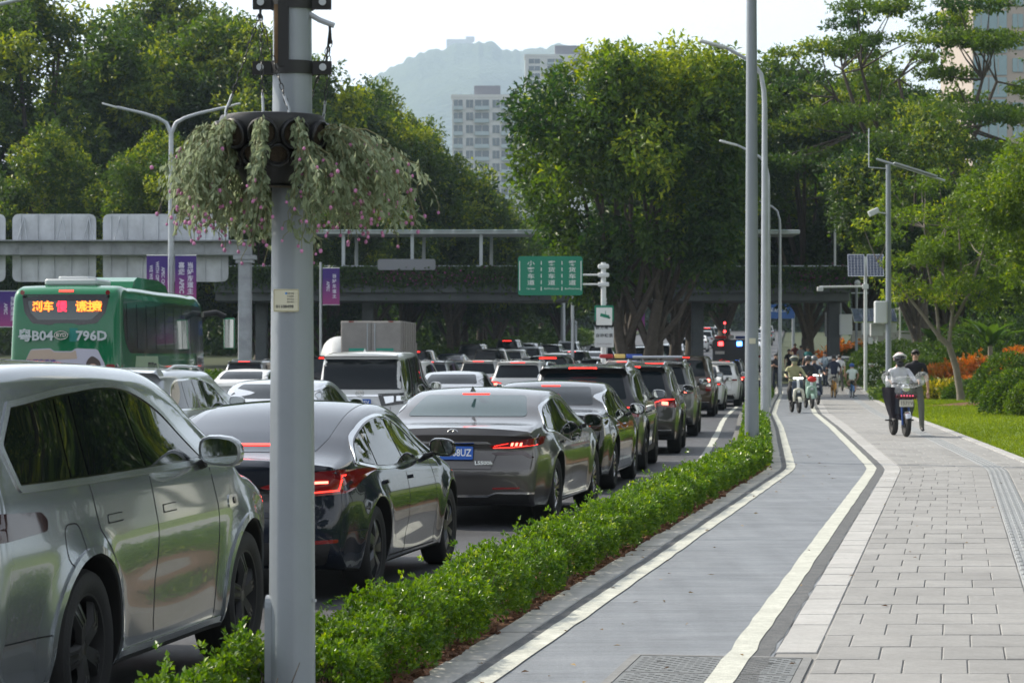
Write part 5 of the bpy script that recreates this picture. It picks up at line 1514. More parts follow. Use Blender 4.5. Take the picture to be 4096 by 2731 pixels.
# grass blades on the lawn
g = np.random.default_rng(9); n = 150000
u = g.random(n); d = 36 + (112 - 36) * u ** 1.35; off = 2.62 + g.random(n) ** 1.2 * 15
x = np.interp(d, _dd, _rp) + off
keep = (x < .2 * d + 1.5); x, d, off = x[keep], d[keep], off[keep]; n = len(x)
z = np.array([lawn_z(o_, q) for o_, q in zip(off, d)]) - .01
c = np.stack([x, d, z], 1); ax = unit(np.stack([g.normal(0, .45, n), g.normal(0, .45, n), np.ones(n)], 1))
nr = unit(np.stack([g.normal(0, 1, n), g.normal(0, 1, n), np.full(n, .15)], 1))
L = g.uniform(.03, .085, n) * (1 + .4 * (d > 70)); w = .010 * (1 + d / 50)
me = leaf_mesh("grass", c, ax, nr, L, w * np.ones(n), np.clip(g.normal(.45, .2, n) + .2 * np.sin(x * .7) * np.sin(d * .3), 0, 1))
L_GRASS = leafmat("grass blades", (.10, .17, .010), (.22, .30, .020), (.36, .40, .05), .45, .5, .3)
tag(meshobj("grass", me, L_GRASS), "short bright green grass blades of the lawn beside the pavement", "grass", kind="stuff")
# bare earth patch on the lawn
px_, pd_ = at(972, 84), 84.5
mb = MB(); ring = [(px_ + 1.3 * math.cos(a) * (1 + .15 * math.sin(3 * a)), pd_ + 1.6 * math.sin(a)) for a in np.linspace(0, 6.283, 25)[:-1]]
cz = [lawn_at(a, b) + .03 for a, b in ring]
mb.add([(a, b, c_) for (a, b), c_ in zip(ring, cz)] + [(px_, pd_, lawn_at(px_, pd_) + .10)], [(i, (i + 1) % 24, 24) for i in range(24)], 0, True)
tag(mb.build("earth_patch", M_SOIL), kind="structure")

# park trees on the right, outside the picture but mirrored in the car sides
GP = "park trees beside the viewer"
for k, (x, d, q, s_) in enumerate([(17, 8, T1, .7), (19, 24, T2, .7), (17.5, 38, T1, .58), (18, 50, T2, .56), (25, 47, T1, .75), (22.5, 64, T1, .62), (30, 62, T2, .75), (27, 78, T2, .6), (36, 84, T1, .8)]):
    dup_tree(q, (x, d, .2), k * 1.3, (s_, s_, s_), "tall park tree right of the viewer, mirrored in the car sides", GP)

# the street goes on behind the viewer: trees mirrored in the rear windows
for k, (x, d, q, s_) in enumerate([(-26, -58, T1, .8), (-13, -66, T2, .85), (-1, -72, T1, .8), (10, -60, T2, .8), (-38, -50, T2, .8)]):
    dup_tree(q, (x, d, -.2), k * 1.9, (s_, s_, s_), "street tree behind the viewer, mirrored in the rear windows", "street trees behind the viewer")

# a few fallen leaves on the lane and the paving
g = np.random.default_rng(77); n = 90
d = 12 + 34 * g.random(n) ** 1.6; off = np.where(g.random(n) < .65, g.uniform(-1.55, -.7, n), g.uniform(-.7, 2.3, n))
c = np.stack([np.interp(d, _dd, _rp) + off, d, np.full(n, .013)], 1); a = g.uniform(0, 6.28, n)
me = leaf_mesh("litter", c, np.stack([np.cos(a), np.sin(a), g.normal(0, .12, n)], 1), np.stack([g.normal(0, .25, n), g.normal(0, .25, n), np.ones(n)], 1), g.uniform(.025, .06, n), g.uniform(.015, .03, n), g.random(n))
tag(meshobj("fallen_leaves", me, leafmat("dry leaves", (.10, .05, .02), (.30, .20, .06), None, .1)), "few dry fallen leaves scattered over the cycle lane and paving", "leaves", kind="stuff")

# ================================================================ street furniture and structures
M_POLE = mat("painted grey pole", (.235, .265, .295), .42, .15, .1, vary=.06, nscale=3, bump=.12, bscale=40)
M_GALV = mat("galvanised steel", (.42, .45, .48), .45, .5, vary=.12, nscale=3)
M_WHITEP = mat("white painted steel", (.62, .65, .66), .45, vary=.05, nscale=2)
M_CONC = mat("stained concrete", (.33, .35, .38), .85, vary=.38, nscale=1.3, bump=.3, bscale=20)
M_DCONC = mat("dark concrete", (.085, .095, .10), .9, vary=.3, nscale=.8)
M_BLKM = mat("black painted metal", (.012, .013, .014), .5, .1)
M_RUST = mat("rust stained strap", (.20, .13, .07), .8, .2, vary=.4, nscale=20)
def pole_mesh(r0, r1, h, z0=0, n=24):
    return MB().lathe([(r0, z0), (r0 + (r1 - r0) * .33, z0 + h * .33), (r0 + (r1 - r0) * .66, z0 + h * .66), (r1, z0 + h)], n)

# --- near pole with the hanging flower planter
D0 = 11.4; X0 = PX(D0) - 1.71
np_ = empty("lamp_pole", (X0, D0, 0), 0, "thick pale grey lamp pole in the foreground carrying the flower planter", "lamp post")
mb = MB(); n = 8
# octagonal tube with softened arrises
prof = []
for zz, r_ in ((0, .104), (1.2, .098), (2.6, .0885), (4.0, .079), (6.2, .066)):
    prof.append((zz, r_))
ring = []
for k in range(8):
    for s in (-.16, 0, .16):
        ring.append((R(45 * k + 12) + s * .8, 1.0 if s == 0 else .992))
nn = len(ring)
vs = [(r_ * q * math.cos(a), r_ * q * math.sin(a), zz) for zz, r_ in prof for a, q in ring]
mb.add(vs, [(i * nn + k, i * nn + (k + 1) % nn, (i + 1) * nn + (k + 1) % nn, (i + 1) * nn + k) for i in range(len(prof) - 1) for k in range(nn)], 0, True)
pl = mb.build("shaft", M_POLE, np_, ang=70)
MB().lathe([(.0, 6.2), (.06, 6.2)], 16).build("shaft_cap", M_POLE, np_)
# access door near the foot
dr = rpoly([(-.055, .06), (.055, .06), (.055, .48), (-.055, .48)], .05)
mb = MB().prism(dr, .082, .112, 'xz'); o = mb.build("access_door", M_POLE, np_, (0, 0, .12), (0, 0, R(85)))
MB().box((0, -.11, .16), (.012, .012, .012)).box((0, -.11, .58), (.012, .012, .012)).build("door_screw", M_GALV, np_, rot=(0, 0, R(68)))
# identification label
lz = 1.64 + (357 - 300.5) * D0 / 2600
lb = MB().rbox((0, 0, 0), (.112, .098, .002), .006).build("identity_label", mat("cream label", (.62, .60, .47), .5), np_, (-.018, -.101, lz), (R(90), 0, R(-4)))
MB().box((0, .0455, .0012), (.108, .002, .001)).box((0, -.0455, .0012), (.108, .002, .001)).box((.053, 0, .0012), (.002, .092, .001)).box((-.053, 0, .0012), (.002, .092, .001)).build("label_border", mat("gold print", (.30, .26, .10), .5), lb)
M_INK = mat("dark ink", (.03, .035, .04), .6)
text("01108498", .0185, M_INK, lb, (-.006, -.027, .0013), bold=.0006, depth=.0004, squash=1.05)
for k, (t, w) in enumerate((("市政设施", .0085), ("扫码报修", .0075), ("服务热线", .0075), ("管养单位", .0075))): text(t + " ······", w, M_INK, lb, (.026, .030 - k * .0125, .0013), depth=.0004)
MB().lathe([(.0, .0014), (.005, .0014)], 14).build("round_mark", mat("blue ink", (.05, .25, .6), .5), lb, (-.0, .031, 0))

# planter bracket: two clamps and strap
zc1 = 1.64 + (357 - 68) * D0 / 2600; zc2 = 1.64 + (357 - 3) * D0 / 2600
br = empty("planter_bracket", (X0, D0, 0), 0, "black clamp bracket with bolts and hook arms round the foreground pole", "bracket")
for z in (zc1, zc2):
    r_ = .089 - .0062 * (z - 2.6)
    mb = MB()
    mb.lathe([(r_ + .002, -.028), (r_ + .010, -.028), (r_ + .010, .028), (r_ + .002, .028)], 32)
    cl = mb.build("clamp_ring", M_BLKM, br, (0, 0, z))
    for s in (-1, 1):
        MB().box((s * (r_ + .045), -.004, 0), (.082, .010, .056)).box((s * (r_ + .045), -.030, 0), (.082, .010, .056)).build("clamp_ear", M_BLKM, cl)
        MB().lathe([(.0, -.010), (.016, -.010), (.016, 0), (.0, 0)], 12, 'y').build("bolt", M_GALV, cl, (s * (r_ + .05), -.045, 0))
MB().box((-.032, -.088, (zc1 + zc2) / 2), (.046, .010, zc2 - zc1)).build("black_strap", M_BLKM, br)
MB().box((-.064, -.078, (zc1 + zc2) / 2), (.018, .008, zc2 - zc1 - .03)).build("rust_strap", M_RUST, br)
MB().tube([(.06, -.02, zc2 - .04), (.12, -.02, zc2 - .075), (.185, -.02, zc2 - .10)], .012, 8).build("hook_arm", M_GALV, br)
MB().tube([(.165, -.02, zc2 - .11), (.15, -.02, zc2 - .25), (.10, -.02, zc2 - .36)], .004, 6).build("cable", M_BLKM, br)

# hanging planter
ztop = 1.64 + (357 - 116) * D0 / 2600; zbot = 1.64 + (357 - 187) * D0 / 2600
HP = empty("hanging_planter", (X0 - .085, D0 - .03, zbot), 0, "round black hanging planter with open pockets, chained to the foreground pole", "planter")
hgt = ztop - zbot; rt_ = .235; rb_ = .085
M_PLAN = mat("black planter plastic", (.014, .015, .017), .45, bump=.15, bscale=50)
M_COIR = mat("dry coir and soil", (.055, .04, .026), .95, vary=.5, nscale=60, bump=.8, bscale=200)
mb = MB()
mb.lathe([(.105, .0), (rb_ + .03, -.01), (rb_ + .045, .02), (rb_ + .06, .06), (.175, .155), (.222, hgt - .08), (rt_, hgt - .03), (rt_ - .01, hgt - .004), (rt_ - .03, hgt), (.12, hgt - .01)], 40)
mb.build("planter_shell", M_PLAN, HP)
MB().lathe([(rb_ + .005, -.008), (rb_ + .05, -.012), (rb_ + .052, -.002), (rb_ + .005, .0)], 30).build("bottom_rim", mat("brown rim", (.06, .05, .035), .6), HP)
pockets = []
for row, (zz, rr_, pr_) in enumerate(((hgt - .092, .222, .058), (.13, .170, .047))):
    for k in range(10):
        a = 2 * math.pi * k / 10 + (.0 if row == 0 else .31) + R(-90) - .09
        ca, sa = math.cos(a), math.sin(a)
        tlt = R(14 if row == 0 else 28)
        mb = MB(); mb.lathe([(pr_ + .008, -.015), (pr_ + .010, .012), (pr_ + .004, .018), (pr_ - .004, .014), (pr_ - .006, -.012)], 20)
        o = mb.build("pocket_ring", M_PLAN, HP, (rr_ * ca, rr_ * sa, zz), (0, R(90) + tlt, a))
        MB().lathe([(.0, .001), (pr_ * .5, .006), (pr_ - .005, .0)], 16).build("pocket_fill", M_COIR, o)
        pockets.append((a, rr_, zz, row))
# chains: links as small ovals
def chain(p0, p1, parent, sag=.0):
    p0, p1 = Vector(p0), Vector(p1); L = (p1 - p0).length; n = int(L / .034); dirv = (p1 - p0).normalized()
    a = dirv.cross(Vector((0, 1, 0.2))).normalized(); b = dirv.cross(a)
    mb = MB()
    for i in range(n):
        t = (i + .5) / n; c = p0.lerp(p1, t) + Vector((0, 0, -sag * 4 * t * (1 - t))); e = a if i % 2 else b
        pts = [c + dirv * .019 * math.cos(q) + e * .008 * math.sin(q) for q in np.linspace(0, 2 * math.pi, 9)]
        mb.tube(pts, .0024, 4, cap=False)
    o = mb.build("chain", M_BLKM, parent); o["kind"] = "stuff"
    return o
hl = (-.055, -.0, zc2 - zbot - .05); hr = (.255, .01, zc2 - zbot - .16)
zr = hgt + .0
for a_, h_ in (((-.19, -.12, zr), hl), ((-.02, -.21, zr), hl), ((.09, -.20, zr), hl), ((.22, .05, zr - .02), hr), ((.12, .19, zr), hr)):
    chain(a_, h_, HP)
    MB().tube([Vector(a_) + Vector((0, 0, -.03)), Vector(a_) + Vector((0, 0, .012)), Vector(a_) + (Vector(h_) - Vector(a_)).normalized() * .09], .006, 6).build("shackle", M_GALV, HP)
MB().tube([(-.05, 0, zc2 - zbot), (-.055, 0, zc2 - zbot - .07)], .006, 6).tube([(.25, .01, zc2 - zbot - .1), (.255, .01, zc2 - zbot - .18)], .006, 6).build("hook", M_BLKM, HP)
# wilted trailing plants, one per pocket
L_WILT = leafmat("wilted leaves", (.15, .19, .11), (.33, .39, .26), (.48, .53, .38), .32, .6, .3)
M_STEMG = mat("dry stems", (.17, .17, .08), .8, vary=.3, nscale=30)
M_PINK = mat("pink globe flower", (.50, .20, .38), .8, vary=.3, nscale=80)
gg = np.random.default_rng(17)
names_p = {}
fl_mesh = MB().ball((0, 0, 0), (.0075, .0075, .009), 8, 6).mesh("flower_head"); fl_mesh.materials.append(M_PINK)
def trailing(a, rr_, zz, row, k, label):
    ca, sa = math.cos(a), math.sin(a)
    wide = abs(ca) > .55
    n_st = (19 if row == 0 else 12) if wide else 13
    reach = (.10 if not wide else (.30 if ca > 0 else .17)) * (1.0 if row == 0 else .8)
    hang = (.40 if row == 0 else .33) * (1.0 if not wide else .82)
    tp = empty("trailing_plant", (HP.location.x + rr_ * ca, HP.location.y + rr_ * sa, zbot + zz), 0, label, "plant", "wilted trailing plants in the planter")
    C = []; A = []; N = []; LL = []; WW = []; T = []; sm = MB(); fpos = []
    for s in range(n_st):
        sp_ = gg.normal(0, .16 if not wide else .34); da = a + sp_; rch = reach * gg.uniform(.4, 1.4); hg = hang * gg.uniform(.5, 1.2)
        e = np.array([math.cos(da), math.sin(da), 0.0]); pts = []
        rise = gg.uniform(.0, .06); sway = gg.normal(0, .035, 3) * np.array([1, 1, 0])
        for i in range(13):
            t = i / 12; p = e * (.03 + rch) * math.sin(min(1, t * 1.25) * math.pi / 2) + np.array([0, 0, rise * math.sin(min(1, t * 2.2) * math.pi) - hg * max(0, t - .15) ** 1.3 * 1.25]) + sway * t * t
            p = p + gg.normal(0, .006, 3) * (t > 0); pts.append(p)
        sm.tube(pts, [.0034 * (1 - .6 * i / 12) for i in range(13)], 4, cap=False)
        nl = 40; tb = gg.uniform(0, .45)
        for q in range(nl):
            t = .10 + .90 * gg.random(); i = min(11, int(t * 12)); p = pts[i] * (1 - (t * 12 - i)) + pts[i + 1] * (t * 12 - i)
            ax = np.array([gg.normal(0, .5) + e[0] * .3, gg.normal(0, .5) + e[1] * .3, -1.0]); L = gg.uniform(.022, .052)
            C.append(p + gg.normal(0, .010, 3)); A.append(ax); N.append(gg.normal(0, .8, 3) + e * 1.3); LL.append(L); WW.append(L * gg.uniform(.30, .52)); T.append(tb + gg.uniform(0, .55))
        if gg.random() < .7:
            p = pts[-1] + gg.normal(0, .02, 3); q2 = p + np.array([gg.normal(0, .012), gg.normal(0, .012), -gg.uniform(.03, .09)])
            sm.tube([pts[-1], p * .5 + q2 * .5, q2], .0016, 4, cap=False); fpos.append(q2)
        if gg.random() < .55:
            p = pts[int(gg.integers(5, 12))] + e * .025 + gg.normal(0, .025, 3); fpos.append(p)
    o = meshobj("foliage", leaf_mesh("foliage", np.array(C), np.array(A), np.array(N), LL, WW, np.array(T), .3), L_WILT, tp); o["kind"] = "stuff"
    o = sm.build("stems", M_STEMG, tp); o["kind"] = "stuff"
    for p in fpos:
        f_ = bpy.data.objects.new("flower_head", fl_mesh); link(f_, tp); f_.location = p; s_ = gg.uniform(.75, 1.15); f_.scale = (s_, s_, s_)
    return tp
def side_word(a):
    ca, sa = math.cos(a), math.sin(a)
    lr = "left" if ca < -.55 else ("right" if ca > .55 else ("left of centre" if ca < 0 else "right of centre"))
    return ("front " if sa < -.2 else ("back " if sa > .2 else "")) + lr
for k, (a, rr_, zz, row) in enumerate(pockets):
    deg = math.degrees(a) % 360
    if row == 1 and 235 < deg < 300: continue      # the shell shows bare here
    trailing(a, rr_, zz, row, k, "wilted plant trailing from %s pocket, %s of planter" % ("upper" if row == 0 else "lower", side_word(a)))

# --- further lamp posts along the hedge
def lamp_post(d, h, r0, label, arm=True, kind="single", off=-1.72, x=None, lean=0, group="lamp posts along the hedge", base=0.0, armlen=2.2, mir=False):
    x_ = PX(d) + off if x is None else x
    root = empty("lamp_post", (x_, d, gz(d) + base), 0, label, "lamp post", group)
    if kind == "plain":
        pole_mesh(r0, r0 * .62, h).build("shaft", M_POLE, root)
    else:
        ss = (-1,) if kind == "single" else (-1, 1)
        m = M_GALV
        pole_mesh(r0, r0 * .6, h - .9, n=16).build("shaft", m, root)
        for s in ss:
            A_ = armlen * .8; pts = [(0, 0, h - .95), (s * .015, 0, h - .62), (s * .09 * A_, 0, h - .24), (s * .25 * A_, 0, h - .05), (s * .5 * A_, 0, h + .12), (s * A_, 0, h + .36)]
            MB().tube(pts, [r0 * .6, r0 * .55, r0 * .5, r0 * .45, r0 * .4, r0 * .36], 8).build("arm", m, root)
            mb = MB(); mb.rbox((s * (armlen * .8 + .28), 0, h + .43), (.62, .24, .06), .05, rot=rotm(0, -s * 15, 0)); mb.build("lamp_head", M_WHITEP, root)
    MB().lathe([(r0 * 1.0, 0), (r0 * 1.7, .0), (r0 * 1.7, .02), (r0 * 1.0, .02)], 16).build("base_plate", M_GALV, root)
    return root
p2 = lamp_post(41.0, 9.5, .115, "tall plain grey pole rising out of the hedge right of the black sedan", kind="plain", off=-1.80)
MB().rbox((0, -.112, 1.9), (.10, .004, .085), .001).build("identity_label", MATS["cream label"], p2)
lamp_post(58, 8.2, .10, "curved arm lamp post hidden behind the tall grey pole", off=-1.58, armlen=1.1)
lamp_post(86, 8.3, .095, "curved arm lamp post beyond the tall grey pole at the hedge end", off=-1.45, armlen=1.3)
lamp_post(113, 8.2, .09, "most distant curved arm lamp post on the hedge line", off=-1.25, armlen=1.7)
# double armed lamp on the median and a lamp head at the upper left
dl = lamp_post(100, 10.9, .15, "pale double armed lamp post rising behind the bus", kind="double", x=(171 - 512) * 100 / 2600, armlen=2.6, group="median lamp posts")
lamp_post(75, 11.6, .15, "lamp post whose single arm enters at the top left corner", kind="double", x=-16.3, armlen=2.6, group="median lamp posts")
# banners on the double armed lamp
def grad_mat(name, c0, c1):
    if name in MATS: return MATS[name]
    m = bpy.data.materials.new(name); MATS[name] = m; m.use_nodes = True; nt = m.node_tree; b = nt.nodes["Principled BSDF"]; b.inputs["Roughness"].default_value = .7
    tc = nt.nodes.new("ShaderNodeTexCoord"); sx = nt.nodes.new("ShaderNodeSeparateXYZ"); cr = nt.nodes.new("ShaderNodeValToRGB")
    nt.links.new(tc.outputs["Generated"], sx.inputs[0]); nt.links.new(sx.outputs["Y"], cr.inputs[0])
    cr.color_ramp.elements[0].color = (*c0, 1); cr.color_ramp.elements[1].color = (*c1, 1); cr.color_ramp.elements[0].position = .05; cr.color_ramp.elements[1].position = .75
    nt.links.new(cr.outputs[0], b.inputs["Base Color"]); return m
M_BANN = grad_mat("purple banner print", (.33, .05, .22), (.055, .022, .20))
M_BTXT = mat("banner lettering", (.62, .60, .72), .6)
def banner(x, d, z0, z1, w, lines, rot, label, cjk=False):
    h = z1 - z0
    o = tag(MB().rbox((0, 0, 0), (w, h, .03), .01).build("banner", M_BANN, None, (x, d, (z0 + z1) / 2), (R(90), 0, 0)), label, "banner", "purple street banners")
    for t, sz, lx, ly in lines: text(t, sz, M_BTXT, o, (lx, ly, .017), (0, 0, rot), bold=sz * .03, depth=.002)
    for s in (-1, 1): MB().tube([(-w / 2, s * (h / 2 + .02), 0), (w / 2, s * (h / 2 + .02), 0)], .02, 6).build("banner_rod", M_WHITEP, o)
    return o
bx = (171 - 512) * 99.8 / 2600; bz1 = 1.64 + (357 - 255.5) * 99.8 / 2600; bz0 = bz1 - 1.75
banner(bx - .53, 99.8, bz0, bz1, .82, [("WE WELCOME", .17, -.24, -.05), ("WITH OPEN ARMS", .17, -.0, -.05), ("APEC CHINA", .17, .22, -.05)], R(-90), "purple banner with English lettering left of the double armed lamp post")
b2 = banner(bx + .56, 99.8, bz0, bz1, .82, [], 0, "purple banner with Chinese characters right of the double armed lamp post")
for k, ch in enumerate("当好东道主"): text(ch, .24, M_BTXT, b2, (.18, .50 - k * .25, .017), bold=.008)
for k, ch in enumerate("喜迎"): text(ch, .24, M_BTXT, b2, (-.16, .50 - k * .25, .017), bold=.008)
text("APEC", .24, M_BTXT, b2, (-.16, -.28, .017), (0, 0, R(-90)), bold=.008)
for px_, py0, py1, d_, lb_ in ((9, 291, 326, 112, "purple banner at the far left edge behind the bus"), (331, 268, 304, 125, "purple banner peeking out right of the flower pole"), (617, 301, 329, 122, "narrow purple banner left of the big tree trunk"), (636, 299, 330, 121, "purple banner between the trunks of the big tree")):
    z1 = 1.64 + (357 - py0) * d_ / 2600; z0 = 1.64 + (357 - py1) * d_ / 2600
    b_ = banner(at(px_, d_), d_, z0, z1, .82, [], 0, lb_)
    for k, ch in enumerate("当好东道主"): text(ch, .2, M_BTXT, b_, (.16, (z1 - z0) * (.28 - k * .14), .017), bold=.006)
    text("APEC", .2, M_BTXT, b_, (-.15, 0, .017), (0, 0, R(-90)), bold=.006)
    MB().tube([(-.5, (z1 - z0) / 2 + .3, -.05), (-.5, -z0 * 1.0 - (z1 - z0) / 2 + gz(d_) * 0, -.05)], .06, 8).build("banner_post", M_GALV, b_)

# --- sign gantry at the left with sign backs
GD = 112.0
def gx(px): return (px - 512) * GD / 2600
def gzz(py): return 1.64 + (357 - py) * GD / 2600
GA = empty("sign_gantry", (gx(245), GD, 0), 0, "weathered grey sign gantry spanning the left carriageway", "gantry")
x0, x1 = gx(-60) - gx(245), 0
mb = MB(); mb.rbox(((x0 + x1) / 2 - .02, 0, (gzz(241) + gzz(255)) / 2), (x1 - x0 + .6, .7, gzz(241) - gzz(255)), .04); bm_ = mb.build("beam", M_CONC, GA)
for k in range(14):
    x = x0 + .4 + k * 1.0; MB().box((x, -.365, (gzz(241) + gzz(255)) / 2), (.05, .03, gzz(241.5) - gzz(254.5))).build("stiffener", M_CONC, bm_)
MB().box(((x0 + x1) / 2, -.36, gzz(241) + .012), (x1 - x0 + .66, .8, .05)).build("beam_flange", M_CONC, GA)
mb = MB(); mb.rbox((0, 0, (gzz(255) - .3) / 2 - .15), (.56, .56, gzz(255) + .3), .08); mb.build("column", M_CONC, GA)
mb = MB(); mb.box((0, 0, gzz(257)), (.95, .8, .18)).box((0, 0, gzz(261)), (.75, .7, .14)); mb.build("column_head", M_CONC, GA)
M_SBACK = mat("aluminium sign back", (.52, .55, .59), .5, .25, vary=.32, nscale=.9)
for (pa, pb, lb_) in ((-45, 3, "sign panel seen from behind, cut by the left picture edge"), (10, 94, "large sign panel seen from behind above the bus"), (101, 227, "widest sign panel seen from behind beside the double armed lamp")):
    w = gx(pb) - gx(pa); h = gzz(213) - gzz(281); cx = (gx(pa) + gx(pb)) / 2
    sg = empty("road_sign_back", (cx, GD + .5, (gzz(213) + gzz(281)) / 2), 0, lb_, "sign", "sign panels on the gantry")
    MB().prism(rpoly([(-w / 2, -h / 2), (w / 2, -h / 2), (w / 2, h / 2), (-w / 2, h / 2)], .3), 0, .03, 'xz').build("panel_sheet", M_SBACK, sg)
    ns = max(3, int(w / .62))
    for k in range(ns):
        x = -w / 2 + w * (k + .5) / ns; MB().box((x, -.045, 0), (.05, .08, h * .97)).build("panel_rib", M_SBACK, sg)
    for s in (-.36, .1, .42):
        if w < 3 and s > 0: continue
        for q in (-1, 1): MB().tube([(w * s, -.1, h * .45), (w * s + q * .28, -.5, -.05)], .03, 6).build("brace", M_GALV, sg)

# --- planted footbridge with a canopy
BD = 131.0
def bxx(px): return (px - 512) * BD / 2600
def bzz(py): return 1.64 + (357 - py) * BD / 2600
FB = empty("footbridge", (bxx(560), BD, 0), 0, "dark planted footbridge with a slim canopy crossing the whole road", "bridge")
xa, xb = bxx(215) - bxx(560), bxx(850) - bxx(560)
mb = MB(); mb.rbox(((xa + xb) / 2, 1.9, (bzz(284) + bzz(301)) / 2), (xb - xa, 3.8, bzz(284) - bzz(301)), .1); mb.build("deck", M_DCONC, FB)
mb = MB(); mb.box(((xa + xb) / 2, -.12, (bzz(270) + bzz(292)) / 2), (xb - xa, .3, bzz(270) - bzz(292))); mb.build("planter_trough", M_DCONC, FB)
g = np.random.default_rng(33); n = 30000
c = np.stack([g.uniform(xa, xb, n), -.3 + g.normal(0, .09, n), bzz(268) - np.abs(g.normal(0, .42, n)) + .12], 1)
ax = unit(np.stack([g.normal(0, .4, n), -.5 + g.normal(0, .3, n), -.7 + g.normal(0, .5, n)], 1)); nr = unit(np.stack([g.normal(0, .5, n), -np.ones(n), g.normal(0, .5, n) + .4], 1))
o = meshobj("trailing_greenery", leaf_mesh("vines", c, ax, nr, g.uniform(.12, .28, n), g.uniform(.07, .13, n), np.clip(g.normal(.35, .2, n), 0, 1)), L_DARK, FB); o["kind"] = "stuff"
n = 500
cx_ = g.choice([bxx(400) - bxx(560), bxx(425) - bxx(560), bxx(470) - bxx(560), bxx(820) - bxx(560)], n) + g.normal(0, 1.0, n)
o = meshobj("bougainvillea", leaf_mesh("bloom", np.stack([cx_, np.full(n, -.45) + g.normal(0, .08, n), bzz(276) + g.normal(0, .22, n)], 1), g.normal(0, 1, (n, 3)), g.normal(0, 1, (n, 3)), np.full(n, .12), np.full(n, .1), g.random(n)), leafmat("bougainvillea bracts", (.16, .03, .10), (.32, .07, .2), None, .3), FB); o["kind"] = "stuff"
M_CAN = mat("pale canopy steel", (.45, .50, .52), .5, vary=.1, nscale=1)
ca, cb = bxx(300) - bxx(560), bxx(800) - bxx(560)
cano = MB().rbox(((ca + cb) / 2, 1.6, bzz(231.5)), (cb - ca, 3.4, .22), .05).build("canopy_beam", M_CAN, FB)
k = 0; x = ca + .3
while x < cb - .6:
    MB().box((x + .5, 1.5, bzz(228.4)), (.92, 3.5, .05), rot=rotm(2.5, 0, 0)).build("canopy_panel", mat("frosted canopy glass", (.42, .52, .52), .25, 0, .3), FB); x += 1.06
for px_ in (343, 412, 481, 550, 620, 690, 764):
    for yy in (.3, 2.9):
        MB().rbox((bxx(px_) - bxx(560) + (0.0 if yy < 1 else .5), yy, (bzz(232) + bzz(284)) / 2), (.17, .17, bzz(232) - bzz(284)), .02).build("canopy_post", M_CAN, FB)
MB().tube([(xa, -.25, bzz(266)), (xb, -.25, bzz(266))], .03, 6).tube([(xa, 3.6, bzz(263)), (xb, 3.6, bzz(263))], .03, 6).build("handrail", M_GALV, FB)
for px_ in (258, 366, 700, 838):
    MB().rbox((bxx(px_) - bxx(560), 1.9, (bzz(300) - .4) / 2), (.6, .8, bzz(300) + .4), .1).build("pier", M_DCONC, FB)
tag(MB().prism(rpoly([(-1.45, -.2), (1.45, -.2), (1.45, .35), (-1.45, .35)], .12), 0, .05, 'xz').build("blank_sign", mat("grey sign back", (.20, .21, .23), .6), None, (bxx(407), BD - .6, bzz(266))), "grey sign back fixed to the footbridge right of the flower pole", "sign")

# --- green lane sign on its post
SD = 98.0
def sx(px): return (px - 512) * SD / 2600
def sz(py): return 1.64 + (357 - py) * SD / 2600
M_SGREEN = mat("green road sign", (.0, .20, .115), .45); M_SWHITE = mat("sign white", (.72, .75, .74), .45)
sp_ = empty("sign_post", (sx(603.5), SD, road_z(SD)), 0, "white sign post with clamp arms carrying the green lane sign", "sign post")
pole_mesh(.105, .095, sz(262) + .15, n=16).build("shaft", M_WHITEP, sp_)
for py in (274.5, 284):
    MB().tube([(sx(570) - sx(603.5), -.12, sz(py) + .15), (0, -.12, sz(py) + .15)], .035, 8).build("sign_arm", M_WHITEP, sp_)
    MB().rbox((0, -.02, sz(py) + .15), (.42, .3, .16), .05).build("clamp", M_WHITEP, sp_)
mb = MB().rbox((0, 0, sz(266) + .15), (.42, .3, .16), .05); mb.build("clamp", M_WHITEP, sp_)
w = sx(582.5) - sx(518); h = sz(256) - sz(295)
GS = tag(MB().prism(rpoly([(-w / 2, -h / 2), (w / 2, -h / 2), (w / 2, h / 2), (-w / 2, h / 2)], .12), -.02, .02, 'xz').build("lane_sign", M_SGREEN, None, ((sx(518) + sx(582.5)) / 2, SD - .2, (sz(256) + sz(295)) / 2)), "green lane sign with three columns of white Chinese characters", "sign")
for cx, word, eng in ((-.30, "小客车道", "Car Lane"), (.02, "客货车道", "Bus/Truck Lane"), (.34, "客货车道", "Bus/Truck Lane")):
    for k, ch in enumerate(word): text(ch, .205, M_SWHITE, GS, (cx * w, h * (.31 - k * .165), -.022), (R(90), 0, 0), bold=.002, squash=1.4)
    text(eng, .088, M_SWHITE, GS, (cx * w, -h * .33, -.022), (R(90), 0, 0), bold=.001)
for cx in (-.14, .18):
    for k in range(5): MB().box((cx * w, -.022, h * (.33 - k * .165)), (.03, .004, .14)).build("lane_mark", M_SWHITE, GS)
for cx in (-.475, .475): MB().box((cx * w, -.022, 0), (.03, .004, h * .75)).build("lane_mark", M_SWHITE, GS)
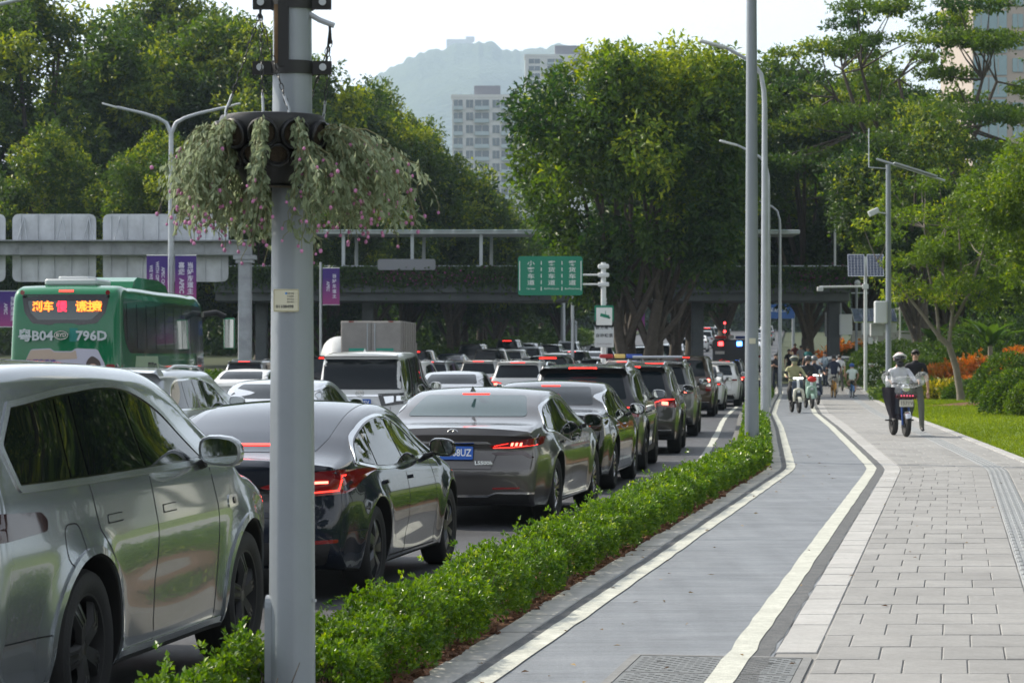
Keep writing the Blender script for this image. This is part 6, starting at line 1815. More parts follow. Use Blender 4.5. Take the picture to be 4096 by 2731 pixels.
# camera notice below
w2 = sx(613.5) - sx(594.5)
CN = tag(MB().prism(rpoly([(-w2 / 2, -.41), (w2 / 2, -.41), (w2 / 2, .41), (-w2 / 2, .41)], .05), -.02, .02, 'xz').build("camera_sign", M_SGREEN, None, (sx(604), SD - .2, sz(316) )), "small green and white camera notice on the sign post", "sign")
MB().box((0, -.022, 0), (w2 - .12, .006, .66)).build("white_field", M_SWHITE, CN)
mb = MB(); mb.box((.02, -.028, .02), (.34, .006, .12), rot=rotm(0, 14, 0)).box((.05, -.028, .14), (.02, .006, .14)).box((.18, -.028, -.05), (.10, .006, .07), rot=rotm(0, 14, 0)); mb.build("camera_symbol", M_SGREEN, CN)
CT2 = tag(MB().prism(rpoly([(-w2 / 2, -.5), (w2 / 2, -.5), (w2 / 2, .5), (-w2 / 2, .5)], .05), -.02, .02, 'xz').build("notice_sign", mat("pale grey sign", (.50, .54, .56), .5), None, (sx(604), SD - .2, sz(330.5) - .12)), "white notice plate with dark Chinese characters under the camera notice", "sign")
for r_, row in enumerate(("前方尾气", "自动检测")):
    for k, ch in enumerate(row): text(ch, .15, M_INK, CT2, ((k - 1.5) * .165, .24 - r_ * .30, -.022), (R(90), 0, 0), bold=.003) if False else text(ch, .15, M_INK, CT2, ((k - 1.5) * .165, -.022, .24 - r_ * .30), (R(90), 0, 0), bold=.003)
text("Remote Sensing Ahead", .06, M_INK, CT2, (0, -.022, -.36), (R(90), 0, 0))
for o in list(GS.children):
    if o.name.startswith("lettering"): o.location = (o.location.x, -.022, o.location.y)
# blue direction sign further back
BS = tag(MB().prism(rpoly([(-1.5, -.75), (1.5, -.75), (1.5, .75), (-1.5, .75)], .1), -.03, .03, 'xz').build("direction_sign", mat("blue road sign", (.015, .09, .30), .5), None, (at(597, 128), 128, 1.64 + (357 - 275) * 128 / 2600)), "dark blue direction sign half hidden behind the sign post", "sign")
text("南山大道", .3, M_SWHITE, BS, (0, -.032, .2), (R(90), 0, 0)); text("Nanshan Ave", .22, M_SWHITE, BS, (0, -.032, -.3), (R(90), 0, 0))
MB().tube([(-1.2, .1, 0), (-1.2, .1, -5.6)], .08, 8).build("sign_leg", M_GALV, BS)
# far gantry arms under the bridge
fg = empty("far_gantry", (at(563, 210), 210, gz(210)), 0, "distant pale gantry arm seen under the footbridge beside the green sign", "gantry")
pole_mesh(.2, .18, 6.2, n=12).build("column", M_GALV, fg); MB().tube([(0, 0, 4.6), (4.6, 0, 5.4)], .13, 8).build("arm", M_GALV, fg); MB().box((-1.5, .1, 6.0), (3.0, .08, 1.9)).build("sign_back", MATS["grey sign back"], fg)
fg = empty("far_gantry", (at(575, 240), 240, gz(240)), 0, "second distant gantry further up the slope", "gantry")
pole_mesh(.2, .18, 6.0, n=12).build("column", M_GALV, fg); MB().tube([(0, 0, 5.2), (5.6, 0, 5.6)], .13, 8).build("arm", M_GALV, fg)
far_s = tag(MB().prism(rpoly([(-1.5, -.65), (1.5, -.65), (1.5, .65), (-1.5, .65)], .12), -.04, .04, 'xz').build("far_direction_sign", MATS["blue road sign"], None, (at(778, 235), 235, 1.64 + (357 - 311) * 235 / 2600)), "distant blue direction sign over the road beside the far lamp posts", "sign")
text("深南大道", .42, M_SWHITE, far_s, (0, -.05, .1), (R(90), 0, 0))
MB().tube([(1.4, .1, 0), (1.4, .1, -6.4)], .14, 8).build("sign_leg", M_GALV, far_s)

# --- posts with cameras, boxes and solar panels on the right
def post(name, px, d, h, r, m, label, cat="post", group=None):
    x = at(px, d); z = lawn_at(x, d) if x - PX(d) > 2.6 else gz(d)
    root = empty(name, (x, d, z), 0, label, cat, group); pole_mesh(r, r * .85, h, n=14).build("shaft", m, root); return root, z
M_SOLAR = mat("solar cells", (.025, .04, .085), .18, .2, .6); M_BOX = mat("pale grey box", (.52, .55, .56), .5)
def solar(root, c, w, h, tilt):
    pn = MB().box((0, 0, 0), (w, h, .04)).build("solar_panel", M_BRIGHT, root, c, (R(tilt), 0, 0))
    MB().box((0, 0, .022), (w - .05, h - .05, .006)).build("cell_field", M_SOLAR, pn)
    mb = MB(); nx = 5
    for k in range(1, nx): mb.box((-w / 2 + w * k / nx, 0, .027), (.012, h - .06, .003))
    for k in range(1, 8): mb.box((0, -h / 2 + h * k / 8, .027), (w - .06, .006, .003))
    mb.build("cell_lines", M_BRIGHT, pn)["kind"] = "stuff"
r_, z_ = post("solar_camera_post", 865.5, 119, 6.15, .085, M_WHITEP, "white post with two upright solar panels and a side camera arm", "post")
hh = 1.64 + (357 - 265) * 119 / 2600 - z_
for s in (-1, 1): solar(r_, (s * .44, -.08, hh), .76, 1.02, 80)
MB().box((0, 0, hh + .1), (.14, .16, .4)).build("top_box", M_WHITEP, r_)
ha = 1.64 + (357 - 286) * 119 / 2600 - z_
MB().tube([(0, 0, ha), (-2.1, 0, ha - .02)], .045, 8).build("camera_arm", M_WHITEP, r_); MB().rbox((-2.08, 0, ha - .12), (.26, .3, .2), .04).build("camera", M_BOX, r_); MB().box((0, 0, ha), (.26, .22, .22)).build("arm_clamp", M_WHITEP, r_)
MB().rbox((.22, -.05, 2.3), (.2, .16, .3), .02).build("control_box", M_BOX, r_)
r_, z_ = post("grey_camera_post", 888.5, 87, 8.1, .10, M_POLE, "tall grey post with a slanted solar arm and small flood lamp on top", "post")
MB().tube([(-.4, 0, 8.28), (1.9, 0, 7.55)], .035, 8).box((.9, 0, 7.92), (1.5, .5, .04), rot=rotm(0, 17.6, 0)).build("slanted_arm", M_GALV, r_); MB().rbox((-.5, -.05, 6.5), (.36, .26, .2), .04, rot=rotm(0, -25, 0)).tube([(-.4, 0, 6.5), (0, 0, 6.45)], .025, 6).build("flood_lamp", M_BOX, r_)
MB().tube([(-.65, 0, 8.0), (-.65, 0, 9.3)], .02, 6).tube([(-.65, 0, 8.0), (0, 0, 7.95)], .02, 6).build("antenna", M_GALV, r_)
MB().rbox((-.27, -.06, 3.15), (.42, .36, .75), .05).build("control_cabinet", M_BOX, r_)
r_, z_ = post("flag_pole", 900, 140, 7.2, .05, M_WHITEP, "slim white pole right of the tall grey post", "post")
r_, z_ = post("solar_box_post", 876.7, 126, 2.8, .06, M_WHITEP, "short white post with a tilted solar roof and cabinet", "post")
solar(r_, (-.15, -.25, 3.45), 2.1, 1.25, 32); MB().rbox((0, .05, 2.75), (.6, .4, .6), .03).build("cabinet", M_BOX, r_); MB().rbox((.62, .1, 3.1), (.7, .3, .95), .03).build("large_cabinet", M_BOX, r_); MB().box((.3, .1, 3.0), (.9, .1, .1)).build("bracket", M_GALV, r_)
r_, z_ = post("camera_lamp_post", 835, 138, 8.6, .07, M_WHITEP, "white lamp post with a flat head behind the side camera arm", "post"); MB().rbox((.08, 0, 8.65), (.6, .3, .12), .04).build("lamp_head", M_BOX, r_)
r_, z_ = post("cabinet_post", 856.5, 132, 5.0, .075, M_POLE, "grey post with a pair of meter cabinets and a camera cross arm", "post")
for s, zz in ((-.55, 3.0), (.55, 3.0)): MB().rbox((s, -.05, zz), (.62, .35, 1.05), .03).build("cabinet", M_BOX, r_)
MB().tube([(-1.1, 0, 4.6), (.6, 0, 4.6)], .04, 6).build("cross_arm", M_GALV, r_); MB().rbox((-.6, -.1, 4.75), (.4, .25, .2), .04).build("camera", M_BOX, r_); MB().ball((.05, -.05, 5.1), .16).build("dome_camera", M_BOX, r_)
r_, z_ = post("cabinet_post", 831.5, 134, 3.2, .08, M_WHITEP, "white post with one pale cabinet bearing a yellow label", "post"); cb_ = MB().rbox((0, -.06, 3.0), (.66, .4, 1.25), .03).build("cabinet", M_BOX, r_); MB().box((0, -.27, 2.55), (.4, .01, .25)).build("yellow_label", mat("yellow label", (.6, .5, .05), .5), cb_)
r_, z_ = post("dark_trunk_post", 840.5, 141, 4.6, .07, M_POLE, "thin grey post with a dark angled solar panel", "post"); solar(r_, (-.9, -.1, 4.5), 2.3, 1.0, 40)
r_, z_ = post("white_bollard_lamp", 917, 134, 5.3, .05, M_WHITEP, "slim white pole with a small camera beside the red lettered wall", "post"); MB().rbox((-.3, -.05, 4.6), (.4, .2, .16), .04).build("camera", M_BOX, r_)
# low wall with red characters
wx = at(905, 150)
LW = tag(MB().box((0, 0, .95), (6.2, .35, 2.3)).build("wall", mat("pale rendered wall", (.45, .45, .46), .8, vary=.08, nscale=.6), None, (wx, 150, gz(150) + .45)), "low pale wall with red Chinese characters behind the bushes", "wall")
for k, ch in enumerate("中共深"): text(ch, .62, mat("red lettering", (.50, .03, .03), .5), LW, (.85 + k * .78, -.19, 1.35), (R(90), 0, 0), bold=.02)

# ================================================================ bus, trucks
P_BUS = paint("bus green", (.004, .155, .062), 0, .35)
prof = [(-2.75, .34, .04, .03), (-2.86, .5, .08, .06), (-2.92, 1.0, .12, .09), (-2.93, 1.7, .14, .09), (-2.90, 2.3, .15, .09), (-2.84, 2.75, .15, .08), (-2.76, 2.98, .15, .06), (-2.62, 3.12, .15, .04), (-2.4, 3.18, .15, .03), (-1.5, 3.2, .15, .03), (2, 3.2, .15, .03), (6, 3.2, .15, .03), (7.4, 3.17, .15, .04), (7.85, 3.05, .14, .06), (8.1, 2.7, .13, .1), (8.22, 2.0, .12, .14), (8.3, 1.2, .12, .14), (8.3, .6, .1, .12), (8.2, .34, .04, .06)]
sp = dict(hw=1.25, wb=5.5, rw=.48, H=3.2, belt=1.55, beltslope=0, tumble=.03, sill=.32, ra=.58, prof=prof, side=[(-.3, .1), (.2, .03), (.3, .012), (.5, 0), (.8, 0), (1.0, .004)], pr=.02, pf=.03, gr=.0, gf=.0, flare=0, grid=.16, step=.12, rim='van', mirror=(8, 2))
car = car_shape(sp); BUS = empty("city_bus"); meshobj("body", car.me, [P_BUS, M_DEEP], BUS)
add_wheels(BUS, sp, M_RIMS)
MB().box((2.6, 0, .55), (9.5, 1.6, .4)).build("underbody", M_DEEP, BUS)
rw_ = add(car, BUS, "rear_window", rpoly([(-.98, 3.0), (.98, 3.0), (.90, 2.62), (.72, 2.40), (.30, 2.36), (.20, 2.40), (-.20, 2.40), (-.30, 2.36), (-.72, 2.40), (-.90, 2.62)], .05), 'B', .006, M_GBLK, .1, False)
add(car, BUS, "rear_pane", rpoly([(-.84, 2.86), (.84, 2.86), (.76, 2.62), (.60, 2.47), (-.60, 2.47), (-.76, 2.62)], .04), 'B', .012, mat("bus window glass", (.035, .06, .062), .10, 0, .6, .8), .1, False, parent=rw_)  # lightened glass colour stands in for reflections on the bus panes
M_LEDO = mat("orange led", (1, .4, .05), .5, emit=(1, .20, .02), estr=2.2); M_LEDR = mat("red led", (1, .05, .1), .5, emit=(1, .02, .05), estr=2.2)
lx = -2.875
for t, y, m_ in (("刹", .60, M_LEDO), ("车", .36, M_LEDO), ("慢", .06, M_LEDR), ("请", -.36, M_LEDO), ("注", -.54, M_LEDO), ("意", -.72, M_LEDO)):
    text(t, .235, m_, rw_, (lx, y + .0, 2.735), (R(83), 0, R(-90)), bold=.006, depth=.004)
add(car, BUS, "high_brake_light", rpoly([(-.16, 3.052), (.16, 3.052), (.16, 3.088), (-.16, 3.088)], .01), 'B', .012, M_BRAKE, .08)
M_BTX = mat("silver bus lettering", (.50, .55, .58), .35, .6)
for t, y in (("粤", .86), ("B04", .47), ("796D", -.62)): text(t, .27, M_BTX, BUS, (-2.965, y, 2.13), (R(89), 0, R(-90)), bold=.008, squash=1.15, depth=.004, name="fleet_number")
add(car, BUS, "teal_sticker", [(-.30, 2.02), (-.12, 2.02), (-.12, 2.30), (-.30, 2.30)], 'B', .004, mat("teal sticker", (.0, .20, .17), .5), .1, False)
mb = MB(); mb.tube([(.15 * math.cos(t), .085 * math.sin(t), 0) for t in np.linspace(0, 2 * math.pi, 25)], .016, 6, cap=False); em = mb.build("emblem", M_CHROME, BUS, (-2.975, .05, 2.15), (R(89), 0, R(-90)))
text("BYD", .10, M_CHROME, em, (0, 0, 0), bold=.004, squash=1.2)
ad = add(car, BUS, "advert_panel", rpoly([(-.95, .9), (.95, .9), (.90, 1.55), (.74, 1.86), (.30, 1.88), (.22, 1.82), (-.18, 1.82), (-.26, 1.88), (-.74, 1.86), (-.90, 1.55)], .05), 'B', .005, mat("pale lilac advert", (.50, .50, .60), .5), .1, False)
add(car, BUS, "advert_band", rpoly([(-.30, 1.66), (.86, 1.62), (.74, 1.84), (.30, 1.86), (.22, 1.80), (-.18, 1.80), (-.26, 1.85)], .03), 'B', .009, mat("beige advert band", (.48, .38, .30), .5), .1, False, parent=ad)
add(car, BUS, "advert_figure", rpoly([(-.86, 1.30), (-.45, 1.30), (-.50, 1.62), (-.62, 1.74), (-.80, 1.62)], .08), 'B', .010, mat("advert dark hair", (.08, .06, .055), .6), .1, False, parent=ad)
add(car, BUS, "advert_face", rpoly([(-.72, 1.36), (-.56, 1.36), (-.56, 1.56), (-.72, 1.56)], .07), 'B', .014, mat("advert skin", (.55, .36, .28), .6), .1, False, parent=ad)
text("滴露洗手液", .13, mat("violet lettering", (.12, .08, .32), .5), ad, (-2.955, .50, 1.58), (R(90), 0, R(-90)), bold=.004); text("专业抑菌 滋润“手”护", .13, MATS["violet lettering"], ad, (-2.955, .26, 1.42), (R(90), 0, R(-90)), bold=.004)
# side: one long dark window band with mullions
sb = add(car, BUS, "side_window_band", rpoly([(-2.35, 2.93), (7.5, 2.93), (7.9, 2.6), (7.95, 1.78), (-1.75, 1.78), (-2.2, 2.0), (-2.38, 2.3)], .15), 'R', .006, M_GBLK, .3, False, BOTH)
x = -2.05
for wdt in (1.1, 1.1, 1.15, 1.15, 1.15, 1.15, 1.2, 1.2):
    z0 = 1.88 if x > -1.6 else 2.05
    for s, pb in zip(BOTH, sb): add(car, BUS, "side_pane", rpoly([(x + .03, z0), (x + wdt - .03, z0), (x + wdt - .03, 2.83), (x + .03, 2.83)], .05), 'R', .012, MATS["bus window glass"], .3, False, (s,), parent=pb)
    x += wdt
add(car, BUS, "side_advert", [(-1.6, .75), (1.9, .75), (1.5, 1.72), (-1.1, 1.72)], 'R', .005, mat("pale green advert", (.30, .42, .26), .5), .3, False, BOTH)
add(car, BUS, "advert_shape", [(-1.0, .8), (-.1, .8), (-.3, 1.5)], 'R', .010, mat("pink advert shape", (.55, .20, .26), .5), .3, False, BOTH)
for t, x_, z_, s_ in (("牙牙口", .75, 1.4, .36), ("健康口腔护理", 4.3, 1.25, .22), ("优惠多", 5.6, .95, .16)):
    text(t, s_, M_INK if s_ > .3 else M_PLATEW, BUS, (x_, -1.262, z_), (R(90), 0, 0), bold=.006, name="advert_lettering")
add(car, BUS, "violet_notice", [(5.1, .75), (6.3, .75), (6.3, 1.05), (5.1, 1.05)], 'R', .008, mat("violet notice", (.10, .07, .22), .5), .2, False)
add(car, BUS, "entrance_door", rpoly([(6.75, .5), (7.9, .5), (7.9, 1.75), (6.75, 1.75)], .05), 'R', .010, MATS["bus window glass"], .3, False)
add(car, BUS, "side_marker_light", [(6.55, 1.0), (6.65, 1.0), (6.65, 1.06), (6.55, 1.06)], 'R', .012, M_BRAKE, .1)
# roof equipment
mb = MB(); pr_ = [(.4, 3.19), (.55, 3.36), (1.0, 3.46), (3.6, 3.46), (4.6, 3.36), (5.0, 3.19)]; mb.prism(pr_, -.85, .85, 'xz'); ac = mb.build("air_conditioner", P_BUS, BUS)
for k in range(8): MB().box((3.5 + k * .17, 0, 3.475 - .035 * max(0, k - 1) ), (.06, 1.5, .02)).build("vent_slat", M_MBLK, ac)
mb = MB(); mb.rbox((-1.5, 0, 3.27), (1.5, 1.2, .14), .08).rbox((-1.5, 0, 3.36), (.9, .7, .08), .05); mb.build("roof_hatch", M_BOX, BUS)
for s in (-1,):
    MB().tube([(8.0, s * 1.2, 2.75), (8.25, s * 1.5, 2.80), (8.3, s * 1.75, 2.70)], .07, 8).build("mirror_arm", M_MBLK, BUS)
    mm = MB().rbox((0, 0, 0), (.12, .30, .78), .06).build("bus_mirror", P_BUS, BUS, (8.28, s * 1.85, 2.28)); MB().rbox((-.062, 0, 0), (.01, .24, .70), .004).build("mirror_glass", M_MIRG, mm)
for y in (-.95, .95): MB().lathe([(.0, -.02), (.05, -.02), (.05, .0)], 12, 'x').build("marker_lamp", M_LAMP, BUS, (-2.80, y, 3.04))
for s in BOTH: add(car, BUS, "tail_lamp", rpoly([(.92, 1.0), (1.12, 1.0), (1.12, 1.55), (.92, 1.55)], .05), 'B', .012, M_LAMP, .1, True, (s,))
hb = R(3.0); ax_d = 57.2 + 2.93 * math.cos(hb)
BUS.location = (-9.86 + 2.93 * math.sin(hb), ax_d, -.15); BUS.rotation_euler = (0, 0, math.pi / 2 - hb); BUS.scale = (1, 1, 1.06)
tag(BUS, "green city bus with an orange lit rear display and advertising panels", "bus")

# box truck
BT = empty("box_truck", (at(371, 104), 104, road_z(104)), -heading(104) * .5, "white box truck with rear doors and a rusty brown lower band", "truck")
M_TRK = mat("dirty white box", (.27, .255, .24), .6, vary=.2, nscale=1.2); M_TBR = mat("rusty brown band", (.10, .055, .04), .8, vary=.3, nscale=3)
MB().rbox((0, 3.2, 2.0), (2.45, 6.2, 2.5), .04).build("cargo_box", M_TRK, BT)
for s in (-1, 1): MB().rbox((s * .6, .07, 2.35), (1.16, .05, 1.7), .02).build("rear_door", M_TRK, BT); MB().tube([(s * .15, .03, 1.5), (s * .15, .03, 3.15)], .025, 6).build("door_rod", M_GALV, BT); MB().box((s * .55, .035, 2.1), (.7, .01, .12)).build("green_print", mat("teal print", (.02, .30, .22), .6), BT); MB().box((s * .8, .03, 3.22), (.2, .03, .05)).build("marker_lamp", M_LAMP, BT)
MB().box((0, .03, 1.2), (2.4, .06, .75)).build("lower_band", M_TBR, BT); text("G A 5 B A K 3", .3, M_TRK, BT, (0, -.005, 1.05), (R(90), 0, 0), bold=.006)
for k in range(6): MB().box((1.235, .7 + k * .95, 2.0), (.03, .06, 2.45)).build("side_rib", M_TRK, BT)
mb = MB(); mb.rbox((0, 7.5, 1.5), (2.2, 1.8, 2.0), .2); mb.build("cab", M_TRK, BT); MB().box((0, 3.8, .72), (.9, 7.6, .25)).build("chassis", M_DEEP, BT)
tw, rwm = wheel_meshes(.48, 'van'); tw = tw.copy(); rwm = rwm.copy(); rwm.materials.clear(); rwm.materials.append(M_RIMD); rwm.materials.append(M_MBLK)
for y in (1.2, 2.4, 6.8):
    for s in (-1, 1):
        w_ = bpy.data.objects.new("wheel", None); link(w_, BT); w_.location = (s * 1.0, y, .48); w_.rotation_euler = (0, 0, R(90) if s > 0 else R(-90)); meshobj("tyre", tw, None, w_); meshobj("rim", rwm, None, w_)
# concrete mixer
CMX = empty("concrete_mixer", (at(331, 112), 112, road_z(112)), -heading(112) * .5, "concrete mixer truck with a pale drum left of the box truck", "truck")
mb = MB(); mb.lathe([(.45, 0), (.75, .5), (1.15, 1.6), (1.2, 2.6), (.95, 3.8), (.4, 4.4), (.0, 4.4)], 24); mb.build("drum", mat("pale drum paint", (.45, .47, .48), .5, vary=.15, nscale=1), CMX, (.2, .4, 2.35), (R(-78), 0, 0))
MB().box((0, 3.2, .9), (2.2, 7.2, .3)).build("chassis", M_DEEP, CMX); mb = MB(); mb.rbox((0, 6.4, 1.7), (2.4, 1.9, 2.2), .2); mb.build("cab", M_DCONC, CMX); mb = MB(); mb.prism([(-.7, 1.4), (.7, 1.4), (.4, 2.3), (-.4, 2.3)], -.3, .3, 'xz'); mb.build("chute", M_DCONC, CMX); CMX.scale = (.66, .66, .66)
for y in (.8, 2.0, 6.0):
    for s in (-1, 1):
        w_ = bpy.data.objects.new("wheel", None); link(w_, CMX); w_.location = (s * 1.0, y, .48); w_.rotation_euler = (0, 0, R(90) if s > 0 else R(-90)); meshobj("tyre", tw, None, w_); meshobj("rim", rwm, None, w_)
# police truck with beacon bar
PT = empty("police_truck", (at(731, 140), 140, road_z(140)), -heading(140), "dark police truck with red and blue lights beyond the brown SUV", "truck")
M_PBL = mat("dark police body", (.02, .028, .04), .4, 0, .4)
MB().rbox((0, 2.5, 1.35), (2.0, 5.0, 1.9), .12).build("body", M_PBL, PT)
M_LB = mat("lit blue lamp", (.1, .3, 1), .3, emit=(.05, .2, 1), estr=14.0); M_LR = mat("lit red lamp", (1, .05, .05), .3, emit=(1, .03, .03), estr=10.0)
MB().rbox((-.55, -.02, 2.08), (.26, .06, .22), .03).build("red_lamp", M_LR, PT); MB().rbox((.45, -.02, 2.08), (.28, .06, .24), .03).build("blue_lamp", M_LB, PT)
MB().rbox((-.55, .6, 2.42), (.6, .3, .16), .05).build("beacon", mat("red beacon", (.35, .02, .02), .3), PT); MB().rbox((.5, .6, 2.42), (.55, .3, .16), .05).build("beacon", mat("blue beacon", (.02, .06, .3), .3), PT); MB().rbox((0, .6, 2.45), (.3, .28, .2), .05).build("siren", M_BOX, PT)
MB().box((-.6, -.01, 1.6), (.5, .02, .16)).build("number_plate", M_PLATEW, PT); MB().tube([(-.35, .5, 2.3), (-.35, .5, 3.3)], .035, 6).build("mast", M_GALV, PT); MB().ball((-.35, .5, 2.75), .07).build("mast_lamp", M_LR, PT)
MB().ball((-.35, .5, 3.2), .06).build("mast_lamp", M_LR, PT)
for y in (.9, 4.0):
    for s in (-1, 1):
        w_ = bpy.data.objects.new("wheel", None); link(w_, PT); w_.location = (s * .85, y, .42); w_.scale = (.87,) * 3; w_.rotation_euler = (0, 0, R(90) if s > 0 else R(-90)); meshobj("tyre", tw, None, w_); meshobj("rim", rwm, None, w_)
# light bars lying on car roofs
LB = empty("light_bar", (at(623, 97), 97, road_z(97) + 1.84), 0, "red, white and blue beacon bar on a car roof right of the sign post", "light bar")
for k, (m_, w_) in enumerate(((MATS["red beacon"], .5), (mat("amber lens", (.55, .40, .12), .4), .4), (MATS["blue beacon"], .6))): MB().rbox(((-.62, -.12, .42)[k], 0, 0), (w_, .3, .15), .04).build("lens", m_, LB)
MB().box((0, 0, -.1), (1.3, .1, .05)).build("bar_foot", M_MBLK, LB)
cpol = far_car(SUV_LO, P_WHITE, 95.8, (at(623, 97)) - RX(95.8), "white police car under the tricolour beacon bar"); cpol.location.x = at(623, 97)
# white parked car beyond the lawn, right of the path
pc = far_car(SEDAN_LO, P_WHITE, 128, 0, "white car parked beside the path behind the cyclists", None); pc.location = (at(862, 130), 130, gz(130)); pc.rotation_euler = (0, 0, R(170))
if "group" in pc: del pc["group"]

# ================================================================ people and two-wheelers
M_SKIN = mat("skin", (.48, .29, .21), .55); M_HAIR = mat("black hair", (.012, .010, .009), .6); M_SHOE = mat("dark shoes", (.025, .025, .028), .6)
def person(name, label, J, mats, hair='short', face=True, group=None, hands=True, extra=None):
    """J: joint positions; mats: shirt, trousers, sleeve ('short'/'long'), shoes"""
    order = ['pel', 'spi', 'che', 'nec', 'hea', 'top']
    rad = dict(pel=(.15, .11), spi=(.135, .10), che=(.165, .115), nec=(.058, .06), hea=(.078, .092), top=(.066, .078), shl=.066, shr=.066, ell=.043, elr=.043, wrl=.029, wrr=.029, hal=(.030, .018), har=(.030, .018), hil=.088, hir=.088, knl=.075, knr=.075, anl=.055, anr=.055, tol=.034, tor=.034, hel=.036, her=.036)
    V = []; E = []; ix = {}; Rr = []
    def av(k, p, r): ix[k] = len(V); V.append(tuple(p)); Rr.append(r if isinstance(r, tuple) else (r, r))
    for k in J: av(k, J[k], rad[k])
    for a, b in (('pel', 'spi'), ('spi', 'che'), ('che', 'nec'), ('nec', 'hea'), ('hea', 'top'), ('che', 'shl'), ('che', 'shr'), ('shl', 'ell'), ('shr', 'elr'), ('ell', 'wrl'), ('elr', 'wrr'), ('wrl', 'hal'), ('wrr', 'har'), ('pel', 'hil'), ('pel', 'hir'), ('hil', 'knl'), ('hir', 'knr'), ('knl', 'anl'), ('knr', 'anr'), ('anl', 'tol'), ('anr', 'tor')):
        if a in ix and b in ix: E.append((ix[a], ix[b]))
    if hands:
        for s in 'lr':
            h = Vector(J['ha' + s]); w = Vector(J['wr' + s]); d = (h - w).normalized(); sd = d.cross(Vector((0, 1, .3))).normalized()
            for f_, (o_, L_) in enumerate(((-.026, .06), (-.009, .075), (.009, .078), (.026, .066))):
                k = 'f%s%d' % (s, f_); av(k + 'a', h + sd * o_ + d * .03, .011); av(k, h + sd * o_ + d * (.03 + L_) + Vector((0, -.01, -.012)), .008); E.append((ix['ha' + s], ix[k + 'a'])); E.append((ix[k + 'a'], ix[k]))
            k = 't' + s; av(k, h - sd * .05 + d * .02, .010); E.append((ix['ha' + s], ix[k]))
    me = bpy.data.meshes.new("skel"); me.from_pydata(V, E, [])
    o = bpy.data.objects.new("skel", me)
    m = o.modifiers.new("s", 'SKIN'); m.use_smooth_shade = True; m.branch_smoothing = .4
    ob = o.modifiers.new("u", 'SUBSURF'); ob.levels = 1; ob.render_levels = 1
    for i, sv in enumerate(me.skin_vertices[0].data): sv.radius = Rr[i]; sv.use_root = (i == ix['pel'])
    bm = eval_mesh(o); bm.name = "body"; bpy.data.objects.remove(o)
    # clothing by nearest bone
    bones = []
    sl = mats.get('sleeve', 'short'); SH, TR_, SK, SO = 0, 1, 2, 3
    for a, b, mi in (('pel', 'spi', SH), ('spi', 'che', SH), ('che', 'nec', SH), ('nec', 'hea', SK), ('hea', 'top', SK), ('che', 'shl', SH), ('che', 'shr', SH), ('hil', 'knl', TR_), ('hir', 'knr', TR_), ('pel', 'hil', TR_), ('pel', 'hir', TR_), ('knl', 'anl', TR_ if mats.get('legs') != 'bare' else SK), ('knr', 'anr', TR_ if mats.get('legs') != 'bare' else SK), ('anl', 'tol', SO), ('anr', 'tor', SO)):
        bones.append((np.array(J[a]), np.array(J[b]), mi))
    for s in 'lr':
        a, b, c, h = (np.array(J[k + s]) for k in ('sh', 'el', 'wr', 'ha'))
        bones.append((a, a * .35 + b * .65, SH)); bones.append((a * .35 + b * .65, b, SH if sl == 'long' else SK)); bones.append((b, c, SH if sl == 'long' else SK)); bones.append((c, h, SK)); bones.append((h, h * 2 - c, SK))
    bm.materials.clear()
    for k in ('shirt', 'trousers'): bm.materials.append(mats[k])
    bm.materials.append(M_SKIN); bm.materials.append(mats.get('shoes', M_SHOE))
    cen = np.array([p.center[:] for p in bm.polygons]); best = np.full(len(cen), 1e9); mi_ = np.zeros(len(cen), int)
    for a, b, mi in bones:
        ab = b - a; t = np.clip(((cen - a) @ ab) / (ab @ ab + 1e-9), 0, 1); dd = np.linalg.norm(cen - a - t[:, None] * ab, axis=1)
        q = dd < best; best[q] = dd[q]; mi_[q] = mi
    bm.polygons.foreach_set("material_index", mi_.astype(np.int32)); bm.polygons.foreach_set("use_smooth", np.ones(len(cen), bool))
    root = empty(name, label=label, cat="person", group=group)
    meshobj("body", bm, None, root)
    H = Vector(J['hea']); T = Vector(J['top']); c = (H + T) / 2 + Vector((0, .004, 0))
    if hair == 'short' or hair == 'long':
        mb = MB(); n, k = 14, 8; vs = []
        for i in range(k + 1):
            ph = math.pi * .62 * i / k
            for j in range(n):
                a = 2 * math.pi * j / n; fr = 1 - .42 * max(0, -math.sin(a)) * (i / k) ** 2
                vs.append((c.x + .094 * math.sin(ph) * math.cos(a), c.y + .108 * math.sin(ph) * math.sin(a) * 1.0 + .008, c.z + .02 + .105 * math.cos(ph * fr)))
        mb.add(vs, [(i * n + j, (i + 1) * n + j, (i + 1) * n + (j + 1) % n, i * n + (j + 1) % n) for i in range(k) for j in range(n)], 0, True)
        if hair == 'long': mb.ball((c.x, c.y + .05, c.z - .08), (.085, .06, .13))
        mb.build("hair", M_HAIR, root)
    if face:
        mb = MB()
        for s in (-1, 1): mb.ball((c.x + s * .030, c.y - .088, c.z + .012), (.011, .006, .006), 8, 5)
        mb.box((c.x, c.y - .092, c.z - .052), (.042, .008, .007)); mb.build("eyes_and_mouth", M_HAIR, root)
        MB().ball((c.x, c.y - .095, c.z - .016), (.012, .016, .022), 8, 6).build("nose", M_SKIN, root)
        for s in (-1, 1): MB().ball((c.x + s * .082, c.y, c.z), (.012, .02, .03), 8, 6).build("ear", M_SKIN, root)
    return root
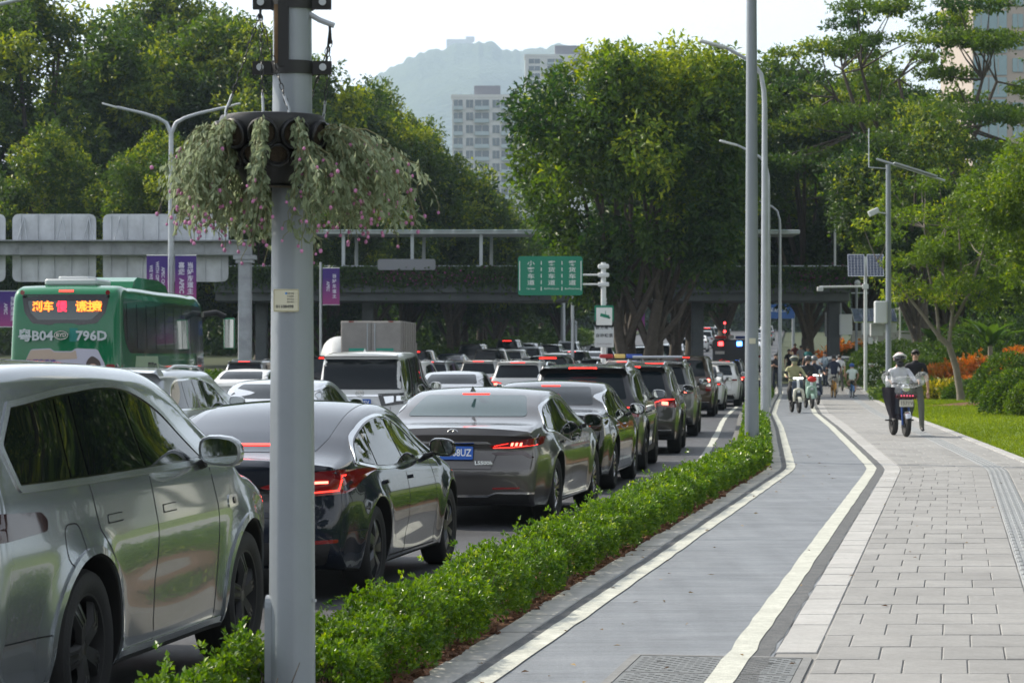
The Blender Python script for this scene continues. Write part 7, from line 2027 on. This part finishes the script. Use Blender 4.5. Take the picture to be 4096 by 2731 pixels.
def stand(h=1.7, step=0.0, lean=0.0, arms=((.0, .0), (.0, .0)), phone=False):
    k = h / 1.72
    J = dict(pel=(0, 0, .93), spi=(0, .0 - lean * .3, 1.12), che=(0, -lean * .6, 1.34), nec=(0, -lean, 1.50), hea=(0, -lean - .012, 1.585), top=(0, -lean - .015, 1.655))
    for s, q in (('l', 1), ('r', -1)):
        st = step * q
        J['hi' + s] = (q * .095, 0, .88); J['kn' + s] = (q * .11, -st * .5 - .02, .49); J['an' + s] = (q * .115, -st * 1.0 + .02, .085 + (.06 if st < -.1 else 0)); J['to' + s] = (q * .125, -st - .13, .04)
        J['sh' + s] = (q * .185, -lean * .7, 1.41)
        if phone and s == 'r': J['el' + s] = (q * .24, -.06, 1.13); J['wr' + s] = (q * .12, -.27, 1.17); J['ha' + s] = (q * .07, -.33, 1.20)
        elif phone: J['el' + s] = (q * .24, -.05, 1.13); J['wr' + s] = (q * .10, -.25, 1.12); J['ha' + s] = (q * .04, -.31, 1.14)
        else: J['el' + s] = (q * .25, step * q * .35 + .02, 1.13); J['wr' + s] = (q * .27, step * q * .8 - .06, .89); J['ha' + s] = (q * .265, step * q * .9 - .09, .81)
    return {a: tuple(c * k for c in b) for a, b in J.items()}
def ride(seat=.78, reach=.45, hand_z=1.02, hw_=.27, foot=(.14, -.28, .30), lean=.06, k=1.0, pedal=None):
    """sitting astride, facing -Y; origin on the ground below the seat"""
    z = seat + .08
    J = dict(pel=(0, 0, z), spi=(0, -.01 - lean * .3, z + .20), che=(0, -lean * .8, z + .42), nec=(0, -lean * 1.2, z + .58), hea=(0, -lean * 1.3 - .02, z + .665), top=(0, -lean * 1.3 - .025, z + .735))
    for s, q in (('l', 1), ('r', -1)):
        f = foot if pedal is None else pedal[0 if q > 0 else 1]
        J['hi' + s] = (q * .10, -.02, z - .04); J['kn' + s] = (q * (f[0] + .05), min(-.30, f[1] - .06) if pedal is None else f[1] * .5 - .26, (z + f[2]) / 2 + .05 if pedal is None else (z + f[2]) / 2 + .03)
        J['an' + s] = (q * f[0], f[1], f[2]); J['to' + s] = (q * (f[0] + .01), f[1] - .14, f[2] - .05)
        J['sh' + s] = (q * .185, -lean * .9, z + .48); J['el' + s] = (q * .30, -reach * .42, z + .26); J['wr' + s] = (q * (hw_ + .01), -reach + .07, hand_z + .03); J['ha' + s] = (q * hw_, -reach, hand_z + .01)
    return J
def helmet(root, c, m, visor=None, cap=None, peak=False):
    mb = MB(); n, k = 18, 9; vs = []
    for i in range(k + 1):
        ph = math.pi * .60 * i / k
        for j in range(n):
            a = 2 * math.pi * j / n; vs.append((.130 * math.sin(ph) * math.cos(a), .15 * math.sin(ph) * math.sin(a), .135 * math.cos(ph)))
    mb.add(vs, [(i * n + j, (i + 1) * n + j, (i + 1) * n + (j + 1) % n, i * n + (j + 1) % n) for i in range(k) for j in range(n)], 0, True)
    h = mb.build("helmet", m, root, c)
    if visor:
        mb = MB(); vs = []
        for i in range(6):
            ph = math.pi * (.36 + .34 * i / 5)
            for j in range(11):
                a = math.pi * (1.08 + .84 * j / 10); vs.append((.134 * math.sin(ph) * math.cos(a), .158 * math.sin(ph) * math.sin(a), .138 * math.cos(ph)))
        mb.add(vs, [(i * 11 + j, (i + 1) * 11 + j, (i + 1) * 11 + j + 1, i * 11 + j + 1) for i in range(5) for j in range(10)], 0, True); mb.build("visor", visor, h)
    if cap:
        mb = MB(); mb.tube([(.135 * math.cos(a), .155 * math.sin(a), .03 + .05 * math.sin(a - math.pi) ) for a in np.linspace(math.pi, 2 * math.pi, 13)], .018, 6); mb.build("helmet_band", cap, h)
    return h
def cloth(name, c, rough=.8): return mat(name, c, rough, vary=.12, nscale=9, bump=.25, bscale=25)
def spoked_wheel(root, c, r, w, m_r=None, name="wheel", solid=False):
    o = bpy.data.objects.new(name, None); link(o, root); o.location = c
    MB().lathe([(r - w, -w * .35), (r - w * .3, -w * .5), (r, -w * .25), (r, w * .25), (r - w * .3, w * .5), (r - w, w * .35)], 28, 'x', closed=True).build("tyre", M_TYRE, o)
    mb = MB(); mb.lathe([(r - w, -w * .35), (r - w - .02, 0), (r - w, w * .35)], 24, 'x'); mb.lathe([(.0, -.04), (.03, -.04), (.03, .04), (.0, .04)], 12, 'x')
    for k in range(14 if not solid else 6):
        a = 2 * math.pi * k / (14 if not solid else 6); mb.tube([(0, 0, 0), (0, (r - w) * math.cos(a), (r - w) * math.sin(a))], .003 if not solid else .014, 4)
    mb.build("rim", m_r or M_RIMS, o)
    return o

# rider on the loaded moped coming along the pavement
mx, md = (906.5 - 512) * 53.6 / 2600, 53.6
MP = empty("moped", (mx, md, .008), R(4), "black moped with a clear plastic covered handlebar and a white front plate on the pavement", "moped")
spoked_wheel(MP, (0, .02, .25), .25, .115, M_MBLK, solid=True, name="front_wheel"); spoked_wheel(MP, (0, 1.24, .25), .25, .115, M_MBLK, solid=True, name="rear_wheel")
M_MBODY = mat("dark moped plastic", (.015, .02, .035), .35, 0, .3); M_CLEAR = mat("clear plastic sheet", (.85, .88, .9), .10, alpha=.16, spec=1.0)
for s in (-1, 1): MB().tube([(s * .075, .02, .245), (s * .07, .12, .62), (s * .06, .2, .95)], [.022, .026, .024], 8).build("fork_leg", mat("blue fork", (.02, .06, .22), .35, .3), MP)
mb = MB(); vs = []
for i in range(9):
    a = math.pi * (.15 + .6 * i / 8)
    for j, x in enumerate((-.06, -.045, 0, .045, .06)): rr_ = .285 + (.02 - .02 * (x / .06) ** 2); vs.append((x, .02 + rr_ * -math.cos(a) , .245 + rr_ * math.sin(a)))
mb.add(vs, [(i * 5 + j, i * 5 + j + 1, (i + 1) * 5 + j + 1, (i + 1) * 5 + j) for i in range(8) for j in range(4)], 0, True); mb.build("front_fender", M_CHROME, MP)
MB().rbox((0, .0, .69), (.29, .02, .15), .012).build("number_plate", mat("cream plate", (.62, .60, .52), .5), MP); text("1571V", .105, mat("faded plate print", (.25, .23, .2), .6), MP, (0, -.012, .69), (R(90), 0, 0), bold=.002)
mb = MB(); mb.rbox((0, .02, .83), (.44, .14, .10), .04); mb.build("lamp_bar", mat("dark red lamp", (.06, .008, .014), .2, 0, .5), MP)
for k in range(5): MB().ball((-.12 + k * .06, -.055, .845), .018).build("led", mat("dim red led", (.5, .06, .1), .4, emit=(1, .1, .2), estr=.8), MP)
MB().lathe([(.0, -.06), (.07, -.05), (.095, .0), (.09, .1), (.05, .15)], 18, 'y').build("headlight", M_CHROME, MP, (0, .08, 1.0))
for s in (-1, 1): MB().rbox((s * .115, .02, .72), (.05, .04, .09), .02).build("indicator", M_CHROME, MP)
MB().tube([(-.36, .30, 1.08), (-.2, .22, 1.1), (0, .2, 1.06), (.2, .22, 1.1), (.36, .30, 1.08)], .016, 8).build("handlebar", M_MBLK, MP)
for s in (-1, 1):
    MB().tube([(s * .30, .27, 1.1), (s * .34, .24, 1.26)], .008, 6).build("mirror_stem", M_MBLK, MP); MB().rbox((s * .37, .23, 1.30), (.15, .04, .09), .03).build("mirror", M_GBLK, MP)
mb = MB(); mb.rbox((0, .33, .74), (.38, .22, .62), .08); mb.build("leg_shield", M_MBODY, MP); mb = MB(); mb.rbox((0, .95, .60), (.26, .75, .26), .1); mb.build("rear_body", M_MBODY, MP)
mb = MB(); mb.rbox((0, .85, .77), (.27, .6, .10), .06); mb.build("saddle", M_MBLK, MP); MB().box((0, .6, .36), (.30, .4, .05)).build("footboard", M_MBLK, MP)
for s in (-1, 1): MB().tube([(s * .15, .7, .32), (s * .30, .66, .33)], .018, 6).build("foot_peg", M_MBLK, MP)
# crumpled clear cover over handlebar and basket
def crumple(c, rx, ry, rz, seed, amp=.12, n=26, k=16):
    g = np.random.default_rng(seed); ph_ = g.uniform(0, 6.28, 6); mb = MB(); vs = []
    for i in range(k + 1):
        ph = math.pi * i / k
        for j in range(n):
            a = 2 * math.pi * j / n; w = 1 + amp * (math.sin(5 * a + ph_[0] + 3 * ph) * .5 + math.sin(9 * a + ph_[1] - 5 * ph) * .35 + g.normal(0, .35))
            vs.append((c[0] + rx * w * math.sin(ph) * math.cos(a), c[1] + ry * w * math.sin(ph) * math.sin(a), c[2] + rz * w * math.cos(ph)))
    mb.add(vs, [(i * n + j, (i + 1) * n + j, (i + 1) * n + (j + 1) % n, i * n + (j + 1) % n) for i in range(k) for j in range(n)], 0, False)
    return mb
crumple((0, .16, 1.12), .40, .18, .12, 1).build("plastic_cover", M_CLEAR, MP); crumple((-.36, .16, 1.20), .12, .10, .13, 2).build("plastic_cover", M_CLEAR, MP); crumple((.36, .16, 1.22), .14, .10, .11, 3).build("plastic_cover", M_CLEAR, MP); crumple((-.05, .06, .98), .17, .14, .16, 4, .08).build("plastic_cover", M_CLEAR, MP)
# dark knee apron
mb = MB(); vs = []; g = np.random.default_rng(2)
for i in range(11):
    z = 1.02 - .72 * i / 10
    for j in range(15):
        t = j / 14; x = -.44 + .62 * t - .02 * i / 10 + (.22 * (i / 10) ** 1.5 * (1 - t)); vs.append((x, .34 - .10 * math.sin(t * 3.1) + .03 * math.sin(t * 19 + i * .3), z + (.10 * (1 - t) ** 2 if i == 10 else 0)))
mb.add(vs, [(i * 15 + j, i * 15 + j + 1, (i + 1) * 15 + j + 1, (i + 1) * 15 + j) for i in range(10) for j in range(14)], 0, True); mb.build("knee_apron", cloth("dark violet apron", (.022, .018, .026)), MP)
J = ride(.80, .52, 1.13, .30, (.16, -.22, .36), .05)
c_ = Vector(J['hea']).lerp(Vector(J['top']), .5)
pr1 = person("person", "rider in a white jacket and pink and white helmet on the loaded moped", J, dict(shirt=cloth("white jacket", (.62, .63, .68)), trousers=cloth("dark trousers", (.03, .035, .06)), sleeve='long'), hair=None, face=False)
helmet(pr1, c_ + Vector((0, 0, .03)), mat("pale pink helmet", (.62, .46, .44), .3, 0, .6), mat("dark visor", (.012, .014, .018), .08, 0, .8), mat("white helmet band", (.7, .7, .7), .4)); MB().ball(c_ + Vector((0, -.06, -.07)), (.085, .07, .085)).build("face_mask", mat("dark mask", (.03, .032, .04), .7), pr1)
pr1.location = (mx + .8 * math.sin(R(-9)) * -1 * -1, md + .82, .008); pr1.rotation_euler = (0, 0, R(4)); pr1.location.x = mx - .82 * math.sin(R(4)) + .02

# man in black walking behind
pm_ = person("person", "man in glasses and a black polo shirt behind the moped rider", stand(1.80, .12), dict(shirt=cloth("black polo", (.008, .009, .014)), trousers=cloth("grey olive trousers", (.11, .115, .10))), 'short')
pm_.location = ((915.5 - 512) * 57 / 2600, 57, .006)
MB().box((-.035, 0, 0), (.05, .008, .035)).box((.035, 0, 0), (.05, .008, .035)).box((0, 0, .005), (.03, .006, .006)).build("glasses", M_GBLK, pm_, (0, -.115, 1.70))

def scooter(loc, rz, label, shell, front, helmetc=None, seed=0, lamp=True):
    o = empty("electric_scooter", loc, rz, label, "scooter")
    spoked_wheel(o, (0, 0, .22), .22, .09, M_MBLK, solid=True, name="front_wheel"); spoked_wheel(o, (0, 1.18, .22), .22, .09, M_MBLK, solid=True, name="rear_wheel")
    # arched front shell
    pts = [(-.13, .03, .34), (-.135, .04, .52), (-.11, .06, .66), (0, .07, .70), (.11, .06, .66), (.135, .04, .52), (.13, .03, .34)]
    MB().tube(pts, [.035, .045, .055, .06, .055, .045, .035], 10).build("front_shell", front, o)
    mb = MB(); vs = []
    for i in range(8):
        a = math.pi * (.12 + .62 * i / 7)
        for x in (-.055, 0, .055): vs.append((x, -.26 * math.cos(a), .22 + .26 * math.sin(a) + (.012 if x == 0 else 0)))
    mb.add(vs, [(i * 3 + j, i * 3 + j + 1, (i + 1) * 3 + j + 1, (i + 1) * 3 + j) for i in range(7) for j in range(2)], 0, True); mb.build("front_fender", front, o)
    MB().tube([(0, .05, .6), (0, .12, .85), (0, .18, 1.0)], [.05, .045, .035], 10).build("steering_column", M_WHITEP, o)
    mb = MB(); mb.rbox((0, .22, .70), (.34, .10, .5), .05); mb.build("leg_shield", shell, o)
    MB().tube([(-.33, .26, 1.02), (-.15, .2, 1.03), (.15, .2, 1.03), (.33, .26, 1.02)], .016, 8).build("handlebar", M_MBLK, o)
    if lamp: MB().rbox((0, .14, 1.02), (.30, .06, .05), .02).build("headlight", mat("lit headlight", (1, 1, .95), .3, emit=(1, 1, .92), estr=2.5), o)
    for s in (-1, 1): MB().tube([(s * .3, .25, 1.03), (s * .34, .22, 1.16)], .008, 5).build("mirror_stem", M_MBLK, o); MB().ball((s * .35, .22, 1.19), (.06, .015, .04)).build("mirror", M_GBLK, o)
    MB().box((0, .5, .30), (.28, .45, .06)).build("footboard", M_MBLK, o)
    mb = MB(); mb.rbox((0, .95, .52), (.28, .65, .36), .1); mb.build("rear_body", shell, o); mb = MB(); mb.rbox((0, .88, .74), (.26, .62, .09), .06); mb.build("saddle", M_MBLK, o)
    return o
M_CREAM = mat("cream scooter shell", (.58, .57, .47), .35, 0, .4); M_MINT = mat("mint scooter shell", (.32, .46, .38), .35, 0, .4); M_NAVYS = mat("navy scooter shell", (.03, .045, .08), .35, 0, .4)
sx1, sd1 = (799 - 512) * 76.5 / 2600, 76.5
scooter((sx1, sd1, .008), R(4), "cream electric scooter with a white light bar in the cycle lane", M_NAVYS, M_CREAM)
J = ride(.76, .50, 1.05, .30, (.15, -.25, .34), .05); c_ = Vector(J['hea']).lerp(Vector(J['top']), .5)
r1 = person("person", "rider in an olive green top and helmet on the cream scooter", J, dict(shirt=cloth("olive shirt", (.33, .33, .18)), trousers=cloth("black trousers", (.012, .012, .014)), sleeve='long'), None, False)
helmet(r1, c_ + Vector((0, 0, .03)), mat("dark green helmet", (.035, .05, .045), .3, 0, .5), None, mat("pale helmet peak", (.45, .46, .36), .5)); MB().ball(c_ + Vector((0, -.05, -.06)), (.085, .075, .08)).build("face_cover", cloth("olive face cover", (.32, .32, .20)), r1)
r1.location = (sx1 - .85 * math.sin(R(4)), sd1 + .85, .008); r1.rotation_euler = (0, 0, R(4))
tag(MB().ball((0, 0, 0), (.14, .08, .09)).build("red_pouch", mat("red pouch", (.55, .02, .015), .5), None, (sx1 + .40, sd1 + .12, 1.0)), "red pouch hanging from the cream scooter handlebar", "pouch")
sx2, sd2 = (812 - 512) * 83 / 2600, 83
scooter((sx2, sd2, .008), R(3), "mint green scooter close behind the cream one", M_MINT, M_MINT, lamp=False)
J = ride(.76, .50, 1.05, .30, (.15, -.25, .34), .05, ); c_ = Vector(J['hea']).lerp(Vector(J['top']), .5)
r2 = person("person", "rider in a dark jacket and black helmet on the mint scooter", J, dict(shirt=cloth("dark jacket", (.025, .027, .032)), trousers=cloth("black trousers", (.012, .012, .014)), sleeve='long'), None, True)
helmet(r2, c_ + Vector((0, .01, .035)), mat("black helmet", (.015, .016, .018), .25, 0, .5)); r2.location = (sx2 - .85 * math.sin(R(3)), sd2 + .85, .008); r2.rotation_euler = (0, 0, R(3))
sx3, sd3 = (818 - 512) * 90 / 2600, 90
scooter((sx3, sd3, .008), R(3), "navy scooter third in the row, half hidden", M_NAVYS, M_NAVYS)
r3 = person("person", "rider in navy with a dark helmet, third in the row of scooters", J, dict(shirt=cloth("navy shirt", (.018, .03, .06)), trousers=MATS["black trousers"], sleeve='short'), None, True)
helmet(r3, c_ + Vector((0, .01, .035)), mat("grey helmet", (.10, .11, .12), .3, 0, .5)); r3.location = (sx3 - .85 * math.sin(R(3)), sd3 + .85, .008); r3.rotation_euler = (0, 0, R(3))

def bicycle(loc, rz, label, fm, rimc, r=.31):
    """front towards -Y in its own frame"""
    o = empty("bicycle", loc, rz, label, "bicycle"); L = r * 3.3
    spoked_wheel(o, (0, 0, r), r, .04, rimc, "front_wheel"); spoked_wheel(o, (0, L, r), r, .04, rimc, "rear_wheel")
    mb = MB(); hd, bb, st = (0, L * .22, r * 2.35), (0, L * .55, r * .95), (0, L * .68, r * 2.2)
    for a, b in ((hd, bb), (bb, st), (st, (0, L, r)), (bb, (0, L, r)), (hd, (0, 0, r))): mb.tube([a, b], .018, 6)
    mb.build("frame", fm, o)
    MB().tube([hd, (0, L * .24, r * 3.0)], .014, 6).tube([(-.27, L * .34, r * 3.1), (0, L * .22, r * 3.05), (.27, L * .34, r * 3.1)], .013, 6).build("handlebar", M_MBLK, o)
    mb = MB(); mb.rbox((0, L * .72, r * 2.72), (.17, .27, .07), .05); mb.tube([st, (0, L * .71, r * 2.65)], .014, 6); mb.build("saddle", M_MBLK, o)
    mb = MB(); vs = []
    for i in range(8):
        a = math.pi * (.05 + .6 * i / 7)
        for x in (-.03, .03): vs.append((x, L + (r + .02) * math.cos(a), r + (r + .02) * math.sin(a)))
    mb.add(vs, [(i * 2, i * 2 + 1, i * 2 + 3, i * 2 + 2) for i in range(7)], 0, True); mb.build("rear_mudguard", fm, o)
    for s in (-1, 1): MB().tube([bb, (s * .12, bb[1], bb[2] + s * .16)], .012, 5).box((s * .16, bb[1], bb[2] + s * .16), (.09, .08, .025)).build("pedal", M_MBLK, o)
    return o
def cyclist(px, d, label_b, label_p, fm, rimc, shirt, trousers, k=1.0, hair='short', legs=None, cap=None, rz=math.pi):
    r = .31 * k; x = at(px, d); L = r * 3.3; seat = r * 2.75
    b = bicycle((x, d, gz(d) + .008), rz, label_b, fm, rimc, r)
    J = ride(seat - .02, L * .42, r * 3.08, .26, lean=.10, pedal=((.12, -.20, r * .95 + .22), (.12, -.14, r * .95 - .06)))
    if k < 1: J = {a: (c[0] * .85, c[1] * .85, seat + (c[2] - seat) * .80) for a, c in J.items()}
    p = person("person", label_p, J, dict(shirt=shirt, trousers=trousers, legs=legs), hair, False)
    p.location = (x + math.sin(rz) * -L * .72, d + math.cos(rz) * L * .72, gz(d) + .008); p.rotation_euler = (0, 0, rz)
    if cap: helmet(p, Vector(J['hea']).lerp(Vector(J['top']), .5) + Vector((0, 0, .02)), cap).scale = (.85, .85, .85)
    return b, p
cyclist(832, 106, "orange hire bicycle seen from behind on the pavement", "cyclist in a navy top and cream trousers seen from behind", mat("orange frame", (.45, .22, .03), .4), mat("orange rim", (.45, .25, .05), .4), cloth("navy tee", (.012, .018, .04)), cloth("cream trousers", (.58, .55, .48)))
cyclist(850.5, 106, "small blue and white child bicycle at the edge of the lawn", "child in a blue cap and pale shirt cycling away", mat("blue frame", (.05, .18, .38), .4), M_WHITEP, cloth("pale mint shirt", (.58, .66, .60)), cloth("tan shorts", (.35, .26, .17)), .78, None, 'bare', mat("blue cap", (.03, .08, .28), .6))
w1 = person("person", "man in a white shirt and grey trousers walking away ahead of the child cyclist", stand(1.66, .16), dict(shirt=cloth("white tee", (.66, .66, .70)), trousers=cloth("grey trousers", (.07, .065, .055))), 'short', False)
w1.location = (at(839.5, 117), 117, gz(117) + .008); w1.rotation_euler = (0, 0, math.pi)
w2 = person("person", "person in a grey blue shirt looking at a phone near the white cabinet post", stand(1.68, .0, .05, phone=True), dict(shirt=cloth("grey blue shirt", (.16, .22, .28)), trousers=cloth("dark jeans", (.03, .04, .06)), sleeve='long'), 'short', True)
w2.location = (at(825.5, 127), 127, gz(127)); w2.rotation_euler = (0, 0, R(-60))
w3 = person("person", "man in black looking at his phone at the end of the hedge", stand(1.66, .0, .06, phone=True), dict(shirt=cloth("black tee", (.012, .013, .018)), trousers=cloth("navy trousers", (.015, .02, .035))), 'short', True)
w3.location = (at(776, 121), 121, gz(121)); w3.rotation_euler = (0, 0, R(-12))
w4 = person("person", "man in a white shirt with a dark backpack behind the far lamp post", stand(1.72, .10), dict(shirt=cloth("white shirt", (.62, .64, .68)), trousers=cloth("olive grey trousers", (.12, .12, .11))), 'short', False)
w4.location = (at(769, 123), 123, gz(123)); w4.rotation_euler = (0, 0, R(160)); MB().rbox((0, .17, 1.22), (.30, .16, .42), .06).build("backpack", M_MBLK, w4)
PED = "pedestrians waiting in the shade"
for k, (px_, d_, c_1, c_2, lb_, rz_) in enumerate(((789, 136, (.02, .022, .03), (.02, .02, .024), "person in dark clothes standing in the shade right of the phone reader", 20), (808, 144, (.02, .20, .22), (.03, .03, .04), "person in a teal shirt standing in the shade behind the scooters", -30), (801, 150, (.30, .30, .33), (.03, .035, .05), "person in a light grey top deep in the shade", 170), (795, 158, (.16, .03, .03), (.02, .02, .03), "person in a dark red top deep in the shade", 10))):
    q = person("person", lb_, stand(1.68, .05 * k), dict(shirt=cloth("pedestrian top %d" % k, c_1), trousers=cloth("pedestrian trousers %d" % k, c_2)), 'short', True, PED)
    q.location = (at(px_, d_), d_, gz(d_)); q.rotation_euler = (0, 0, R(rz_))

# ================================================================ far background and haze
g = np.random.default_rng(12)
HD = 6000.0
pts_ = [(250, 140), (361, 84), (392, 67), (418, 52), (457, 43), (479, 40), (505, 46), (522, 51), (560, 42), (620, 60), (700, 95), (780, 140), (860, 190), (960, 235), (1100, 270)]
xs = np.linspace(at(180, HD), at(1150, HD), 520)
rz = np.interp(xs, [at(p[0], HD) for p in pts_], [1.64 + (357 - p[1]) * HD / 2600 for p in pts_])
bump_ = np.convolve(g.normal(0, 7.0, len(xs) + 8), np.array([.3, .8, 1, .8, .3]) / 2.4, 'same')[4:-4]
vs = []; nd = 40
for j in range(nd):
    t = j / (nd - 1); d = HD - 1900 + t * 2800; prof_ = math.sin(math.pi * min(1, t / .68) / 2) if t < .68 else math.cos((t - .68) / .32 * math.pi / 2)
    for i, x in enumerate(xs): vs.append((x * (d / HD), d, -1 + rz[i] * prof_ * (d / HD if t < .68 else 1) + bump_[i] * .8 * math.exp(-((t - .68) / .08) ** 2) + (14 * math.sin(x * .006 + d * .003) + 8 * math.sin(x * .017 - d * .009 + 1)) * (.05 < t < .6)))
n = len(xs)
f = [(j * n + i, j * n + i + 1, (j + 1) * n + i + 1, (j + 1) * n + i) for j in range(nd - 1) for i in range(n - 1)]
tag(meshobj("hill", np_mesh("hill", vs, f, True), surf_mat("wooded hill", (.022, .045, .018), (.05, .08, .03), .95, .01, 1.0, .05, 12.0)), kind="structure")
MB_ = MB().box((0, 0, 0), (60, 30, 20)).box((24, 0, 12), (20, 20, 10))
tag(MB_.build("summit_house", mat("pale render", (.5, .5, .48), .7), None, (at(460, HD), HD - 40, 1.64 + (357 - 46) * HD / 2600)), "small pale house near the hill top", "building")

M_BWALL = mat("white apartment wall", (.60, .60, .58), .7, vary=.06, nscale=.1); M_BGL = mat("apartment glazing", (.08, .11, .13), .1, 0, .3); M_BBAL = mat("balcony glass", (.30, .38, .40), .2, 0, .3); M_BROOF = mat("roof plant", (.22, .22, .25), .7)
def tower(name, pxa, pxb, py_top, d, label, cols, fh=3.2, wall=M_BWALL, glass=M_BGL, depth=16, roofbox=None, balcony=True, rz=0, nf=None):
    w = (pxb - pxa) * d / 2600; H = 1.64 + (357 - py_top) * d / 2600
    root = empty(name, (at((pxa + pxb) / 2, d), d, 0), rz, label, "building")
    MB().box((0, depth / 2, H / 2), (w, depth, H)).build("wall", wall, root)
    MB().box((0, depth / 2, H + .5), (w * 1.02, depth * 1.02, 1.0)).build("parapet", wall, root)
    if roofbox: MB().box((w * roofbox[0], depth / 2, H + roofbox[2] / 2 + .9), (w * roofbox[1], depth * .6, roofbox[2])).build("roof_house", M_BROOF, root)
    nf = nf or int((H - 6) / fh)
    me = {}
    for c0, c1, kind in cols:
        for k in range(nf):
            z = H - 2.2 - k * fh
            if z < 10: break
            key = (c0, c1, kind)
            if key not in me:
                ww = (c1 - c0) * w
                me[key] = (MB().box((0, 0, 0), (ww, .3, fh * (.62 if kind != 'glass' else .9))).mesh("window"), MB().box((0, -.9, -fh * .36), (ww * 1.04, 1.6, fh * .30)).mesh("balcony"), MB().box((0, -.17, 0), (ww * .03, .1, fh * .62)).mesh("mullion"))
                me[key][0].materials.append(glass); me[key][1].materials.append(M_BBAL if kind == 'bal' else wall); me[key][2].materials.append(wall)
            x = ((c0 + c1) / 2 - .5) * w
            wd = meshobj("window", me[key][0], None, root, (x, -.06, z))
            meshobj("mullion", me[key][2], None, wd)
            if kind == 'bal': meshobj("balcony", me[key][1], None, wd)
    return root
tower("apartment_tower", 452, 540, 97, 900, "pale apartment tower left of the big rounded tree", [(.02, .12, 'bal'), (.16, .24, 'win'), (.26, .42, 'bal'), (.46, .54, 'win'), (.56, .72, 'bal'), (.76, .84, 'win'), (.86, .98, 'bal')], 4.4, roofbox=(-.1, .3, 3.5), nf=30)
tower("apartment_tower", 525, 600, 56, 1200, "pale tower top rising behind the big rounded tree", [(.05, .2, 'win'), (.3, .5, 'bal'), (.6, .9, 'win')], 3.3, roofbox=(.1, .4, 4.5), nf=8)
M_TWALL = mat("beige tower cladding", (.42, .35, .29), .6); M_TGL = mat("blue green curtain glass", (.16, .27, .29), .08, 0, .5)
tower("glass_tower", 973, 1090, -60, 400, "beige and glass high rise at the right edge behind the flat topped trees", [(.01, .13, 'glass'), (.14, .29, 'glass'), (.34, .43, 'win'), (.47, .56, 'win'), (.60, .74, 'glass'), (.78, .88, 'win')], 3.4, M_TWALL, M_TGL, 30, nf=20)
tower("office_block", 705, 800, 195, 700, "low pale block seen between the lamp posts and flat topped tree", [(.05, .3, 'win'), (.35, .6, 'win'), (.65, .95, 'win')], 3.4, nf=8)
tower("office_block", 835, 925, 130, 800, "hazy blue grey block behind the flat topped tree", [(.05, .3, 'glass'), (.35, .6, 'glass'), (.65, .95, 'glass')], 3.4, nf=8)
tower("courtyard_tower", 1640, 2250, -700, 112, "apartment tower right of the viewer, mirrored in the car windows", [(.02, .14, 'bal'), (.18, .28, 'win'), (.32, .46, 'bal'), (.54, .68, 'bal'), (.72, .82, 'win'), (.86, .98, 'bal')], 3.3, nf=13)
# far wood closing the view under the trees
FW = np.random.default_rng(88); n = 90000
sd = FW.uniform(0, 1, n); x = np.where(FW.random(n) < .62, FW.uniform(-75, 4, n), FW.uniform(34, 75, n)); d = FW.uniform(205, 250, n) + np.where(x > 0, 15, 0)
z = FW.random(n) ** 1.3 * 12 + 1 + np.sin(x * .5) * 1.2
me = leaf_mesh("wood", np.stack([x, d, z], 1), FW.normal(0, 1, (n, 3)), FW.normal(0, 1, (n, 3)) + np.array([0, -1, .5]), FW.uniform(.5, 1.1, n), FW.uniform(.35, .6, n), np.clip(FW.normal(.3, .2, n), 0, 1))
n2 = 50000; x2 = FW.uniform(2, 75, n2); d2 = FW.uniform(392, 420, n2); z2 = 5.5 + FW.random(n2) ** 1.2 * (14 + 3 * np.sin(x2 * .3))
me2 = leaf_mesh("wood", np.stack([x2, d2, z2], 1), FW.normal(0, 1, (n2, 3)), FW.normal(0, 1, (n2, 3)) + np.array([0, -1, .5]), FW.uniform(.7, 1.5, n2), FW.uniform(.5, .9, n2), np.clip(FW.normal(.3, .2, n2), 0, 1))
tag(meshobj("slope_wood", me2, L_DARK), "dark wood at the top of the climbing road", "wood", kind="stuff")
tag(meshobj("far_wood", me, L_DARK), "dense dark wood closing the view below the avenue trees", "wood", kind="stuff")

# haze
hz = MB().box((0, 3400, 398.4), (8000, 7200, 800)).build("haze", None)
tag(hz, "thin bluish summer haze over the whole street", "haze", kind="stuff")
hm = bpy.data.materials.new("haze"); hm.use_nodes = True; nt = hm.node_tree
for nd_ in list(nt.nodes):
    if nd_.type == 'BSDF_PRINCIPLED': nt.nodes.remove(nd_)
pv = nt.nodes.new("ShaderNodeVolumePrincipled"); pv.inputs["Color"].default_value = (.62, .80, 1.0, 1); pv.inputs["Density"].default_value = .00014; pv.inputs["Anisotropy"].default_value = .25
nt.links.new(pv.outputs[0], nt.nodes["Material Output"].inputs["Volume"])
hz.data.materials.append(hm)

# labels of look-alikes: tell two or three apart by their distance
_by = {}
for o in COL.objects:
    if o.parent is None and "label" in o: _by.setdefault(o["label"], []).append(o)
for lb_, os_ in _by.items():
    if 1 < len(os_) < 4:
        os_.sort(key=lambda q: q.location.y)
        for i, o in enumerate(os_): o["label"] = (["nearer ", "farther "] if len(os_) == 2 else ["nearest ", "middle ", "farthest "])[i] + lb_
bpy.data.scenes.remove(_tmp)
